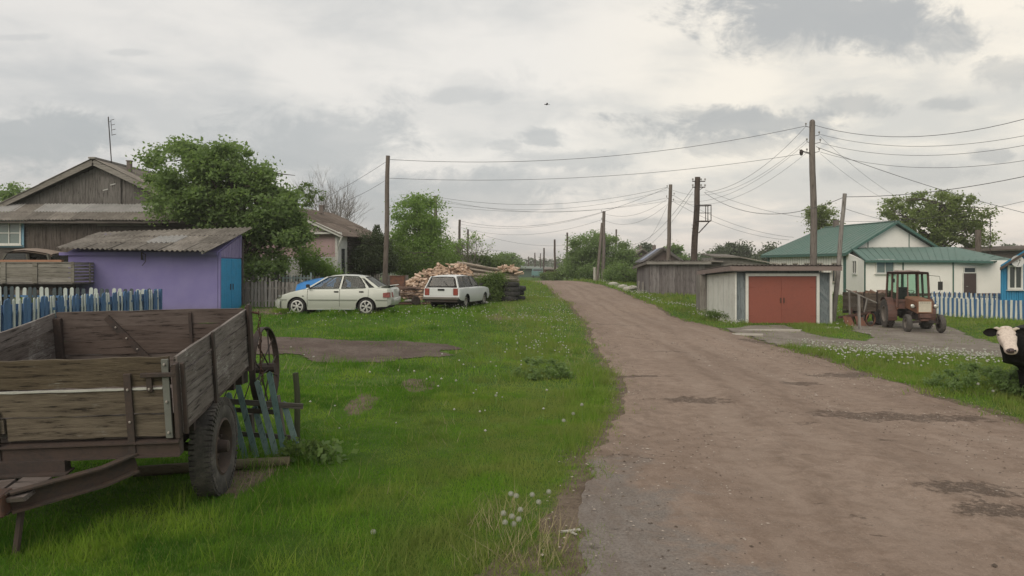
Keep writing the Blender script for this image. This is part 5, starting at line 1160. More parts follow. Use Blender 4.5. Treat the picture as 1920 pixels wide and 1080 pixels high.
def white_gate():
    r = thing('garden_gate', 'pale blue slatted gate under the right side of the broad tree', 'gate', P(556, 530, 36)); m = paint('pale_blue_paint', (.34, .42, .42), .6, .4)
    a, b = P(531, 504, 36), P(583, 511, 36)
    for p in (a, b): MB().bar(Vector((p.x, p.y, .5)), p, .08, .06).build('post', m, r)
    for i in range(1, 8): p = a.lerp(b, i/8); MB().bar(Vector((p.x, p.y, .6)), Vector((p.x, p.y, 1.82)), .06, .03).build('slat', m, r)
    for z in (.9, 1.7): MB().bar(Vector((a.x, 36.05, z)), Vector((b.x, 36.05, z)), .04, .06).build('rail', m, r)
white_gate()
# ------------------------------------------------------------------ poles
PT = {}
def pole(key, label, pt, pb, d, r_, zb=None, mat=None, top='flat'):
    k = d / FPX; T = P(pt[0], pt[1], d); xb = (pb - 960) * k; z0 = gz(xb, d) - .2 if zb is None else zb; B = Vector((xb, d, z0))
    r = thing('utility_pole', label, 'pole', B); n_ = 8
    pts = [B.lerp(T, i/n_) + Vector((math.sin(i * 1.3 + d) * r_ * .18, 0, 0)) for i in range(n_ + 1)]; pts[-1] = T
    mb = MB(); mb.tube(pts, [r_ * (1.18 - .3 * i / n_) for i in range(n_ + 1)], 10)
    if top == 'round': mb.ball(T, r_ * .88, 10)
    mb.build('shaft', mat or POLEW, r, smooth=60); PT[key] = (T, B, d, r); return r
def insul(r, p, q):
    MB().tube([p, q, q + Vector((0, 0, .09))], .016, 5).build('hook', RUSTD, r); MB().ball(q + Vector((0, 0, .14)), .055, 6).build('insulator', MATS.get('insulator') or paint('insulator', (.25, .24, .22), .3), r)
pA = pole('A', 'tallest pole rising behind the red-doored garage', (1523, 229), 1527, 40, .165, top='round')
for (px, py) in ((1511, 237), (1536, 253), (1513, 266), (1538, 267), (1513, 285), (1536, 284)):
    e = P(px, py, 40); c = P(1524, py + 3, 40); insul(pA, c, e)
m = MB(); m.tube([P(1518, 287, 39.9), P(1499, 281, 39.6)], .02, 5); m.tube([P(1519, 289, 39.9), P(1509, 286, 39.7), P(1503, 283, 39.6)], .016, 5); m.build('lamp_bracket', RUSTD, pA)
MB().ball(P(1502.5, 286, 39.6), .13, 8, (.8, .8, 1.3)).build('street_lamp', RUSTD, pA)
pB = pole('B', 'tall leaning pole on the left with two long wires', (727.5, 292), 722, 40, .12)
pD = pole('D', 'dark pole with crossarms and a small steel cage', (1308, 332), 1299, 50.5, .20, mat=POLED)
for py in (340, 351):
    a, b = P(1298, py, 50.4), P(1322, py, 50.4); MB().bar(a, b, .05, .06).build('crossarm', RUSTD, pD)
    for px in (1299, 1314.5, 1322): c = P(px, py, 50.4); MB().tube([c, c + Vector((0, 0, .1))], .02, 5).ball(c + Vector((0, 0, .14)), .065, 6).build('insulator', MATS['insulator'], pD)
MB().bar(P(1318, 352, 50.4), P(1308, 358, 50.4), .04, .04).build('brace', RUSTD, pD)
cg = MB(); z1, z0 = 386, 415.5
for (xa, ya) in ((1302, 50.1), (1328, 50.1), (1315, 49.6), (1302, 49.2), (1328, 49.2)):
    pass
X0, X1 = xw(1303, 50), xw(1328, 50); ZT, ZB = pz(386, 50), pz(415.5, 50)
for y_ in (50.1, 49.3):
    for z_ in (ZT, ZB): cg.bar((X0, y_, z_), (X1, y_, z_), .05, .05)
    for x_ in (X0, X1): cg.bar((x_, y_, ZB), (x_, y_, ZT), .045, .045)
for x_ in (X0, X1):
    for z_ in (ZT, ZB): cg.bar((x_, 49.3, z_), (x_, 50.1, z_), .05, .05)
cg.bar(((X0*.4 + X1*.6), 49.3, ZB), ((X0*.4 + X1*.6), 49.3, ZT), .04, .04); cg.bar((X0, 49.3, (ZT+ZB)/2), (X1, 49.3, (ZT+ZB)/2), .04, .04); cg.bar((X1, 49.7, ZB), P(1310, 437, 50.3), .05, .05)
cg.build('cage', RUSTD, pD)
for i in range(9): q = P(1299, 422 + i * 6.5, 50.3); MB().bar(q - Vector((.07, 0, 0)), q + Vector((.2, 0, 0)), .025, .03).build('rung', RUSTD, pD)
pC = pole('C', 'plain pole left of the cage-topped one above the plank shed', (1257.5, 346), 1251, 60, .15)
for px, py in ((1251, 352), (1264, 366), (1250, 371), (1263, 377)): insul(pC, P(1257, py + 2, 60), P(px, py, 60))
pE = pole('E', 'braced double pole at the crest in front of the round bush', (1132.5, 396), 1131, 72, .16)
MB().tube([P(1129, 418, 72), Vector((xw(1119, 71.5), 71.5, gz(xw(1119, 71.5), 71.5) - .2))], [.12, .15], 8).build('brace', POLEW, pE)
for py in (398, 412): insul(pE, P(1132, py + 2, 72), P(1128, py, 72))
pole('E2', 'thin pole sticking up behind the round bush', (1155.5, 430), 1153, 100, .12)
pH = pole('H', 'leaning grey pole in front of the green roof', (1584, 363), 1562, 35, .10, mat=GREY_Z)
pole('B2', 'pole almost hidden in the bright birch crown', (816, 367), 817, 62, .14)
pole('F', 'first thin pole right of the bright birch', (862, 412), 861, 84, .14, mat=POLED)
pole('G', 'second thin pole in the bare shrub', (877.5, 430), 876, 98, .13, mat=POLED)
pole('K', 'thin pole standing just left of the round bush', (1063.5, 436), 1063, 100, .13, mat=POLED)
pole('J', 'pole on the left side at the road crest', (1040, 449), 1041, 104, .14, zb=.0, mat=POLED)
pole('L', 'far pole next beyond the crest pole', (1020, 465), 1019, 150, .17, mat=POLED)
pole('M1', 'tiny far pole third from the round bush', (1003, 474), 1003, 190, .17, mat=POLED)
pole('M2', 'tiny thin far pole between two bigger ones', (1013.5, 475), 1013, 185, .12, mat=POLED)
pole('M3', 'farthest tiny pole on the horizon', (991, 481), 991, 230, .16, mat=POLED)
wp = paint('whitewashed_concrete', (.42, .40, .36), .8, .4)
solo(MB().bar(Vector((xw(1114.5, 74), 74, gz(xw(1114.5, 74), 74) - .1)), P(1114.5, 501, 74), .24, .2), 'marker_post', wp, 'white concrete post left of the braced double pole', 'post')
solo(MB().bar(Vector((xw(1122.5, 73), 73, gz(xw(1122.5, 73), 73) - .1)), P(1122.5, 509, 73), .16, .14), 'marker_post', wp, 'shorter pale post between the brace and white post', 'post')
solo(MB().bar(Vector((xw(1612, 30.6), 30.6, -.45)), P(1610, 553, 30.6), .10, .08), 'wooden_stake', GREY_Z, 'upright grey stake in front of the rusty cart', 'post')
# ------------------------------------------------------------------ wires
WIRE = paint('wire_grey', (.10, .10, .10), .6, .1)
def wire(label, p, q, sag, rad=.012, n_=22):
    p, q = Vector(p), Vector(q); pts = []
    for i in range(n_ + 1): t = i / n_; v = p.lerp(q, t); v.z -= 4 * sag * t * (1 - t); pts.append(v)
    o = MB(); ct = (p + q) / 2
    o.tube(pts, rad * .82, 4, False); return solo(o, 'overhead_wire', WIRE, label, 'wire', 'overhead wires along the village street')
W_ = lambda px, py, d: P(px, py, d)
wires = [
 ('upper long wire between the left pole and garage pole', W_(729,299,40), W_(1512,236,40), .75, .014),
 ('lower long wire between the left pole and garage pole', W_(729,334,40), W_(1500,289,40), .55, .012),
 ('wire from left pole top down towards the bare tree', W_(726,302,40), W_(560,392,60), .2, .013),
 ('lower wire from the left pole to the pink house', W_(726,336,40), W_(610,388,48), .2, .012),
 ('thick top wire leaving the garage pole to the right', W_(1528,235,40), W_(2300,70,24), 1.6, .015),
 ('second wire leaving the garage pole to upper right', W_(1538,252,40), W_(2300,140,24), 1.3, .011),
 ('third wire leaving the garage pole to the right', W_(1538,268,40), W_(2300,160,24), 1.3, .011),
 ('fourth wire leaving the garage pole to the right', W_(1538,285,40), W_(2300,200,24), 1.3, .011),
 ('thick service cable crossing down over the oak tree', W_(1530,275,40), W_(2050,428,46), .35, .017),
 ('thin wire dropping from garage pole to the white house gable', W_(1538,256,40), W_(1690,374,56), .25, .011),
 ('thin wire dropping left of the gable from garage pole', W_(1538,288,40), W_(1668,378,58), .2, .010),
 ('cable sagging from cage pole past the leaning pole', W_(1322,362,50), W_(1584,369,35), 1.05, .017),
 ('thick cable from the leaning pole to the right edge', W_(1584,369,35), W_(2250,240,24), .55, .016),
 ('thin wire crossing in front of the oak to the right', W_(1322,356,50), W_(2250,272,28), 2.4, .010),
 ('top wire from garage pole down to the cage pole', W_(1511,237,40), W_(1320,361,50.4), .75, .013),
 ('second wire from garage pole down to the cage pole', W_(1513,262,40), W_(1251,352,60), 1.5, .010),
 ('third wire from garage pole down to the cage pole', W_(1513,267,40), W_(1251,372,60), 1.3, .010),
 ('fourth wire from garage pole down behind the cage', W_(1513,286,40), W_(1264,377,60), 1.2, .010),
 ('wire from plain pole down to the green roof corner', W_(1264,367,60), W_(1488,445,62), .6, .013),
 ('lower wire from plain pole to the green roof corner', W_(1263,378,60), W_(1480,450,62), .6, .013),
 ('slack wire from cage pole to the round bush', W_(1299,352,50.4), W_(1154,449,96), 1.9, .017),
 ('second slack wire from cage pole to the round bush', W_(1299,360,50.4), W_(1160,460,98), 2.0, .013),
 ('third slack wire behind the plain pole', W_(1257,372,60), W_(1185,470,100), 1.2, .012),
 ('highest wire from plain pole to the birch pole', W_(1251,351,60), W_(817,369,62), .95, .013),
 ('second wire from plain pole to the birch pole', W_(1251,356,60), W_(817,376,62), 1.1, .011),
 ('third wire from plain pole to the birch pole', W_(1250,371,60), W_(817,372,62), 1.1, .011),
 ('fourth wire from plain pole to the birch pole', W_(1250,377,60), W_(817,384,62), .7, .010),
 ('rising wire from the thin left poles to the plain pole', W_(862,414,84), W_(1251,352,60), 1.6, .015),
 ('thin wire from left pole to braced double pole', W_(862,420,84), W_(1128,399,72), .9, .012),
 ('lower thin wire from left pole to braced double pole', W_(862,426,84), W_(1128,412,72), 1.1, .012),
 ('wire from the shrub pole to the bush pole', W_(877,431,98), W_(1063,460,100), .7, .016),
 ('wire from plain pole down to the double pole', W_(1250,374,60), W_(1132,400,72), .7, .012),
 ('lower wire from plain pole down to the double pole', W_(1250,384,60), W_(1132,412,72), .9, .012),
 ('wire from the leaning pole to the white gable', W_(1584,391,35), W_(1700,420,56), .1, .012)]
for w in wires: wire(*w)
def bird():
    c = P(1025, 196, 75); r = thing('flying_bird', 'small dark bird gliding high over the road', 'bird', c); s = .30
    MB().ball(c, .1, 8, (1.6, .7, .6)).ball(c + Vector((-.18, 0, .02)), .05, 6).build('body', RUSTD, r, smooth='all')
    for k in (-1, 1): MB().slab([c + Vector((-.05, k*.03, .02)), c + Vector((-.02, k*.2, .12)), c + Vector((.10, k*.42, .05)), c + Vector((.12, k*.18, .04)), c + Vector((.1, k*.03, .02))], (0, 0, .012)).build('wing', RUSTD, r)
    MB().slab([c + Vector((.12, -.03, 0)), c + Vector((.30, -.07, 0)), c + Vector((.30, .07, 0)), c + Vector((.12, .03, 0))], (0, 0, .012)).build('tail', RUSTD, r)
bird()
# ------------------------------------------------------------------ wooden cart (near left)
APX = (-1.07, -.58, -.925)
def cart():
    P1 = Vector((-.4338 * 6.3, 6.3, CZ - 172 / FPX * 6.3)); v = Vector((-.08, 1, .1234)).normalized(); u0 = Vector((.9975, .0798 - .0, .021)); u = (u0 - v * u0.dot(v)).normalized(); w = u.cross(v).normalized()
    Rm = Matrix((u, v, w)).transposed(); q = lambda x, y, z: P1 + u*x + v*y + w*z; Wd, Ln, H = 2.08, 2.26, .62
    base = q(-Wd/2, 1.1, -1.45); base.z = gz(base.x, base.y)
    r = thing('farm_cart', 'weathered plank farm cart with rusty iron straps', 'cart', base, rot=Rm)
    cw = dict(rnd=.45)
    PLY = wood('cart_planks_side', (.078, .064, .056), (.19, .165, .148), 'y', 1.3, .5, patch=((.25, .235, .215), .55), rough=.8, bump=1.0)
    PLX = wood('cart_planks_front', (.055, .042, .029), (.135, .108, .075), 'x', 1.3, .5, patch=((.17, .16, .135), .59), rough=.8, bump=1.0)
    PLI = wood('cart_planks_inside', (.070, .053, .046), (.13, .104, .092), 'x', 1.2, .45, bump=.8)
    FR = rusty('cart_frame_iron', (.062, .042, .034), (.038, .030, .027), .75)
    def plank(p0, p1, w_, h_, mat, label=None, seg=10, rough=.006, nrm=None):
        """board with a slightly wandering, chipped edge"""
        p0, p1 = Vector(p0), Vector(p1); rows = []
        d = (p1 - p0)
        for i in range(seg + 1):
            c = p0 + d * (i / seg); a = random.uniform(-rough, rough); b = random.uniform(-rough, rough); o = nrm * (w_/2)
            up = Vector((0, 0, 1)) * (h_/2)
            rows.append([c - up + Vector((0, 0, a)) - o, c + up + Vector((0, 0, b)) - o, c + up + Vector((0, 0, b)) + o, c - up + Vector((0, 0, a)) + o, c - up + Vector((0, 0, a)) - o])
        mb = MB(); mb.quadgrid(rows); mb.poly(rows[0][:4]); mb.poly(rows[-1][:4]); return mb.build('plank', mat, r, local=True, label=label)
    off = r.matrix_basis.inverted() @ P1   # P1 in local coords
    Lc = lambda x, y, z: off + Vector((x, y, z))
    NX, NY = Vector((1, 0, 0)), Vector((0, 1, 0))
    # right side: four boards outside
    for i in range(4):
        z = -.08 - i * .158; xo = -.02 + random.uniform(-.006, .006); plank(Lc(xo, .04, z), Lc(xo, Ln - .02, z), .028, .144, PLY, nrm=NX)
    # left side: inner face shows
    for i in range(4):
        z = -.09 - i * .17; plank(Lc(-Wd + .02, .02, z + .0), Lc(-Wd + .02, Ln, z), .028, .164, PLY, nrm=NX)
    # back
    for i in range(4):
        z = -.08 - i * .158; yo = random.uniform(-.008, .008); plank(Lc(-Wd + .05, Ln + yo, z), Lc(-.06, Ln + yo, z), .03, .156, PLI, nrm=NY)
    # floor
    for i in range(10): plank(Lc(-Wd + .12 + i * .205, .05, -.66), Lc(-Wd + .12 + i * .205, Ln - .03, -.66), .198, .03, PLI, nrm=NX) if False else MB().box(Lc(-Wd + .13 + i * .203, Ln/2, -.665), (.196, Ln - .06, .03)).build('floor_board', PLI, r, local=True)
    # front: top board, painted edge, two lower boards, frame beam
    fx0, fx1 = -Wd + .0, -.06
    plank(Lc(fx0, .0, -.115), Lc(fx1, .0, -.115), .03, .235, PLX, nrm=NY, label='cracked dark top board with trace of green paint', seg=18, rough=.007)
    plank(Lc(fx0 + .0, -.016, -.252), Lc(fx1 - .06, -.016, -.252), .03, .014, paint('old_white_paint', (.42, .42, .38), .7, .5, scale=14), nrm=NY, label='flaking white painted edge', seg=22, rough=.003)
    plank(Lc(fx0, -.006, -.362), Lc(fx1, -.006, -.362), .032, .196, PLX, nrm=NY, seg=14)
    plank(Lc(fx0 + .72, .004, -.565), Lc(fx1, .004, -.565), .032, .182, PLX, nrm=NY, seg=12); plank(Lc(fx0, -.002, -.535), Lc(fx0 + .70, -.002, -.535), .032, .120, PLX, nrm=NY)
    MB().box(Lc(-Wd/2, .06, -.60), (Wd - .1, .02, .22)).build('inner_board', DARK_X, r, local=True)
    gp = MB().box(Lc(-1.72, -.018, -.10), (.42, .004, .13)).build('green_paint_patch', paint('green_old_paint', (.035, .075, .055), .7, .9, dc=(.06, .05, .04), scale=9), r, local=True)
    # iron frame
    fb = MB(); fb.box(Lc(-Wd/2, .01, -.755), (Wd - .02, .09, .13)); fb.box(Lc(-Wd/2, -.01, -.70), (Wd - .02, .11, .012)); fb.box(Lc(-Wd/2, -.01, -.815), (Wd - .02, .11, .012)); fb.build('front_beam', FR, r, local=True)
    for x in (-.38, -Wd + .38): MB().box(Lc(x, Ln/2 + .1, -.80), (.08, Ln + .1, .13)).build('side_beam', FR, r, local=True)
    MB().box(Lc(-Wd/2, Ln, -.80), (Wd - .2, .08, .12)).build('rear_beam', FR, r, local=True)
    for y in (.6, 1.25, 1.9): MB().box(Lc(-Wd/2, y, -.77), (Wd - .18, .07, .1)).build('cross_beam', FR, r, local=True)
    # straps
    S = lambda c, s, rt=None, nm='strap', mt=FR: MB().box(Lc(*c), s, rt).build(nm, mt, r, local=True, bevel=.003)
    S((-.385, -.035, -.47), (.058, .022, .70)); S((-.215, -.035, -.21), (.045, .02, .13)); S((-.14, -.045, -.135), (.27, .03, .034), nm='latch_bar'); S((-1.44, -.04, -.62), (.06, .02, .5))
    S((-.085, -.028, -.34), (.055, .022, .66), nm='corner_angle', mt=paint('grey_green_metal', (.14, .145, .13), .55, .45, dc=(.07, .06, .05), scale=8))
    S((-.012, -.012, -.36), (.035, .09, .62), nm='corner_post'); S((.028, .04, -.36), (.03, .04, .60), nm='corner_post')
    S((.012, .93, -.34), (.022, .055, .70)); S((.02, Ln - .06, -.32), (.03, .09, .74)); S((.0, Ln - .0, -.3), (.07, .05, .64), nm='corner_post')
    S((-Wd + .06, Ln - .04, -.36), (.10, .05, .60), nm='corner_post'); S((-.62, Ln - .03, -.33), (.035, .02, .60))
    a = Lc(-1.50, Ln - .035, -.06); b = Lc(-1.02, Ln - .035, -.62); MB().bar(a, b, .07, .018, (0, -1, 0)).build('diagonal_strap', FR, r, local=True)
    BLT = paint('worn_bolt', (.30, .27, .24), .4)
    for c in ((-.385, -.05, -.25), (-.385, -.05, -.52), (-.215, -.05, -.25), (-.085, -.05, -.05), (-.085, -.05, -.36), (-.085, -.05, -.62), (-1.40, -.06, -.14), (-1.5, -.05, -.36), (-1.62, -.07, -.30)): MB().ball(Lc(*c), .012, 6).build('bolt_head', BLT, r, local=True)
    for t in (.2, .42, .64, .86): MB().ball(a.lerp(b, t) + Vector((0, -.015, 0)), .012, 6).build('bolt_head', BLT, r, local=True)
    # plates on the left front
    MB().slab([Lc(-1.98, -.05, -.26), Lc(-1.46, -.05, -.26), Lc(-1.38, -.05, -.44), Lc(-1.52, -.05, -.50), Lc(-1.98, -.05, -.50)], (0, .02, 0)).build('mounting_plate', FR, r, local=True, bevel=.004)
    MB().box(Lc(-1.20, -.04, -.86), (.60, .10, .10)).box(Lc(-1.20, -.07, -.91), (.66, .16, .014)).build('hitch_channel', FR, r, local=True)
    # A-frame drawbar of channel iron
    ap = Lc(*APX)
    def channel(p, q, nm='drawbar'):
        p, q = Vector(p), Vector(q); mb = MB(); up = Vector((0, 0, 1)); d = (q - p).normalized(); sd = d.cross(up).normalized()
        mb.bar(p, q, .014, .15, up); mb.bar(p + up*.072 + sd*.03, q + up*.072 + sd*.03, .07, .014, up); mb.bar(p - up*.072 + sd*.035, q - up*.072 + sd*.035, .08, .016, up); mb.build(nm, rusty('drawbar_rust', (.068, .044, .032), (.042, .034, .029)) if 'drawbar_rust' not in MATS else MATS['drawbar_rust'], r, local=True)
    channel(Lc(-.58, -.16, -.915), Lc(-.38, .0, -.865)); channel(ap, Lc(-.575, -.155, -.915)); channel(ap + Vector((-.12, 0, 0)), Lc(-2.02, -.02, -.88)); channel(ap + Vector((-.35, -.0, -.0)), ap + Vector((.02, .0, 0)), 'tow_bar')
    MB().box(ap + Vector((-.16, -.03, -.0)), (.34, .16, .17)).build('hitch_head', RUSTL if False else MATS['rusty_iron'], r, local=True, bevel=.01)
    for i in range(4): MB().box(Lc(-1.05 - i*.24, -.42 - .05 * i, -.90), (.22, .42, .03), None, .01).build('step_board', PLI, r, local=True)
    # prop leg to the ground
    pl = ap + Vector((.06, .05, -.06)); wl = r.matrix_basis @ pl; gd = Vector((wl.x - .05, wl.y, gz(wl.x, wl.y) - .02)); MB().tube([wl, gd], .026, 7).build('prop_leg', FR, r)
    # wheels + axle
    wy, wr = 1.02, .462
    for sx, nm in ((1, 'wheel'), (-1, 'wheel')):
        cx = -.055 if sx > 0 else -Wd + .0
        cw_ = r.matrix_basis @ Lc(cx, wy, -1.0); cw_.z = gz(cw_.x, cw_.y) + wr - .02; cl = r.matrix_basis.inverted() @ cw_
        ax = Vector((sx, 0, 0)); wt = .10
        prof = [(.255, -wt*.8), (.30, -wt*.98), (.38, -wt), (.425, -wt*.8), (wr, -wt*.45), (wr + .004, 0), (wr, wt*.45), (.425, wt*.8), (.38, wt), (.30, wt*.98), (.255, wt*.8)]
        TY = paint('worn_tyre', (.05, .046, .042), .85, .8, dc=(.15, .135, .115), scale=7)
        wh = MB().ring(cl, ax, wr, prof, 56).build('wheel', TY, r, smooth=35, local=True)
        tr = MB(); u_ = Vector((0, 0, 1)); w_ = ax.cross(u_)
        for i in range(60):
            t = 2*PI*i/60
            for s in (-1, 1):
                e = u_ * math.cos(t + s*.02) + w_ * math.sin(t + s*.02); tn = u_ * -math.sin(t) + w_ * math.cos(t)
                M3 = Matrix((ax, tn, e)).transposed(); tr.box(cl + e * (wr - .016) + ax * (s * wt * .52), (wt*.80, .034, .038), M3)
                tr.box(cl + e * (wr - .045) + ax * (s * wt * .90), (.022, .026, .05), M3)
        kind(tr.build('tread', TY, wh, local=True), 'stuff')
        for o_ in (tr,): pass
        MB().ring(cl, ax, .25, [(.258, -.07), (.24, -.06), (.235, .03), (.258, .085), (.268, .08), (.262, -.06)], 40).build('rim', rusty('rim_rust', (.085, .06, .045), (.05, .04, .032)) if 'rim_rust' not in MATS else MATS['rim_rust'], wh, local=False) if False else None
        rm_ = MB().ring(cl, ax, .25, [(.27, .088), (.25, .098), (.235, .07), (.225, -.01), (.20, -.03), (.10, -.02), (.09, .03), (0, .035)], 40)
        o = rm_.build('rim', MATS.get('rim_rust') or rusty('rim_rust', (.085, .06, .045), (.05, .04, .032)), r, smooth=40, local=True)
        hb = MB().ring(cl + ax*.03, ax, .1, [(0, .11), (.055, .10), (.065, .0)], 20)
        for i in range(6): t = i * PI/3; hb.ball(cl + ax*.03 + (u_*math.cos(t) + w_*math.sin(t)) * .13, .017, 6)
        hb.build('hub', FR, r, local=True)
        if sx > 0: cR = cl
        else: cLf = cl
    MB().tube([cR, cLf], .045, 8).build('axle', FR, r, local=True)
    for cc, sx in ((cR, -1), (cLf, 1)): MB().box(cc + Vector((sx*.28, 0, .13)), (.07, .7, .10)).build('leaf_spring', FR, r, local=True)
    # hanging chain at the back right corner
    a = Lc(.10, Ln + .02, -.07)
    for i in range(24):
        t = i / 23; c = a + Vector((.0 + .012 * math.sin(i), .02, -.80 * t))
        mb = MB(); pts = []
        for j in range(9):
            th = 2*PI*j/8; pts.append(c + (Vector((math.cos(th)*.013, 0, math.sin(th)*.024)) if i % 2 else Vector((0, math.cos(th)*.013, math.sin(th)*.024))))
        mb.tube(pts, .0045, 5, False); mb.build('chain_link', RUST, r, local=True)
    MB().tube([Lc(.03, Ln, -.05), a], .012, 5).build('chain_hook', RUST, r, local=True)
cart()
# ------------------------------------------------------------------ cut grass-side things behind the cart
def leaning_pickets():
    d = 8.75; base = P(495, 860, d); r = thing('broken_fence', 'broken panel of leaning turquoise-grey pickets beside the cart wheel', 'fence', (base.x, d, gz(base.x, d)))
    m = wood('turquoise_pickets', (.075, .135, .125), (.125, .19, .175), 'z', 1.2, .35, patch=((.12, .11, .095), .58))
    for (a, b) in (((427, 736), (460, 858)), ((445, 720), (480, 855)), ((476, 760), (502, 850)), ((481, 713), (518, 853)), ((504, 697), (534, 853)), ((531, 753), (558, 840))):
        t, q = P(a[0], a[1], d + .16), P(b[0], b[1] + 3, d - .12); dv = (t - q).normalized(); sd = dv.cross(Vector((0, -1, 0))).normalized(); w = .032
        mb = MB(); mb.slab([q - sd*w, q + sd*w, t + sd*w - dv*.03, t + sd*w*.2, t - sd*w - dv*.015], (0, .02, 0)); mb.build('picket', m, r)
    for (a, b, w) in (((424, 752), (568, 762), .06), ((434, 768), (520, 773), .05), ((430, 812), (545, 820), .05)): MB().bar(P(a[0], a[1], d + .12), P(b[0], b[1], d + .12), .035, w).build('rail', wood('old_rail', (.05, .045, .035), (.09, .08, .065), 'x') if 'old_rail' not in MATS else MATS['old_rail'], r)
    for a, b in (((519, 742), (534, 835)), ((470, 776), (474, 850))): MB().bar(P(a[0], a[1], d + .2), P(b[0], b[1] + 6, d + .2), .09, .05).build('dark_post', MATS['dark_boards_upright'], r)
    solo(MB().tube([P(554, 699, d + .5), P(556, 740, d + .5) + Vector((.01, 0, 0)), Vector((P(557, 830, d + .5).x, d + .5, gz(P(557, 830, d + .5).x, d + .5) - .1))], .036, 8), 'fence_post', wood('mossy_post', (.035, .042, .018), (.065, .072, .035), 'z'), 'thin mossy post right of the turquoise pickets', 'post')
    z = gz(base.x, 8.3)
    solo(MB().tube([Vector((xw(250, 7.9), 7.9, gz(xw(250, 7.9), 7.9) + .07)), Vector((xw(440, 8.25), 8.25, z + .06)), Vector((xw(543, 8.45), 8.45, gz(xw(543, 8.4), 8.4) + .05))], [.055, .06, .05], 10), 'round_log', wood('pale_log', (.10, .085, .055), (.17, .15, .10), 'x', .8), 'pale round log lying on the ground behind the cart wheel', 'log', smooth=50)
leaning_pickets()
def rake_wheel():
    c = P(497, 690, 9.4); ax = Vector((1, .02, .04)).normalized(); R_ = .50
    r = thing('hay_rake', 'old iron hay rake with a tall thin spoked wheel behind the cart', 'farm tool', (c.x, c.y, gz(c.x, c.y)))
    wh = MB().ring(c, ax, R_, [(R_, -.035), (R_, .035), (R_ - .018, .035), (R_ - .018, -.035), (R_, -.035)], 48).build('wheel', RUSTD, r)
    u = Vector((0, 0, 1)); u = (u - ax*u.dot(ax)).normalized(); w = ax.cross(u)
    for i in range(12):
        t = 2*PI*i/12 + .2; MB().tube([c + ax * (.06 if i % 2 else -.06), c + (u*math.cos(t) + w*math.sin(t)) * (R_ - .01)], .009, 5).build('spoke', RUSTD, wh)
    MB().tube([c - ax*.12, c + ax*.12], .06, 10).build('hub', RUSTD, wh)
    b = MB(); b.bar(c - ax*.1, c - ax*1.5 + Vector((0, 0, .05)), .06, .06); b.bar(c - ax*.5, c - ax*.5 + Vector((.1, -.5, -.25)), .05, .05); b.box(c - ax*.35 + Vector((0, 0, -.1)), (.22, .2, .14)); b.build('axle_bar', RUSTD, r)
    for i in range(9): s = c - ax*(.25 + i*.13); MB().tube([s, s + Vector((.06, .22, .08)), s + Vector((.1, .35, -.15)), s + Vector((.02, .28, -.45))], .007, 4).build('tine', RUSTD, r)
rake_wheel()
# ------------------------------------------------------------------ truck bed and truck cab behind the fence
def truck_bed():
    Y = 28.6; k = Y/FPX; X = lambda px: (px-960)*k; Z = lambda py: CZ-(py-HOR)*k
    x1 = X(139); x0 = x1 - 5.2; zt, zb = Z(493), Z(530); gd = gz(x1, Y); W_2 = 2.2
    r = thing('flatbed_trailer', 'grey plank-sided flatbed trailer behind the picket fences', 'trailer', ((x0+x1)/2, Y + 1.1, gd)); hb = (zt - zb) / 4
    gx = wood('bed_boards', (.13, .12, .10), (.24, .225, .195), 'x', .8, .4); gy = wood('bed_boards_end', (.15, .135, .115), (.27, .25, .22), 'y', .8, .4)
    for i in range(4):
        z = zb + hb*(i+.5)
        for y in (Y, Y + W_2): MB().box(((x0+x1)/2, y, z), (x1-x0, .04, hb-.028), None, .008).build('side_board', gx, r)
    for i in range(6):
        z = zb + .05 + (zt - zb) / 6 * (i + .4); MB().box((x1 - .05, Y + W_2/2, z), (.04, W_2 - .1, (zt-zb)/6 - .03), None, .004).build('end_board', gy, r); MB().box((x0, Y + W_2/2, z), (.04, W_2 - .1, (zt-zb)/6 - .03)).build('end_board', gy, r)
    for x in (x1 - .03, X(67), X(8), X(-60)):
        MB().box((x, Y - .04, (zt+zb)/2), (.12 if x > X(100) else .17, .04, zt-zb+.03)).build('upright', gx, r)
    MB().box((x1 - .01, Y + W_2/2, (zt+zb)/2), (.04, .08, zt-zb)).build('upright', gy, r); MB().box((x1 - .02, Y + W_2 + .02, (zt+zb)/2), (.08, .06, zt-zb+.04)).build('upright', gy, r)
    MB().box(((x0+x1)/2, Y - .02, zt + .02), (x1-x0, .07, .04)).build('top_rail', gx, r)
    MB().box(((x0+x1)/2, Y + W_2/2, zb - .03), (x1-x0, W_2, .05)).build('floor', DARK_X, r)
    MB().box((X(30), Y + .9, zt + .07), (2.4, .16, .1)).build('loose_board', paint('orange_board', (.33, .17, .10), .7, .4), r, label='bare orange board lying on the top')
    for y in (Y + .5, Y + 1.7): MB().box(((x0+x1)/2 - .1, y, zb - .14), (x1 - x0 - .3, .1, .18)).build('chassis_beam', RUSTD, r)
    for x in (x1 - 1.1, x0 + 1.2):
        for y in (Y + .2, Y + 2.0): MB().ring((x, y, gd + .42), (0, 1, 0), .42, [(.0, -.05), (.2, -.09), (.24, -.11), (.4, -.11), (.43, -.06), (.43, .06), (.4, .11), (.24, .11), (.2, .09), (0, .05)], 24).build('wheel', BLACK, r, smooth=40)
        MB().tube([(x, Y + .2, gd + .42), (x, Y + 2, gd + .42)], .06, 6).build('axle', RUSTD, r)
        MB().box((x, Y + 1.1, (gd + .42 + zb) / 2), (.5, 1.6, zb - gd - .75)).build('spring', RUSTD, r)
truck_bed()
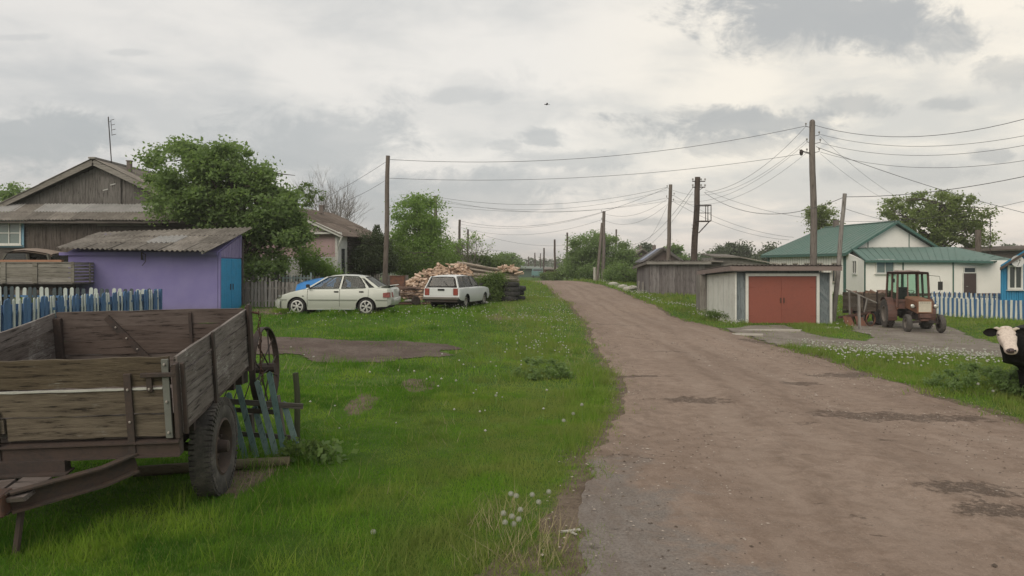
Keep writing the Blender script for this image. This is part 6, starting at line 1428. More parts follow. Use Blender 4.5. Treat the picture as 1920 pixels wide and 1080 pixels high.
def truck_cab():
    d = 32.6; k = d/FPX; X = lambda px: (px-960)*k; Z = lambda py: CZ-(py-HOR)*k; gd = gz(-20, 33); y0, y1 = d, d + 1.9
    r = thing('old_truck', 'old dark truck whose rusty cab roof shows over the flatbed', 'truck', (X(50), d + 1, gd))
    ol = paint('faded_olive_paint', (.095, .09, .07), .6, .5, scale=2); rf = paint('faded_roof_paint', (.24, .185, .145), .6, .5, scale=2)
    prof = [(4, 481), (9, 471), (20, 467), (42, 466), (64, 468.5), (84, 472), (93, 475)]
    rows = []
    for px, py in prof:
        e = .12 if px in (4, 95) else .0
        rows.append([Vector((X(px), y0 + .12 + e, Z(py) - .06)), Vector((X(px), y0 + .3, Z(py) - .01)), Vector((X(px), (y0+y1)/2, Z(py) + .04)), Vector((X(px), y1 - .3, Z(py) - .01)), Vector((X(px), y1 - .12, Z(py) - .12))])
    mb = MB().quadgrid(rows); rows2 = [[p - Vector((0, 0, .07)) for p in rw] for rw in rows]; mb.quadgrid(rows2); mb.build('cab_roof', rf, r, smooth='all')
    for px_t, px_b in ((8, -4), (48, 52), (86, 93)):
        for y in (y0 + .12, y1 - .12): MB().bar((X(px_t), y, Z(476)), (X(px_b), y + (-.04 if y < d + 1 else .04), Z(497)), .09, .07).build('cab_pillar', ol, r)
    MB().box((X(44), (y0+y1)/2, Z(497) - .35), (X(98) - X(-10), y1-y0, .75)).build('cab_body', ol, r, bevel=.05)
    MB().box((X(98) + .55, (y0+y1)/2, Z(497) - .30), (1.15, 1.3, .55)).build('bonnet', ol, r, bevel=.08)
    for y in (y0 + .1, y1 - .1): MB().poly([(X(0), y, Z(496)), (X(47), y, Z(496)), (X(45), y, Z(475)), (X(10), y, Z(475))]).build('side_window', GLASS, r)
    MB().poly([(X(97), y0 + .15, Z(496)), (X(97), y1 - .15, Z(496)), (X(91), y1 - .2, Z(476)), (X(91), y0 + .2, Z(476))]).build('windscreen', GLASS, r)
    MB().box((X(20), (y0+y1)/2, Z(492)), (.15, 1.4, .5)).build('seat', BLACK, r)
    MB().box((X(-30) - .3, (y0+y1)/2, gd + .75), (4.5, .9, .25)).build('chassis', RUSTD, r)
    for x in (X(98) + .3, X(-70)):
        for y in (y0 + .1, y1 - .1): MB().ring((x, y, gd + .45), (0, 1, 0), .45, [(.0, -.05), (.22, -.09), (.4, -.12), (.46, -.06), (.46, .06), (.4, .12), (.22, .09), (0, .05)], 22).build('wheel', BLACK, r, smooth=40)
truck_cab()
# ------------------------------------------------------------------ cars
def interp_(x, tab): return float(np.interp(x, [t[0] for t in tab], [t[1] for t in tab]))
def car(root, spec):
    """body lofted from top line, bottom line and plan width; forward is +x, z up, wheels on z=0 (all in root space)"""
    top, bot, W, wr, wxs, arch = spec['top'], spec['bot'], spec['w'], spec['wr'], spec['wx'], spec['arch']
    bm_ = spec['mat']; x0, x1 = top[0][0], top[-1][0]
    xs = sorted(set([round(v, 4) for v in list(np.linspace(x0, x1, 60)) + [wx + arch * math.cos(a) for wx in wxs for a in np.linspace(0, PI, 15)] + [t[0] for t in top]]))
    def zb(x):
        z = interp_(x, bot)
        for wx in wxs:
            if abs(x - wx) < arch: z = max(z, wr - .02 + math.sqrt(max(0, arch**2 - (x-wx)**2)) * .98)
        return z
    def wy(x, z):
        w = interp_(x, W); return w * (1 - .10 * max(0, (z - spec['zw']) / .5) ** 1.5 - .07 * max(0, (spec['zw'] - z) / .45) ** 2)
    nr_ = 9; mb = MB()
    for s in (-1, 1):
        rows = []
        for x in xs:
            a, b = zb(x), interp_(x, top); rows.append([(x, s*wy(x, a + (b-a)*j/nr_), a + (b-a)*j/nr_) for j in range(nr_ + 1)])
        mb.quadgrid(rows)
    tp = []
    for x in xs:
        b = interp_(x, top); w = wy(x, b); tp.append([(x, -w + 2*w*j/8, b + spec.get('crown', .03) * (1 - (abs(j-4)/4) ** 2.4)) for j in range(9)])
    mb.quadgrid(tp)
    for x in (xs[0], xs[-1]):
        a, b = zb(x), interp_(x, top); mb.quadgrid([[(x + (.025 if x > 0 else -.025) * math.sin(PI*jz/6) * (1 - abs(j-4)/4*.5), -wy(x, a+(b-a)*jz/6) + 2*wy(x, a+(b-a)*jz/6)*j/8, a + (b-a)*jz/6 + (spec.get('crown', .03) * (1-(abs(j-4)/4)**2.4) if jz == 6 else 0)) for j in range(9)] for jz in range(7)])
    me_o = mb.build('body', bm_, root, smooth=28, local=True)
    bm = bmesh.new(); bm.from_mesh(me_o.data); bmesh.ops.remove_doubles(bm, verts=bm.verts, dist=.002); bmesh.ops.recalc_face_normals(bm, faces=bm.faces); bm.to_mesh(me_o.data); bm.free()
    # under-tray and wells
    MB().box(((x0+x1)/2, 0, interp_(0, bot) + .06), ((x1-x0)*.9, W[len(W)//2][1]*1.7, .05)).build('underbody', BLACK, root, local=True)
    for wx in wxs: MB().box((wx, 0, wr + .08), (arch*1.9, W[len(W)//2][1]*1.60, .50)).build('wheel_well', MATS.get('dark_inside') or paint('dark_inside', (.015, .015, .015), .9, .2), root, local=True)
    # greenhouse
    g = spec['roof']                   # list of (x, z, half width) along the roof centre line from front to back
    rows = []
    for (x, z, w) in g: rows.append([(x, -w + 2*w*j/8, z - .055 * (abs(j-4)/4) ** 3) for j in range(9)])
    t = MB().quadgrid(rows); t.quadgrid([[(p[0], p[1], p[2] - .03) for p in rw] for rw in rows])
    for s in (0, 8): t.quadgrid([[rw[s] for rw in rows], [(rw[s][0], rw[s][1], rw[s][2] - .03) for rw in rows]])
    t.build('roof', bm_, root, smooth=35, local=True)
    for (pt, pb, wt, wb) in spec['pillars']:
        for s in (-1, 1):
            a = Vector((pt[0], s*pt[1], pt[2])); b = Vector((pb[0], s*pb[1], pb[2])); mb = MB()
            mb.slab([a - Vector((wt/2, 0, 0)), a + Vector((wt/2, 0, 0)), b + Vector((wb/2, 0, 0)), b - Vector((wb/2, 0, 0))], (0, -s*.035, 0)); mb.build('pillar', bm_, root, local=True)
    for pts in spec['side_glass']:
        for s in (-1, 1): 
            MB().poly([(p[0], s*(p[1] - .012), p[2]) for p in pts]).build('side_window', spec['glass'], root, local=True)
            fr_ = MB(); q = [Vector((p[0], s*(p[1] + .004), p[2])) for p in pts]
            for i in range(len(q)): fr_.bar(q[i], q[(i+1) % len(q)], .022, .012, (0, s, 0))
            fr_.build('window_seal', BLACK, root, local=True)
    for nm, pts in spec['end_glass']: 
        MB().poly(pts).build(nm, spec['glass'], root, local=True)
        q = [Vector(p) for p in pts]; c = sum(q, Vector()) / 4; f = MB(); nr = (q[1]-q[0]).cross(q[2]-q[0]).normalized()
        for i in range(4): f.bar(q[i] + (c-q[i])*.01, q[(i+1)%4] + (c-q[(i+1)%4])*.01, .03, .018, nr)
        f.build('window_seal', BLACK, root, local=True)
    # interior
    IN = MATS.get('seat_cloth') or paint('seat_cloth', (.045, .043, .04), .9, .3)
    zf = interp_(0, top)
    for x in spec['seats']:
        for y in (-.36, .36): MB().box((x, y, zf - .05), (.14, .46, .55), Matrix.Rotation(-.2, 3, 'Y')).box((x - .05, y, zf + .28), (.09, .24, .16)).build('seat', IN, root, bevel=.03, local=True)
    MB().box((spec['dash'], 0, zf - .04), (.3, 1.3, .16)).build('dashboard', IN, root, local=True)
    # wheels
    for wx in wxs:
        for s in (-1, 1):
            c = Vector((wx, s*spec['track'], wr)); ax = Vector((0, s, 0)); q = spec['rim_r']
            wh = MB().ring(c, ax, wr, [(q, -.08), (q + .03, -.09), (wr - .02, -.085), (wr, -.05), (wr, .05), (wr - .02, .085), (q + .03, .09), (q, .08)], 36).build('wheel', BLACK, root, smooth=40, local=True)
            rm = spec['rim'](c, ax, q); 
            for nm, mb_, mt in rm: 
                o = mb_.build(nm, mt, wh, local=True); 
SILVER = carpaint('pale_silver_green_paint', (.385, .405, .36), (.25, .265, .22))
def alloy(c, ax, q):
    u = Vector((0, 0, 1)); w = ax.cross(u); m = MATS.get('alloy_silver') or paint('alloy_silver', (.52, .52, .50), .35, .2, metal=.4); dk = MATS.get('wheel_dark') or paint('wheel_dark', (.02, .02, .02), .8, .2)
    out = [('rim', MB().ring(c, ax, q, [(q + .012, .088), (q - .02, .092), (q - .028, .05)], 32), m), ('brake', MB().ring(c, ax, q, [(q - .01, .03), (0, .02)], 24), dk)]
    sp = MB()
    for i in range(6):
        t = 2*PI*i/6 + .3
        for o in (-.13, .13): e = u*math.cos(t+o) + w*math.sin(t+o); e0 = u*math.cos(t+o*.6) + w*math.sin(t+o*.6); sp.bar(c + ax*.075 + e0*.04, c + ax*.072 + e*(q-.015), .026, .025, ax)
    sp.ring(c, ax, q, [(0, .095), (.045, .09), (.05, .06)], 14); out.append(('spokes', sp, m)); return out
def steel(c, ax, q):
    m = MATS.get('steel_rim') or paint('steel_rim', (.36, .34, .30), .55, .5); dk = MATS.get('wheel_dark')
    u = Vector((0, 0, 1)); w = ax.cross(u); out = [('rim', MB().ring(c, ax, q, [(q + .008, .086), (q - .015, .088), (q - .025, .04), (q*.62, .055), (q*.55, .035), (.05, .03), (.04, .06), (0, .065)], 28), m)]
    hs = MB()
    for i in range(8): t = 2*PI*i/8; hs.ball(c + ax*.052 + (u*math.cos(t) + w*math.sin(t))*q*.75, .018, 6)
    out.append(('vent_holes', hs, dk)); return out
def sedan():
    cx, cy = -6.30, 28.05; g = thing('sedan', 'pale silver-green sedan with rear spoiler parked on the grass', 'car', (cx, cy, 0), R(175.2)); inv = g.matrix_basis
    zs = [gz(*(inv @ Vector((x, y, 0)))[:2]) for x in (-1.24, 1.24) for y in (-.7, .7)]; g.location.z = sum(zs)/4 + .0
    # shapes measured from the side view: front bumper x=+2.13, tail x=-2.13
    sp = dict(mat=SILVER, zw=.55, wr=.295, wx=(-1.245, 1.245), arch=.37, track=.72, rim_r=.205, crown=.035,
        top=[(-2.13, .62), (-2.10, .86), (-2.05, .93), (-1.55, .965), (-1.2, .945), (-.4, .925), (.6, .905), (.85, .90), (1.15, .865), (1.55, .775), (1.86, .675), (2.02, .56), (2.13, .46)],
        bot=[(-2.13, .40), (-2.0, .30), (-1.6, .27), (-.8, .20), (.8, .19), (1.6, .22), (2.0, .22), (2.13, .32)],
        w=[(-2.13, .68), (-2.0, .80), (-1.5, .835), (0, .845), (1.2, .835), (1.7, .79), (2.0, .69), (2.13, .56)],
        roof=[(.22, 1.365, .50), (.05, 1.40, .54), (-.3, 1.425, .56), (-.7, 1.415, .56), (-1.0, 1.375, .54), (-1.12, 1.34, .52)],
        glass=glass('sedan_glass', (.68, .74, .72), .66), seats=(-.05, -.95), dash=.62, rim=alloy,
        pillars=[((.22, .505, 1.345), (.93, .77, .90), .07, .09), ((-.36, .555, 1.375), (-.30, .785, .92), .075, .11), ((-1.02, .53, 1.345), (-1.30, .775, .94), .08, .10), ((-1.10, .515, 1.33), (-1.62, .745, .955), .07, .16)],
        side_glass=[[(.12, .545, 1.335), (-.32, .565, 1.37), (-.26, .78, .935), (.80, .765, .925)], [(-.41, .565, 1.372), (-.92, .555, 1.345), (-1.17, .70, 1.08), (-1.20, .775, .95), (-.36, .785, .935)], [(-1.05, .55, 1.30), (-1.52, .752, .97), (-1.36, .77, .97)]],
        end_glass=[('windscreen', [(.24, -.47, 1.35), (.24, .47, 1.35), (.90, .72, .92), (.90, -.72, .92)]), ('rear_window', [(-1.14, .47, 1.33), (-1.14, -.47, 1.33), (-1.66, -.68, .975), (-1.66, .68, .975)])])
    car(g, sp)
    sy = lambda x, z: (interp_(x, sp['w']) * (1 - .10 * max(0, (z - .55)/.5) ** 1.5 - .07 * max(0, (.55 - z)/.45) ** 2)) + .004
    dkp = MATS['dark_inside']; 
    for s in (-1, 1):
        for x in (.86, -.30, -1.33): 
            ln = MB()
            for j in range(6):
                z0, z1 = .30 + .1*j, .40 + .1*j; xo = lambda z: x - (.0 if x > -1 else max(0, .62 - z) * -.45)
                ln.bar((xo(z0), s*sy(x, z0), z0), (xo(z1), s*sy(x, z1), z1), .009, .006, (0, s, 0))
            ln.build('door_gap', dkp, g, local=True)
        for x in (-.18, -1.08): MB().box((x, s*(sy(x, .82) + .008), .815), (.16, .03, .05)).build('door_handle', BLACK, g, bevel=.008, local=True)
        mb = MB(); xs = np.linspace(-2.0, 1.9, 30)
        for a, b in zip(xs[:-1], xs[1:]):
            if min(abs((a+b)/2 - 1.245), abs((a+b)/2 + 1.245)) > .37: mb.bar((a, s*(sy(a, .53) + .004), .53), (b, s*(sy(b, .53) + .004), .53), .03, .03, (0, s, 0))
        mb.build('side_moulding', paint('grey_green_moulding', (.20, .215, .18), .5) if 'grey_green_moulding' not in MATS else MATS['grey_green_moulding'], g, local=True)
        MB().bar((-.85, s*sy(0, .22), .215), (.85, s*sy(0, .22), .205), .05, .05).build('sill', SILVER, g, local=True)
        # lamps, indicator
        MB().slab([(-2.165, s*.50, .62), (-2.08, s*.80, .62), (-1.86, s*.835, .62), (-1.86, s*.825, .78), (-2.06, s*.79, .80), (-2.14, s*.50, .80)], (0, s*.012, 0)).build('tail_light', paint('tail_light_red', (.22, .055, .045), .2, .3, spec=.6) if 'tail_light_red' not in MATS else MATS['tail_light_red'], g, local=True)
        MB().slab([(2.00, s*.42, .56), (2.02, s*.66, .54), (1.84, s*.755, .60), (1.80, s*.75, .68), (1.92, s*.62, .665), (1.97, s*.42, .65)], (.06, s*.03, .015)).build('headlight', MATS.get('lamp_glass') or paint('lamp_glass', (.22, .22, .2), .1, .1, spec=.9), g, local=True)
        MB().box((1.02, s*(sy(1.02, .66) + .004), .66), (.055, .012, .03)).build('indicator', BLACK, g, local=True)
        mb = MB(); mb.bar((.78, s*.78, .95), (.80, s*.90, .98), .05, .04); mb.box((.80, s*.93, 1.02), (.09, .19, .12)); mb.build('mirror', BLACK, g, bevel=.02, local=True)
        MB().slab([(-1.52, s*.52, .97), (-1.95, s*.55, .955), (-1.95, s*.55, 1.02), (-1.90, s*.55, 1.03)], (0, s*.03, 0)).build('spoiler_foot', SILVER, g, local=True)
    mb = MB(); mb.quadgrid([[(-1.74, y, .985), (-1.85, y, 1.01), (-2.06, y, 1.05), (-2.08, y, 1.03), (-1.88, y, .975), (-1.74, y, .97)] for y in np.linspace(-.70, .70, 9)]); mb.build('spoiler', SILVER, g, smooth=40, local=True)
    for a, b, z, nm in ((1.9, 2.16, .30, 'front_bumper'), (-2.17, -1.95, .40, 'rear_bumper')):
        mb = MB(); xx = 2.14 if a > 0 else -2.15; rows = []
        for t in np.linspace(-1, 1, 15):
            y = t * .80; x = xx - math.copysign(.30 * abs(t) ** 3.5, xx); rows.append([(x, y, z - .06), (x + math.copysign(.03, xx), y, z), (x + math.copysign(.03, xx), y, z + .16), (x, y, z + .20)])
        mb.quadgrid(rows); mb.build(nm, SILVER, g, smooth=50, local=True)
    MB().box((-2.165, 0, .52), (.015, .5, .11)).build('number_plate', WHITE, g, local=True)
sedan()
def estate():
    wht = carpaint('dull_white_paint', (.56, .58, .575), (.36, .36, .33), .38)
    g = thing('estate_car', 'boxy dirty white estate car seen from behind near the firewood', 'car', (-2.42, 34.9, 0), R(73.0)); inv = g.matrix_basis
    zs = [gz(*(inv @ Vector((x, y, 0)))[:2]) for x in (-1.24, 1.24) for y in (-.7, .7)]; g.location.z = sum(zs)/4
    sp = dict(mat=wht, zw=.6, wr=.29, wx=(-1.12, 1.30), arch=.35, track=.69, rim_r=.175, crown=.02,
        top=[(-2.02, .60), (-2.0, .84), (-1.95, .88), (-1.0, .885), (0, .885), (.72, .885), (1.2, .86), (1.8, .80), (1.98, .74), (2.03, .60)],
        bot=[(-2.02, .42), (-1.9, .36), (-.6, .24), (.8, .24), (1.9, .32), (2.03, .42)],
        w=[(-2.02, .82), (-1.9, .85), (0, .86), (1.5, .84), (2.03, .78)],
        roof=[(.25, 1.365, .54), (.1, 1.405, .57), (-.6, 1.43, .59), (-1.4, 1.425, .59), (-1.72, 1.40, .58), (-1.80, 1.36, .57)],
        glass=glass('estate_glass', (.6, .6, .58), .5), seats=(-.05, -.85), dash=.62, rim=steel,
        pillars=[((.25, .55, 1.345), (.74, .745, .87), .05, .06), ((-.30, .575, 1.38), (-.28, .765, .87), .05, .06), ((-.98, .58, 1.38), (-1.10, .765, .87), .05, .06), ((-1.74, .575, 1.37), (-1.95, .765, .87), .13, .16)],
        side_glass=[[(.17, .565, 1.345), (-.27, .58, 1.375), (-.245, .757, .90), (.64, .75, .90)], [(-.33, .58, 1.375), (-.95, .585, 1.375), (-1.06, .757, .90), (-.31, .757, .90)], [(-1.02, .585, 1.375), (-1.66, .58, 1.36), (-1.86, .757, .90), (-1.14, .757, .90)]],
        end_glass=[('windscreen', [(.27, -.51, 1.35), (.27, .51, 1.35), (.75, .70, .88), (.75, -.70, .88)]), ('rear_window', [(-1.84, .50, 1.335), (-1.84, -.50, 1.335), (-1.985, -.62, .94), (-1.985, .62, .94)])])
    car(g, sp)
    rd = paint('estate_tail_red', (.24, .05, .035), .3, .3, spec=.5); dkp = MATS['dark_inside']
    for s in (-1, 1):
        MB().box((-2.035, s*.655, .71), (.05, .20, .29), None).build('tail_light', rd, g, bevel=.01, local=True)
        MB().box((2.03, s*.55, .64), (.04, .28, .16)).build('headlight', MATS['lamp_glass'], g, bevel=.01, local=True)
        for x in (.78, -.28, -1.08): MB().bar((x, s*.808, .32), (x + (.0), s*.795, .87), .008, .006, (0, s, 0)).build('door_gap', dkp, g, local=True)
        for x in (-.16, -.94): MB().box((x, s*.815, .80), (.14, .025, .03)).build('door_handle', BLACK, g, local=True)
        MB().bar((-.7, s*.79, .27), (.9, s*.79, .27), .04, .12, (0, 0, 1)).build('rusty_sill', RUSTD, g, local=True)
        MB().box((.62, s*.86, .98), (.07, .14, .10)).build('mirror', BLACK, g, local=True)
    tg = MB(); tg.box((-2.03, 0, .70), (.03, 1.08, .33)); tg.build('tailgate', wht, g, bevel=.012, local=True)
    MB().box((-2.055, 0, .80), (.03, .30, .075)).build('handle_recess', dkp, g, local=True)
    for (a, b, z) in ((-2.10, 0, .44), (2.10, 0, .46)): MB().box((a, 0, z), (.10, 1.62, .10)).build('bumper', paint('chrome_bumper', (.20, .18, .16), .35, .5, dc=(.06, .045, .04), metal=.4) if 'chrome_bumper' not in MATS else MATS['chrome_bumper'], g, bevel=.015, local=True)
    MB().box((-2.05, 0, .34), (.06, 1.5, .12)).build('rear_apron', RUSTD, g, local=True)
    MB().bar((-1.99, -.1, 1.16), (-2.0, -.28, .96), .02, .02, (-1, 0, 0)).build('wiper', BLACK, g, local=True)
    ld = paint('cluttered_load', (.20, .17, .15), .9, .8, scale=9)
    for i in range(5): MB().box((-1.45 + random.uniform(-.1, .1), -.45 + i*.22, 1.0 + random.uniform(0, .12)), (.3, .2, random.uniform(.2, .4)), Matrix.Rotation(random.uniform(-.4, .4), 3, 'Z')).build('load', ld, g, local=True)
estate()
# ------------------------------------------------------------------ blue tarp heap behind the sedan
def tarp():
    d = 31.0; rows = []; r_ = random.Random(3)
    for i, px in enumerate(np.linspace(562, 662, 18)):
        t = i / 17; top = np.interp(px, [562, 575, 600, 625, 650, 662], [531, 526, 521, 520, 524, 532]); T = P(px, top, d); gd = gz(T.x, d) - .02; row = []
        for j, (dy, f) in enumerate(((-.75, 0), (-.72, .35), (-.62, .75), (-.35, .95), (0, 1), (.4, .93), (.7, .6), (.75, 0))):
            row.append(Vector((T.x + r_.uniform(-.02, .02), d + dy + r_.uniform(-.03, .03), gd + (T.z - gd) * f)))
        rows.append(row)
    mb = MB().quadgrid(rows); mb.poly(rows[0]); mb.poly(rows[-1]); solo(mb, 'tarp_heap', paint('bright_blue_tarp', (.018, .16, .42), .35, .3, scale=3, spec=.5), 'heap covered by bright blue tarp behind the sedan windscreen', 'tarp', smooth=25)
tarp()
# ------------------------------------------------------------------ firewood, poles, tyres, scrap
def firewood():
    CUT = wood('fresh_split_wood', (.36, .25, .175), (.58, .43, .32), 'x', 2, .8); rr_ = random.Random(12)
    ms = []
    for i in range(6):
        h = rr_.uniform(.05, .075); L_ = rr_.uniform(.38, .52); mb = MB(); n_ = rr_.choice((3, 4, 5)); sec = [(math.cos(2*PI*k/n_ + i) * h * rr_.uniform(.7, 1.25), math.sin(2*PI*k/n_ + i) * h * rr_.uniform(.6, 1.1)) for k in range(n_)]
        mb.slab([(-L_/2, a, b) for a, b in sec], (L_, 0, 0)); ms.append(mb.mesh('split_log', CUT))
    core = MB(); d0 = 39.4
    def hgt(px): return np.interp(px, [752, 775, 800, 830, 855, 870, 880], [538, 526, 511, 498, 496, 503, 512])
    gd = gz(-4, 39.4) - .05
    for layer in range(3):
        pts = [P(px, hgt(px) + 5 + layer * 3, d0 + .6 + layer*.5) for px in range(752, 884, 8)]
        core.slab([Vector((pts[0].x, pts[0].y, gd))] + pts + [Vector((pts[-1].x, pts[-1].y, gd))], (0, .5, 0))
    kind(solo(core, 'firewood_core', CUT, 'inner mass of the split firewood heap', 'firewood'), 'stuff')
    for i in range(290):
        px = rr_.uniform(750, 882); t = rr_.random(); dd = d0 - .9 + t * 1.6; zt = pz(hgt(px), d0 + .6); z = gd + .1 + (zt - gd) * (t ** .75) + rr_.uniform(-.03, .06)
        o = bpy.data.objects.new('split_log', rr_.choice(ms)); COL.objects.link(o); o.location = (xw(px, dd), dd, z); o.rotation_euler = (rr_.uniform(0, 6), rr_.uniform(-.6, .6), rr_.uniform(0, PI))
        tag(o, 'pale freshly split firewood log in the big heap behind the estate car', 'firewood', 'split logs heaped behind the estate car')
    # second, smaller far heap on the poles
    for i in range(60):
        px = rr_.uniform(930, 974); c = 1 - (abs(px - 952) / 24) ** 2; dd = 41.4 + rr_.uniform(-.4, .4); z = pz(514 - 17 * max(c, 0) * rr_.uniform(.3, 1), 41.4)
        o = bpy.data.objects.new('split_log', rr_.choice(ms)); COL.objects.link(o); o.location = (xw(px, dd), dd, z); o.rotation_euler = (rr_.uniform(0, 6), rr_.uniform(-.4, .4), rr_.uniform(0, PI))
        tag(o, 'split firewood log in the small heap above the tyres', 'firewood', 'split logs heaped over the tyre stack')
    PO = wood('bare_poles', (.20, .165, .13), (.42, .36, .29), 'x', 1, .9)
    for i in range(38):
        y0 = 492 + (i % 13) * 3.0 + rr_.uniform(-1.5, 1.5); xa = rr_.uniform(838, 880) + (i % 10) * 2.5; xb = rr_.uniform(950, 975); dd = 40.6 + (i // 10) * .5
        a = P(xa, y0 + rr_.uniform(-1.5, 1.5), dd - .3); b = P(xb, min(y0 * .5 + 263 + rr_.uniform(-2, 3), 536), dd + .9); mb = MB().tube([a, a.lerp(b, .5) - Vector((0, 0, .03)), b], [.055, .065, .075], 7)
        solo(mb, 'long_pole', PO, 'long peeled pole in the stack between the firewood and the tyres', 'pole', 'peeled poles stacked behind the estate car')
    kind(solo(MB().slab([P(870, 512, 41.8), P(965, 518, 42.6), P(968, 548, 42.6), P(870, 545, 41.8)], (0, .8, 0)), 'pole_stack_core', DARK_X, 'dark inside of the pole stack', 'poles'), 'stuff')
    for j, (px, n_) in enumerate(((957, 3), (969, 3))):
        for i in range(n_ + (j == 0)):
            z0 = gz(xw(px, 38.4), 38.4) + .11 + i * .235; c = Vector((xw(px, 38.4) + rr_.uniform(-.05, .05), 38.2 + j * .9, z0)); t = MB().ring(c, (rr_.uniform(-.06, .06), rr_.uniform(-.06, .06), 1), .42, [(.24, -.10), (.30, -.115), (.40, -.11), (.43, -.06), (.43, .06), (.40, .11), (.30, .115), (.24, .10), (.24, -.10)], 26)
            lb = ['bottom', 'second', 'third', 'topmost'][i] + ' black tyre of the ' + ('left' if j == 0 else 'right') + ' stack beside the pole pile'
            solo(t, 'scrap_tyre', BLACK, lb, 'tyre', 'old tyres stacked by the pole pile', smooth=40)
firewood()
def scrap():
    r = thing('scrap_sledge', 'rusty sledge loaded with brown boards between the two cars', 'sledge', (xw(768, 36), 36, gz(xw(768, 36), 36))); z = r.location.z; rr_ = random.Random(5); x = r.location.x
    for i in range(16):
        a = Vector((x - .9 + rr_.uniform(-.2, .3), 36 + rr_.uniform(-.5, .5), z + .35 + i*.035)); b = a + Vector((rr_.uniform(1.1, 1.9), rr_.uniform(-.2, .2), rr_.uniform(-.12, .16))); MB().bar(a, b, rr_.uniform(.08, .16), .03).build('board', MATS.get('scrap_boards') or wood('scrap_boards', (.10, .06, .045), (.19, .125, .10), 'x', 1, .8), r)
    for y in (35.6, 36.4): MB().tube([(x - 1.1, y, z + .28), (x - .9, y, z + .06), (x + 1.1, y, z + .06)], .04, 6).build('runner', RUST, r)
    for px in (-.7, 0, .7): MB().bar((x + px, 35.5, z + .3), (x + px, 36.5, z + .3), .07, .07).build('cross_bar', RUST, r)
    MB().ring((x + .35, 35.5, z + .20), (.6, -1, 0), .2, [(0, -.03), (.10, -.03), (.19, -.06), (.21, -.03), (.21, .03), (.19, .06), (0, .04)], 22).build('wheel', RUSTD, r, smooth=40)
    c = P(746, 530, 37.5); solo(MB().box((c.x, c.y, c.z), (.68, .5, .62)).box((c.x, c.y, c.z + .32), (.74, .56, .03)), 'rusty_box', RUSTL, 'square rust-red metal box behind the sedan boot', 'box')
    wst = paint('whitish_stone', (.40, .38, .34), .9, .3)
    for (px, py, d, lb) in ((768, 566, 33.5, 'pale flat stone lying between the two cars'), (826, 573, 32.4, 'pale stone under the rear of the estate car'), (905, 570, 34.5, 'small white stone by the front wheel of the estate')):
        o = solo(MB().ball(G(px, py) + Vector((0, 0, .05)), .22, 8, (1.3, .8, .35)), 'stone', wst, lb, 'stone', smooth='all')
    # boards on supports and pale rubble by the plank shed
    a, b = P(1160, 547, 57), P(1213, 537, 54); solo(MB().bar(a, b, .5, .07), 'plank_bench', GREY_X, 'grey plank ramp leaning beside the plank shed', 'plank')
    for i, (px, py) in enumerate(((1168, 541), (1178, 545), (1186, 543), (1150, 536))):
        p = G(px, py); solo(MB().ball(p + Vector((0, 0, .1)), .35, 8, (1.3, .7, .6)), 'rubble_stone', wst, ['pale rubble stone at the left below the plank ramp', 'largest pale rubble stone below the plank ramp', 'pale rubble stone nearest the plank shed corner', 'small pale stone left of the plank ramp'][i], 'stone', smooth='all')
    for (px, py, s, lb) in ((1450, 622, 1.3, 'broken concrete slab in front of the garage door'), (1535, 617, 1.0, 'small concrete slab right of the garage door'), (1395, 628, .8, 'concrete slab piece at the road side of the garage')):
        p = G(px, py); solo(MB().slab([p + Vector((-.8*s, -.25, 0)), p + Vector((.7*s, -.35, 0)), p + Vector((.9*s, .2, 0)), p + Vector((-.2*s, .35, 0)), p + Vector((-.9*s, .15, 0))], (0, 0, .05)), 'concrete_slab', paint('old_concrete', (.36, .33, .28), .9, .4, scale=5) if 'old_concrete' not in MATS else MATS['old_concrete'], lb, 'slab')
    # litter and stones on the road
    for i in range(26):
        px = random.uniform(1150, 1800); py = random.uniform(640, 1060); p = G(px, py)
        if not road_in(np.array([p.x]), np.array([p.y]), .1)[0]: continue
    p = G(1066, 1008); solo(MB().bar(p + Vector((-.08, 0, .012)), p + Vector((.1, .05, .016)), .03, .012).bar(p + Vector((.02, 0, .012)), p + Vector((.06, -.06, .014)), .02, .01), 'wood_chip', wst, 'pale chip of wood on the bare verge near the road edge', 'chip')
scrap()
def pebbles():
    rng = np.random.default_rng(3); oc = np.array([(0,0,.6),(1,0,0),(0,1,0),(-1,0,0),(0,-1,0)], float); of = np.array([(0,1,2),(0,2,3),(0,3,4),(0,4,1)]); V, F, o = [], [], 0
    n_ = 9000; y = 3.2 + 22 * rng.random(n_) ** 1.6; x = road_l(y) - .5 + (road_r(y) - road_l(y) + 1.0) * rng.random(n_); dn = _vn(x, y, 1.4, 51) + .5 * _vn(x, y, .4, 52)
    kp = road_in(x, y, -.25) & (rng.random(n_) < .35 + dn * 1.4); x, y = x[kp], y[kp]; z = tz(x, y) + .022
    for i in range(len(x)):
        s = rng.uniform(.004, .011) * (1 + y[i] * .05) * (2.0 if rng.random() < .03 else 1); a = rng.uniform(0, 6); c, sn = math.cos(a), math.sin(a); v = oc * s * np.array([1.3, .8, .9]); V.append(np.stack([v[:, 0]*c - v[:, 1]*sn + x[i], v[:, 0]*sn + v[:, 1]*c + y[i], v[:, 2] + z[i]], -1)); F.append(of + o); o += 5
    m, nn = M_('pebble'); g = nn.add('ShaderNodeNewGeometry').outputs['Random Per Island']; setc(nn, nn.mix(nn.ss(g, .35, .65), (.09, .07, .056), (.36, .31, .265)), .9, spec=.1)
    kind(npmesh('road_pebbles', np.concatenate(V), np.concatenate(F), m), 'stuff')
pebbles()
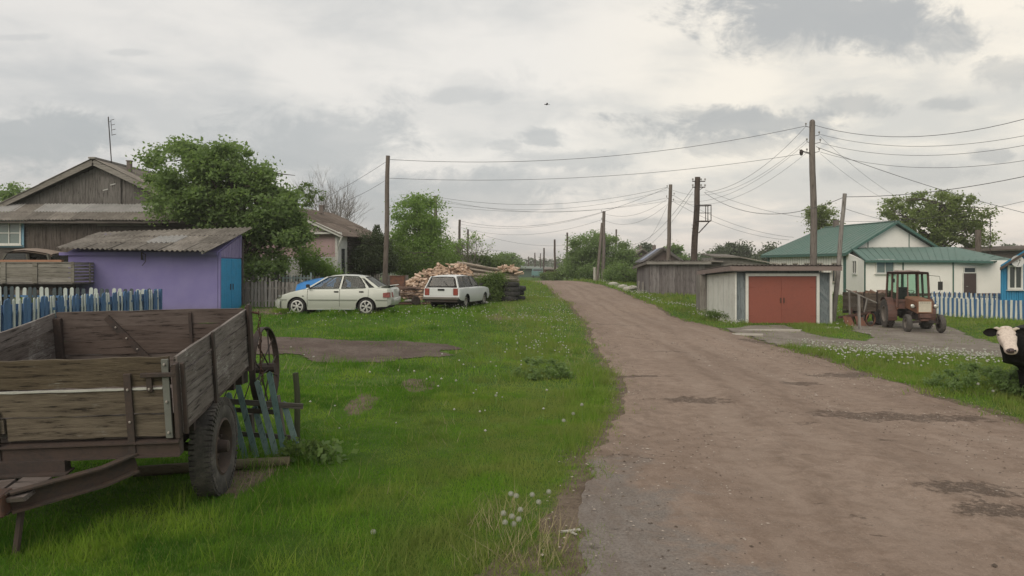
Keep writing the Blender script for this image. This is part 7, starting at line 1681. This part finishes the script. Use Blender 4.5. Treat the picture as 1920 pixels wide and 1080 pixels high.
# ------------------------------------------------------------------ tractor and rusty cart
def tractor():
    hd = math.atan2(-.985, -.17); C = Vector((16.30, 31.95, 0)); g = thing('tractor', 'rusty orange-brown farm tractor with glazed cab on the gravel', 'tractor', C, hd); inv = g.matrix_basis
    zs = [gz(*(inv @ Vector((x, y, 0)))[:2]) for x, y in ((0, -.7), (0, .7), (2.05, -.6), (2.05, .6))]; g.location.z = sum(zs)/4 + .01
    OR = rusty('faded_orange_paint', (.25, .115, .060), (.15, .078, .050), .6); CB = rusty('cab_red_brown', (.125, .060, .045), (.075, .042, .034), .65); TI = MATS.get('dusty_tyre') or paint('dusty_tyre', (.06, .055, .05), .9, .8, dc=(.13, .115, .10), scale=4)
    B = lambda nm, mb, mt, **kw: mb.build(nm, mt, g, local=True, **kw)
    rb, rf = .60, .35
    for s in (-1, 1):
        c = Vector((0, s*.74, rb)); ax = Vector((0, s, 0)); w = .15
        wh = B('rear_wheel', MB().ring(c, ax, rb, [(.34, -w*.9), (.42, -w), (.54, -w), (rb - .03, -w*.8), (rb - .03, w*.8), (.54, w), (.42, w), (.34, w*.9)], 40), TI, smooth=40)
        u = Vector((0, 0, 1)); v = ax.cross(u); lg = MB()
        for i in range(22):
            for q in (-1, 1):
                t = 2*PI*(i + (.5 if q > 0 else 0))/22; e = u*math.cos(t) + v*math.sin(t); tn = -u*math.sin(t) + v*math.cos(t); M3 = Matrix((ax, tn, e)).transposed() @ Matrix.Rotation(q*.7, 3, 'Z'); lg.box(c + e*(rb - .02) + ax*(q*w*.5), (w*1.25, .035, .045), M3)
        lg.v = [tuple(p) for p in lg.v]; kind(lg.build('lugs', TI, wh, local=True), 'stuff')
        MB().ring(c, ax, .33, [(.35, .135), (.32, .14), (.30, .06), (.16, .03), (.14, .07), (0, .08)], 30).build('rim', MATS.get('dusty_rim') or paint('dusty_rim', (.17, .15, .13), .7, .5), wh, smooth=40, local=True)
        # mudguard
        mg = MB(); rows = []
        for a in np.linspace(-.35, 2.3, 14): rows.append([(math.cos(a)*(rb+.09), s*.56, rb + math.sin(a)*(rb+.09)), (math.cos(a)*(rb+.09), s*.90, rb + math.sin(a)*(rb+.09))])
        mg.quadgrid(rows); 
        fan = [(math.cos(a)*(rb+.09), s*.56, rb + math.sin(a)*(rb+.09)) for a in np.linspace(-.35, 2.3, 14)]; mg.poly(fan + [(-.2, s*.56, rb)]); B('mudguard', mg, CB)
        c2 = Vector((2.05, s*.60, rf)); wf = .09
        w2 = B('front_wheel', MB().ring(c2, ax, rf, [(.19, -wf*.9), (.24, -wf), (rf-.04, -wf), (rf, -wf*.5), (rf, wf*.5), (rf-.04, wf), (.24, wf), (.19, wf*.9)], 32), TI, smooth=40)
        MB().ring(c2, ax, .18, [(.195, .08), (.17, .08), (.15, .0), (.07, -.01), (.06, .05), (0, .06)], 24).build('rim', MATS['dusty_rim'], w2, smooth=40, local=True)
        B('front_axle', MB().bar((2.05, s*.08, rf + .10), (2.05, s*.52, rf + .04), .09, .10).tube([(2.05, s*.48, rf - .02), (2.05, s*.48, rf + .38)], .035, 7), RUSTD)
        # headlight
        B('headlight', MB().ring((2.06, s*.42, 1.02), (1, 0, 0), .085, [(0, -.10), (.06, -.08), (.09, 0), (.085, .02)], 16), BLACK, smooth=40); MB().ring((2.07, s*.42, 1.02), (1, 0, 0), .08, [(.08, .0), (.05, .02), (0, .028)], 16).build('lens', paint('headlight_lens', (.55, .55, .5), .08, .05, spec=.9, metal=.5) if 'headlight_lens' not in MATS else MATS['headlight_lens'], g, local=True)
        B('headlight_bracket', MB().bar((1.98, s*.22, .96), (2.02, s*.42, .95), .03, .04), RUSTD)
    B('gearbox', MB().box((.15, 0, .62), (.9, .42, .42)).box((1.2, 0, .62), (1.3, .34, .34)).tube([(0, -.7, rb), (0, .7, rb)], .11, 10), RUSTD, bevel=.02)
    B('engine', MB().box((1.35, 0, .80), (.85, .36, .28)).box((1.35, .24, .78), (.4, .14, .2)).tube([(1.0, -.22, .72), (1.6, -.22, .72)], .07, 8).box((1.1, .2, .66), (.18, .2, .3)), RUSTD, bevel=.02)
    # bonnet, tapering
    hp = [(.72, -.30, .92), (.72, .30, .92), (.72, .30, 1.30), (.72, .24, 1.36), (.72, -.24, 1.36), (.72, -.30, 1.30)]; hq = [(2.12, -.28, .74), (2.12, .28, .74), (2.12, .28, 1.20), (2.12, .23, 1.255), (2.12, -.23, 1.255), (2.12, -.28, 1.20)]
    mb = MB(); rows = [[tuple(Vector(a).lerp(Vector(b), t)) for a, b in zip(hp + hp[:1], hq + hq[:1])] for t in np.linspace(0, 1, 6)]; mb.quadgrid(rows); mb.poly(hp); mb.poly(hq); B('bonnet', mb, OR)
    gr = B('grille_panel', MB().box((2.135, 0, 1.0), (.03, .47, .42)), CREAM, bevel=.008)
    fr_ = MB()
    for y in (-.245, .245): fr_.bar((2.14, y, .78), (2.14, y, 1.22), .025, .03)
    for z in (.78, 1.22): fr_.bar((2.14, -.245, z), (2.14, .245, z), .03, .025)
    fr_.build('grille_frame', OR, g, local=True)
    sl_ = MB()
    for i in range(6): sl_.box((2.152, -.15 + i*.06, 1.15), (.006, .03, .045))
    sl_.build('badge_slots', MATS.get('badge_grey') or paint('badge_grey', (.25, .23, .19)), gr, local=True)
    B('front_weight', MB().box((2.1, 0, .64), (.22, .42, .16)).box((1.9, 0, .5), (.5, .3, .12)), CB, bevel=.02)
    # cab: posts, roof, panels, panes
    x0, x1, hw, z0, z1 = -.62, .80, .60, 1.18, 2.28
    tp = lambda x, y, t: Vector((x + (.05 if x > 0 else .04) * -t * (1 if x > 0 else -1), y * (1 - .06*t), z0 + (z1 - z0)*t))
    for x, nm in ((x0, 0), (.12, 0), (x1, 0)):
        for s in (-1, 1): B('cab_post', MB().bar(tp(x, s*hw, -.25 if x > 0.5 else -.4), tp(x, s*hw, 1), .07, .06), CB)
    for x in (x0, x1):
        for y in ((-.2, .2) if x > 0 else (0,)): B('cab_post', MB().bar(tp(x, y, 0), tp(x, y, 1), .05, .06), CB)
        B('cab_rail', MB().bar(tp(x, -hw, 1), tp(x, hw, 1), .06, .09), CB); B('cab_rail', MB().bar(tp(x, -hw, 0), tp(x, hw, 0), .06, .10), CB)
    for s in (-1, 1): B('cab_rail', MB().bar(tp(x0, s*hw, 1), tp(x1, s*hw, 1), .06, .09), CB); B('cab_rail', MB().bar(tp(x0, s*hw, 0), tp(x1, s*hw, 0), .06, .10), CB)
    rf_ = MB(); rows = []
    for x in np.linspace(x0 - .10, x1 + .10, 7): t = (x - x0 + .1) / (x1 - x0 + .2); rows.append([(x, y, z1 + .05 + .05*math.sin(PI*t) * (1 - (abs(y)/.68)**2) ) for y in np.linspace(-.68, .68, 7)])
    rf_.quadgrid(rows); rf_.quadgrid([[(p[0], p[1], z1 + .01) for p in rw] for rw in rows]); B('cab_roof', rf_, CB)
    lump = MB(); rr_ = random.Random(2)
    for i in range(7): lump.ball((x0 + .1 + i*.2, rr_.uniform(-.3, .3), z1 + .09), .13, 8, (1.4, 1.5, .35))
    B('roof_sacking', lump, paint('pale_sacking', (.33, .30, .26), .9, .5, scale=8), smooth='all')
    GT = glass('greenish_cab_glass', (.72, .92, .82), .86)
    for s in (-1, 1):
        for a, b in ((x0, .12), (.12, x1)): B('side_window', MB().poly([tp(a + .05, s*hw, .04), tp(b - .05, s*hw, .04), tp(b - .05, s*hw, .95), tp(a + .05, s*hw, .95)]), GT)
        B('side_panel', MB().slab([tp(.15, s*hw, 0), tp(x1, s*hw, 0), (x1 + .0, s*hw, .82), (.42, s*hw, .78)], (0, -s*.03, 0)), OR)
    for a, b in ((-hw, -.2), (-.2, .2), (.2, hw)): B('windscreen', MB().poly([tp(x1, a + .04, .04), tp(x1, b - .04, .04), tp(x1, b - .04, .95), tp(x1, a + .04, .95)]), GT)
    B('rear_window', MB().poly([tp(x0, -hw + .04, .04), tp(x0, hw - .04, .04), tp(x0, hw - .04, .95), tp(x0, -hw + .04, .95)]), GT)
    B('firewall', MB().slab([(x1 - .02, -hw, .85), (x1 - .02, hw, .85), (x1 - .02, hw, 1.2), (x1 - .02, -hw, 1.2)], (-.04, 0, 0)), CB)
    B('seat', MB().box((-.28, -.02, 1.08), (.42, .44, .10)).box((-.46, -.02, 1.40), (.10, .44, .58)), BLACK, bevel=.05)
    B('steering_wheel', MB().ring((.30, 0, 1.50), (-.5, 0, 1), .19, [(.19, -.012), (.205, 0), (.19, .012), (.178, 0), (.19, -.012)], 24).tube([(.30, 0, 1.5), (.55, 0, 1.1)], .018, 6).bar((.30, -.18, 1.5), (.30, .18, 1.5), .02, .015), BLACK)
    B('mirror', MB().box((x1 + .10, .98, 1.78), (.04, .17, .34)).tube([(x1 + .0, .56, 2.20), (x1 + .10, .95, 2.16), (x1 + .10, .98, 1.95)], .012, 5).tube([(x1, .58, 1.45), (x1 + .10, .95, 1.47), (x1 + .1, .98, 1.62)], .012, 5), BLACK, bevel=.01)
    B('mirror', MB().box((x1 - .2, -.68, 1.98), (.20, .05, .16)), BLACK, bevel=.01)
    B('rear_hitch', MB().bar((-.3, -.3, .5), (-.95, -.35, .4), .05, .06).bar((-.3, .3, .5), (-.95, .35, .4), .05, .06).box((-.35, 0, .85), (.35, .4, .35)), RUSTD)
tractor()
def rusty_cart():
    c = Vector((xw(1636, 34.2), 34.2, 0)); c.z = gz(c.x, c.y); th = R(8); g = thing('hay_trailer', 'old board-sided trailer full of rusty scrap behind the tractor', 'trailer', c, th)
    B = lambda nm, mb, mt, **kw: mb.build(nm, mt, g, local=True, **kw); DB = wood('trailer_boards', (.095, .075, .06), (.17, .14, .115), 'x', 1, .6); z0 = .62; z1 = 1.42
    for i in range(5): B('side_board', MB().box((0, -.75, z0 + .07 + i*.155), (1.9, .03, .145), None, .008), DB)
    for i in range(5): B('side_board', MB().box((0, .75, z0 + .07 + i*.155), (1.9, .03, .145)), DB)
    for s in (-1, 1):
        for i in range(5): B('end_board', MB().box((s*.95, 0, z0 + .07 + i*.155), (.03, 1.5, .145)), DB)
    for x in (-.9, -.3, .3, .9): B('upright', MB().box((x, -.79, (z0+z1)/2), (.06, .04, z1-z0+.06)), RUSTD)
    B('floor', MB().box((0, 0, z0), (1.95, 1.55, .05)), DB); B('chassis', MB().bar((-1.1, -.5, z0 - .1), (1.3, -.5, z0 - .1), .08, .12).bar((-1.1, .5, z0 - .1), (1.3, .5, z0 - .1), .08, .12), RUSTD)
    rr_ = random.Random(8); ld = rusty('scrap_load', (.15, .075, .045), (.23, .17, .13))
    for i in range(24): B('scrap', MB().box((rr_.uniform(-.8, .8), rr_.uniform(-.6, .5), z1 - .1 + rr_.uniform(-.1, .12)), (rr_.uniform(.1, .5), rr_.uniform(.05, .3), rr_.uniform(.03, .15)), Euler((rr_.uniform(-.5, .5), rr_.uniform(-.5, .5), rr_.uniform(0, 3))).to_matrix(), .02), ld)
    for s in (-1, 1):
        w = B('wheel', MB().ring((-.1, s*.7, .36), (0, s, 0), .36, [(0, .02), (.15, .03), (.20, .09), (.33, .09), (.36, .05), (.36, -.05), (.33, -.09), (0, -.05)], 26), BLACK, smooth=40)
    # ladder-like sloping hay frame on the left
    a, b = Vector((-1.55, -.7, 1.50)), Vector((-.55, -1.15, .98))
    for o in (Vector((0, 0, 0)), Vector((.1, .45, .04))): B('frame_pole', MB().tube([a + o, b + o], .03, 6), GREY_X)
    for t in (.1, .3, .5, .7, .9): B('frame_rung', MB().tube([a.lerp(b, t), a.lerp(b, t) + Vector((.1, .45, .04))], .025, 5), GREY_X)
    B('frame_leg', MB().bar(a, (-1.5, -.7, 0), .06, .06), GREY_Z); B('frame_leg', MB().bar((-.9, -1.0, 1.15), (-1.0, -.8, .05), .06, .06), GREY_Z)
    c2 = Vector((xw(1612, 33), 33.0, 0)); c2.z = gz(c2.x, c2.y); r2 = thing('plough', 'rusty plough with small iron wheel left of the rusty trailer', 'farm tool', c2)
    q = lambda x, y, z: c2 + Vector((x, y, z))
    MB().bar(q(-.9, 0, .35), q(.5, .1, .55), .08, .1).bar(q(-.6, 0, .4), q(-.7, -.3, .05), .07, .07).bar(q(-.1, 0, .45), q(-.2, -.35, .05), .07, .07).build('beam', RUST, r2)
    for x in (-.75, -.25): MB().slab([q(x, -.3, .02), q(x + .35, -.45, .02), q(x + .25, -.3, .38), q(x - .05, -.2, .42)], (0, .03, 0)).build('mouldboard', RUSTL, r2)
    MB().ring(q(.35, -.25, .28), (.5, -1, 0), .28, [(.28, -.03), (.28, .03), (.25, .03), (.25, -.03), (.28, -.03)], 26).build('wheel', RUSTL, r2)
    MB().slab([q(-.55, .3, .05), q(-.1, .3, .05), q(-.2, .35, .75)], (.04, .05, 0)).build('share', RUST, r2)
rusty_cart()
# ------------------------------------------------------------------ cow
def cow():
    d = 12.6; hx, hz = xw(1889, d), pz(643, d)
    m, nn = M_('black_hide'); v = nn.tc.outputs['Object']; a = nn.noise(v, 26, 4, .7); setc(nn, nn.mix(nn.ss(a, .4, .7), (.006, .0055, .0055), (.016, .014, .013)), .7, a, .3, .006, spec=.12)
    BLK = m
    m, nn = M_('cow_face_hide'); v = nn.tc.outputs['Object']; a = nn.noise(v, 30, 4, .7); setc(nn, nn.mix(nn.ss(a, .4, .7), (.58, .50, .43), (.42, .35, .30)), .75, a, .3, .006, spec=.2)
    WF = m
    gx = hx + .95; gd = gz(gx, 13); r = thing('cow', 'black cow with white face looking in from the right edge', 'cow', (gx, 13.4, gd))
    # body: skinned chain, hidden mostly beyond the frame, neck reaching left to the head
    H = Vector((hx, d, hz)); poll = H + Vector((.06, .16, .13))
    V = [Vector((gx + .75, 13.9, gd + .98)), Vector((gx + 1.15, 14.1, gd + .97)), Vector((gx + .30, 13.65, gd + .92)), Vector((gx - .12, 13.35, gd + .93)), Vector((hx + .38, 13.05, gd + 1.0)), poll + Vector((.12, .12, -.10))]
    Rr = [(.37, .42), (.33, .38), (.38, .42), (.33, .38), (.24, .30), (.13, .15)]
    E = [(0, 1), (0, 2), (2, 3), (3, 4), (4, 5)]
    def limb(pts, rs, root):
        i0 = root
        for p, q in zip(pts, rs): V.append(p); Rr.append(q); E.append((i0, len(V)-1)); i0 = len(V) - 1
    for s in (-1, 1):
        px_ = Vector((gx - .05, 13.35 + s*.22, 0)); limb([Vector((px_.x, px_.y, gd + .62)), Vector((px_.x - .02, px_.y, gd + .38)), Vector((px_.x, px_.y, gd + .12)), Vector((px_.x - .03, px_.y, gd + .03))], [(.11, .13), (.06, .065), (.05, .05), (.055, .065)], 3)
        px_ = Vector((gx + 1.2, 14.1 + s*.24, 0)); limb([Vector((px_.x - .03, px_.y, gd + .70)), Vector((px_.x + .12, px_.y, gd + .48)), Vector((px_.x + .03, px_.y, gd + .14)), Vector((px_.x, px_.y, gd + .03))], [(.15, .18), (.065, .07), (.05, .05), (.055, .065)], 1)
    base = r.matrix_basis.inverted(); me = bpy.data.meshes.new('body'); me.from_pydata([tuple(base @ p) for p in V], E, []); o = bpy.data.objects.new('body', me); COL.objects.link(o); o.parent = r; me.materials.append(BLK)
    sk = o.modifiers.new('skin', 'SKIN'); sk.use_smooth_shade = True
    for i, q in enumerate(Rr): me.skin_vertices[0].data[i].radius = q
    me.skin_vertices[0].data[0].use_root = True; o.modifiers.new('sub', 'SUBSURF').levels = 2; o.modifiers['sub'].render_levels = 2
    # head: lofted cross-sections from poll down to muzzle, facing the camera and a little left
    F_ = Vector((-.34, -.80, -.50)).normalized(); S = Vector((.92, -.39, 0)).normalized(); S = (S - F_*S.dot(F_)).normalized(); U = F_.cross(S) * 1.0
    if U.z < 0: U = -U
    #        along  halfwidth up  down
    sec = [(-.10, .085, .05, .07), (-.045, .118, .085, .10), (.02, .130, .092, .13), (.09, .134, .085, .15), (.16, .125, .078, .145), (.235, .108, .068, .125), (.31, .092, .060, .10), (.375, .090, .055, .088), (.425, .096, .052, .085), (.462, .088, .042, .076), (.487, .072, .032, .060), (.502, .045, .018, .036)]
    o0 = poll + Vector((0, -.03, .02)); rows = []; sec = [tuple(q * 1.07 for q in s_) for s_ in sec]
    for (t, w, up, dn) in sec:
        c = o0 + F_ * t; ring = []
        for k in range(20):
            a = 2*PI*k/20; x = math.cos(a); y = math.sin(a); x = math.copysign(abs(x) ** .8, x); y = math.copysign(abs(y) ** .85, y)
            ring.append(c + S*(x*w) + U*(y*(up if y > 0 else dn)))
        rows.append(ring + ring[:1])
    hm = MB().quadgrid(rows); hm.poly(rows[0][:-1]); hm.poly(rows[-1][:-1]); hd = hm.build('head', WF, r, smooth='all'); ssb = hd.modifiers.new('sub', 'SUBSURF'); ssb.levels = 1; ssb.render_levels = 1
    bm = bmesh.new(); bm.from_mesh(hd.data); bmesh.ops.remove_doubles(bm, verts=bm.verts, dist=.0005); bm.to_mesh(hd.data); bm.free()
    NS = paint('dark_muzzle', (.055, .035, .032), .35, .3, spec=.5)
    MB().ball(o0 + F_*.492 + S*.008 - U*.004, .066, 14, (1.42, .8, .72)).build('nose', NS, hd, smooth='all')
    for s in (-1, 1):
        MB().ball(o0 + F_*.528 + S*(s*.040 + .006) + U*.026, .017, 8).build('nostril', MATS['dark_inside'], hd)
        e = o0 + F_*.125 + S*s*.122 + U*.050; MB().ball(e, .026, 12, (.9, .7, .8)).build('eye', paint('cow_eye', (.012, .010, .010), .1, .1, spec=.8) if 'cow_eye' not in MATS else MATS['cow_eye'], hd, smooth='all')
        lid = MB(); lid.tube([e + F_*-.030 - S*s*.010, e + F_*-.020 + U*.012 + S*s*.006, e + F_*.006 + U*.020 + S*s*.003, e + F_*.028 + U*.010 - S*s*.006], [.005, .010, .010, .005], 8); lid.build('eyelid', BLK if s > 0 else WF, hd, smooth='all')
        # ear: cupped leaf held out sideways
        eb = o0 + F_*.01 + S*s*.115 + U*.02 + Vector((0, 0, .0)); dr = (S*s*1.0 + Vector((0, .25, -.10 if s < 0 else .05))).normalized(); up = Vector((0, 0, 1)); up = (up - dr*up.dot(dr)).normalized(); fw = dr.cross(up); rows = []
        for t, w in ((0, .030), (.15, .052), (.4, .070), (.65, .066), (.85, .045), (1, .012)):
            c = eb + dr*(t*.215); rows.append([c + up*(w*math.cos(a)) + fw*(.025*math.sin(a)*(1 if s < 0 else -1)) for a in np.linspace(0, PI, 7)])
        em = MB().quadgrid(rows); rows2 = [[p - fw*.012 for p in rw] for rw in rows]; em.quadgrid(rows2); em.build('ear', BLK, r, smooth='all')
    hr = [(o0 + S*s*.08 + U*.05, o0 + S*s*.145 + U*.085 + Vector((0, 0, .01)), o0 + S*s*.180 + U*.09) for s in (-1, 1)]
    for a, b, c in hr: MB().tube([a, b, c], [.034, .022, .010], 8).build('horn', paint('pale_horn', (.50, .44, .36), .5, .3) if 'pale_horn' not in MATS else MATS['pale_horn'], r, smooth='all')
    MB().ball(o0 + F_*-.045 + U*.060, .078, 14, (1.35, .8, .55)).build('forelock', WF, r, smooth='all')
cow()
# ------------------------------------------------------------------ air
def haze():
    mb = MB().box((0, 0, 0), (2420, 2420, 33)); m = bpy.data.materials.new('haze'); m.use_nodes = True; nt = m.node_tree; nt.nodes.clear()
    vo = nt.nodes.new('ShaderNodeVolumePrincipled'); vo.inputs['Color'].default_value = (.90, .875, .84, 1); vo.inputs['Density'].default_value = HAZE; vo.inputs['Anisotropy'].default_value = .35
    ou = nt.nodes.new('ShaderNodeOutputMaterial'); nt.links.new(vo.outputs[0], ou.inputs['Volume']); o = mb.build('haze', m); kind(o, 'stuff')
HAZE = .0008
haze()
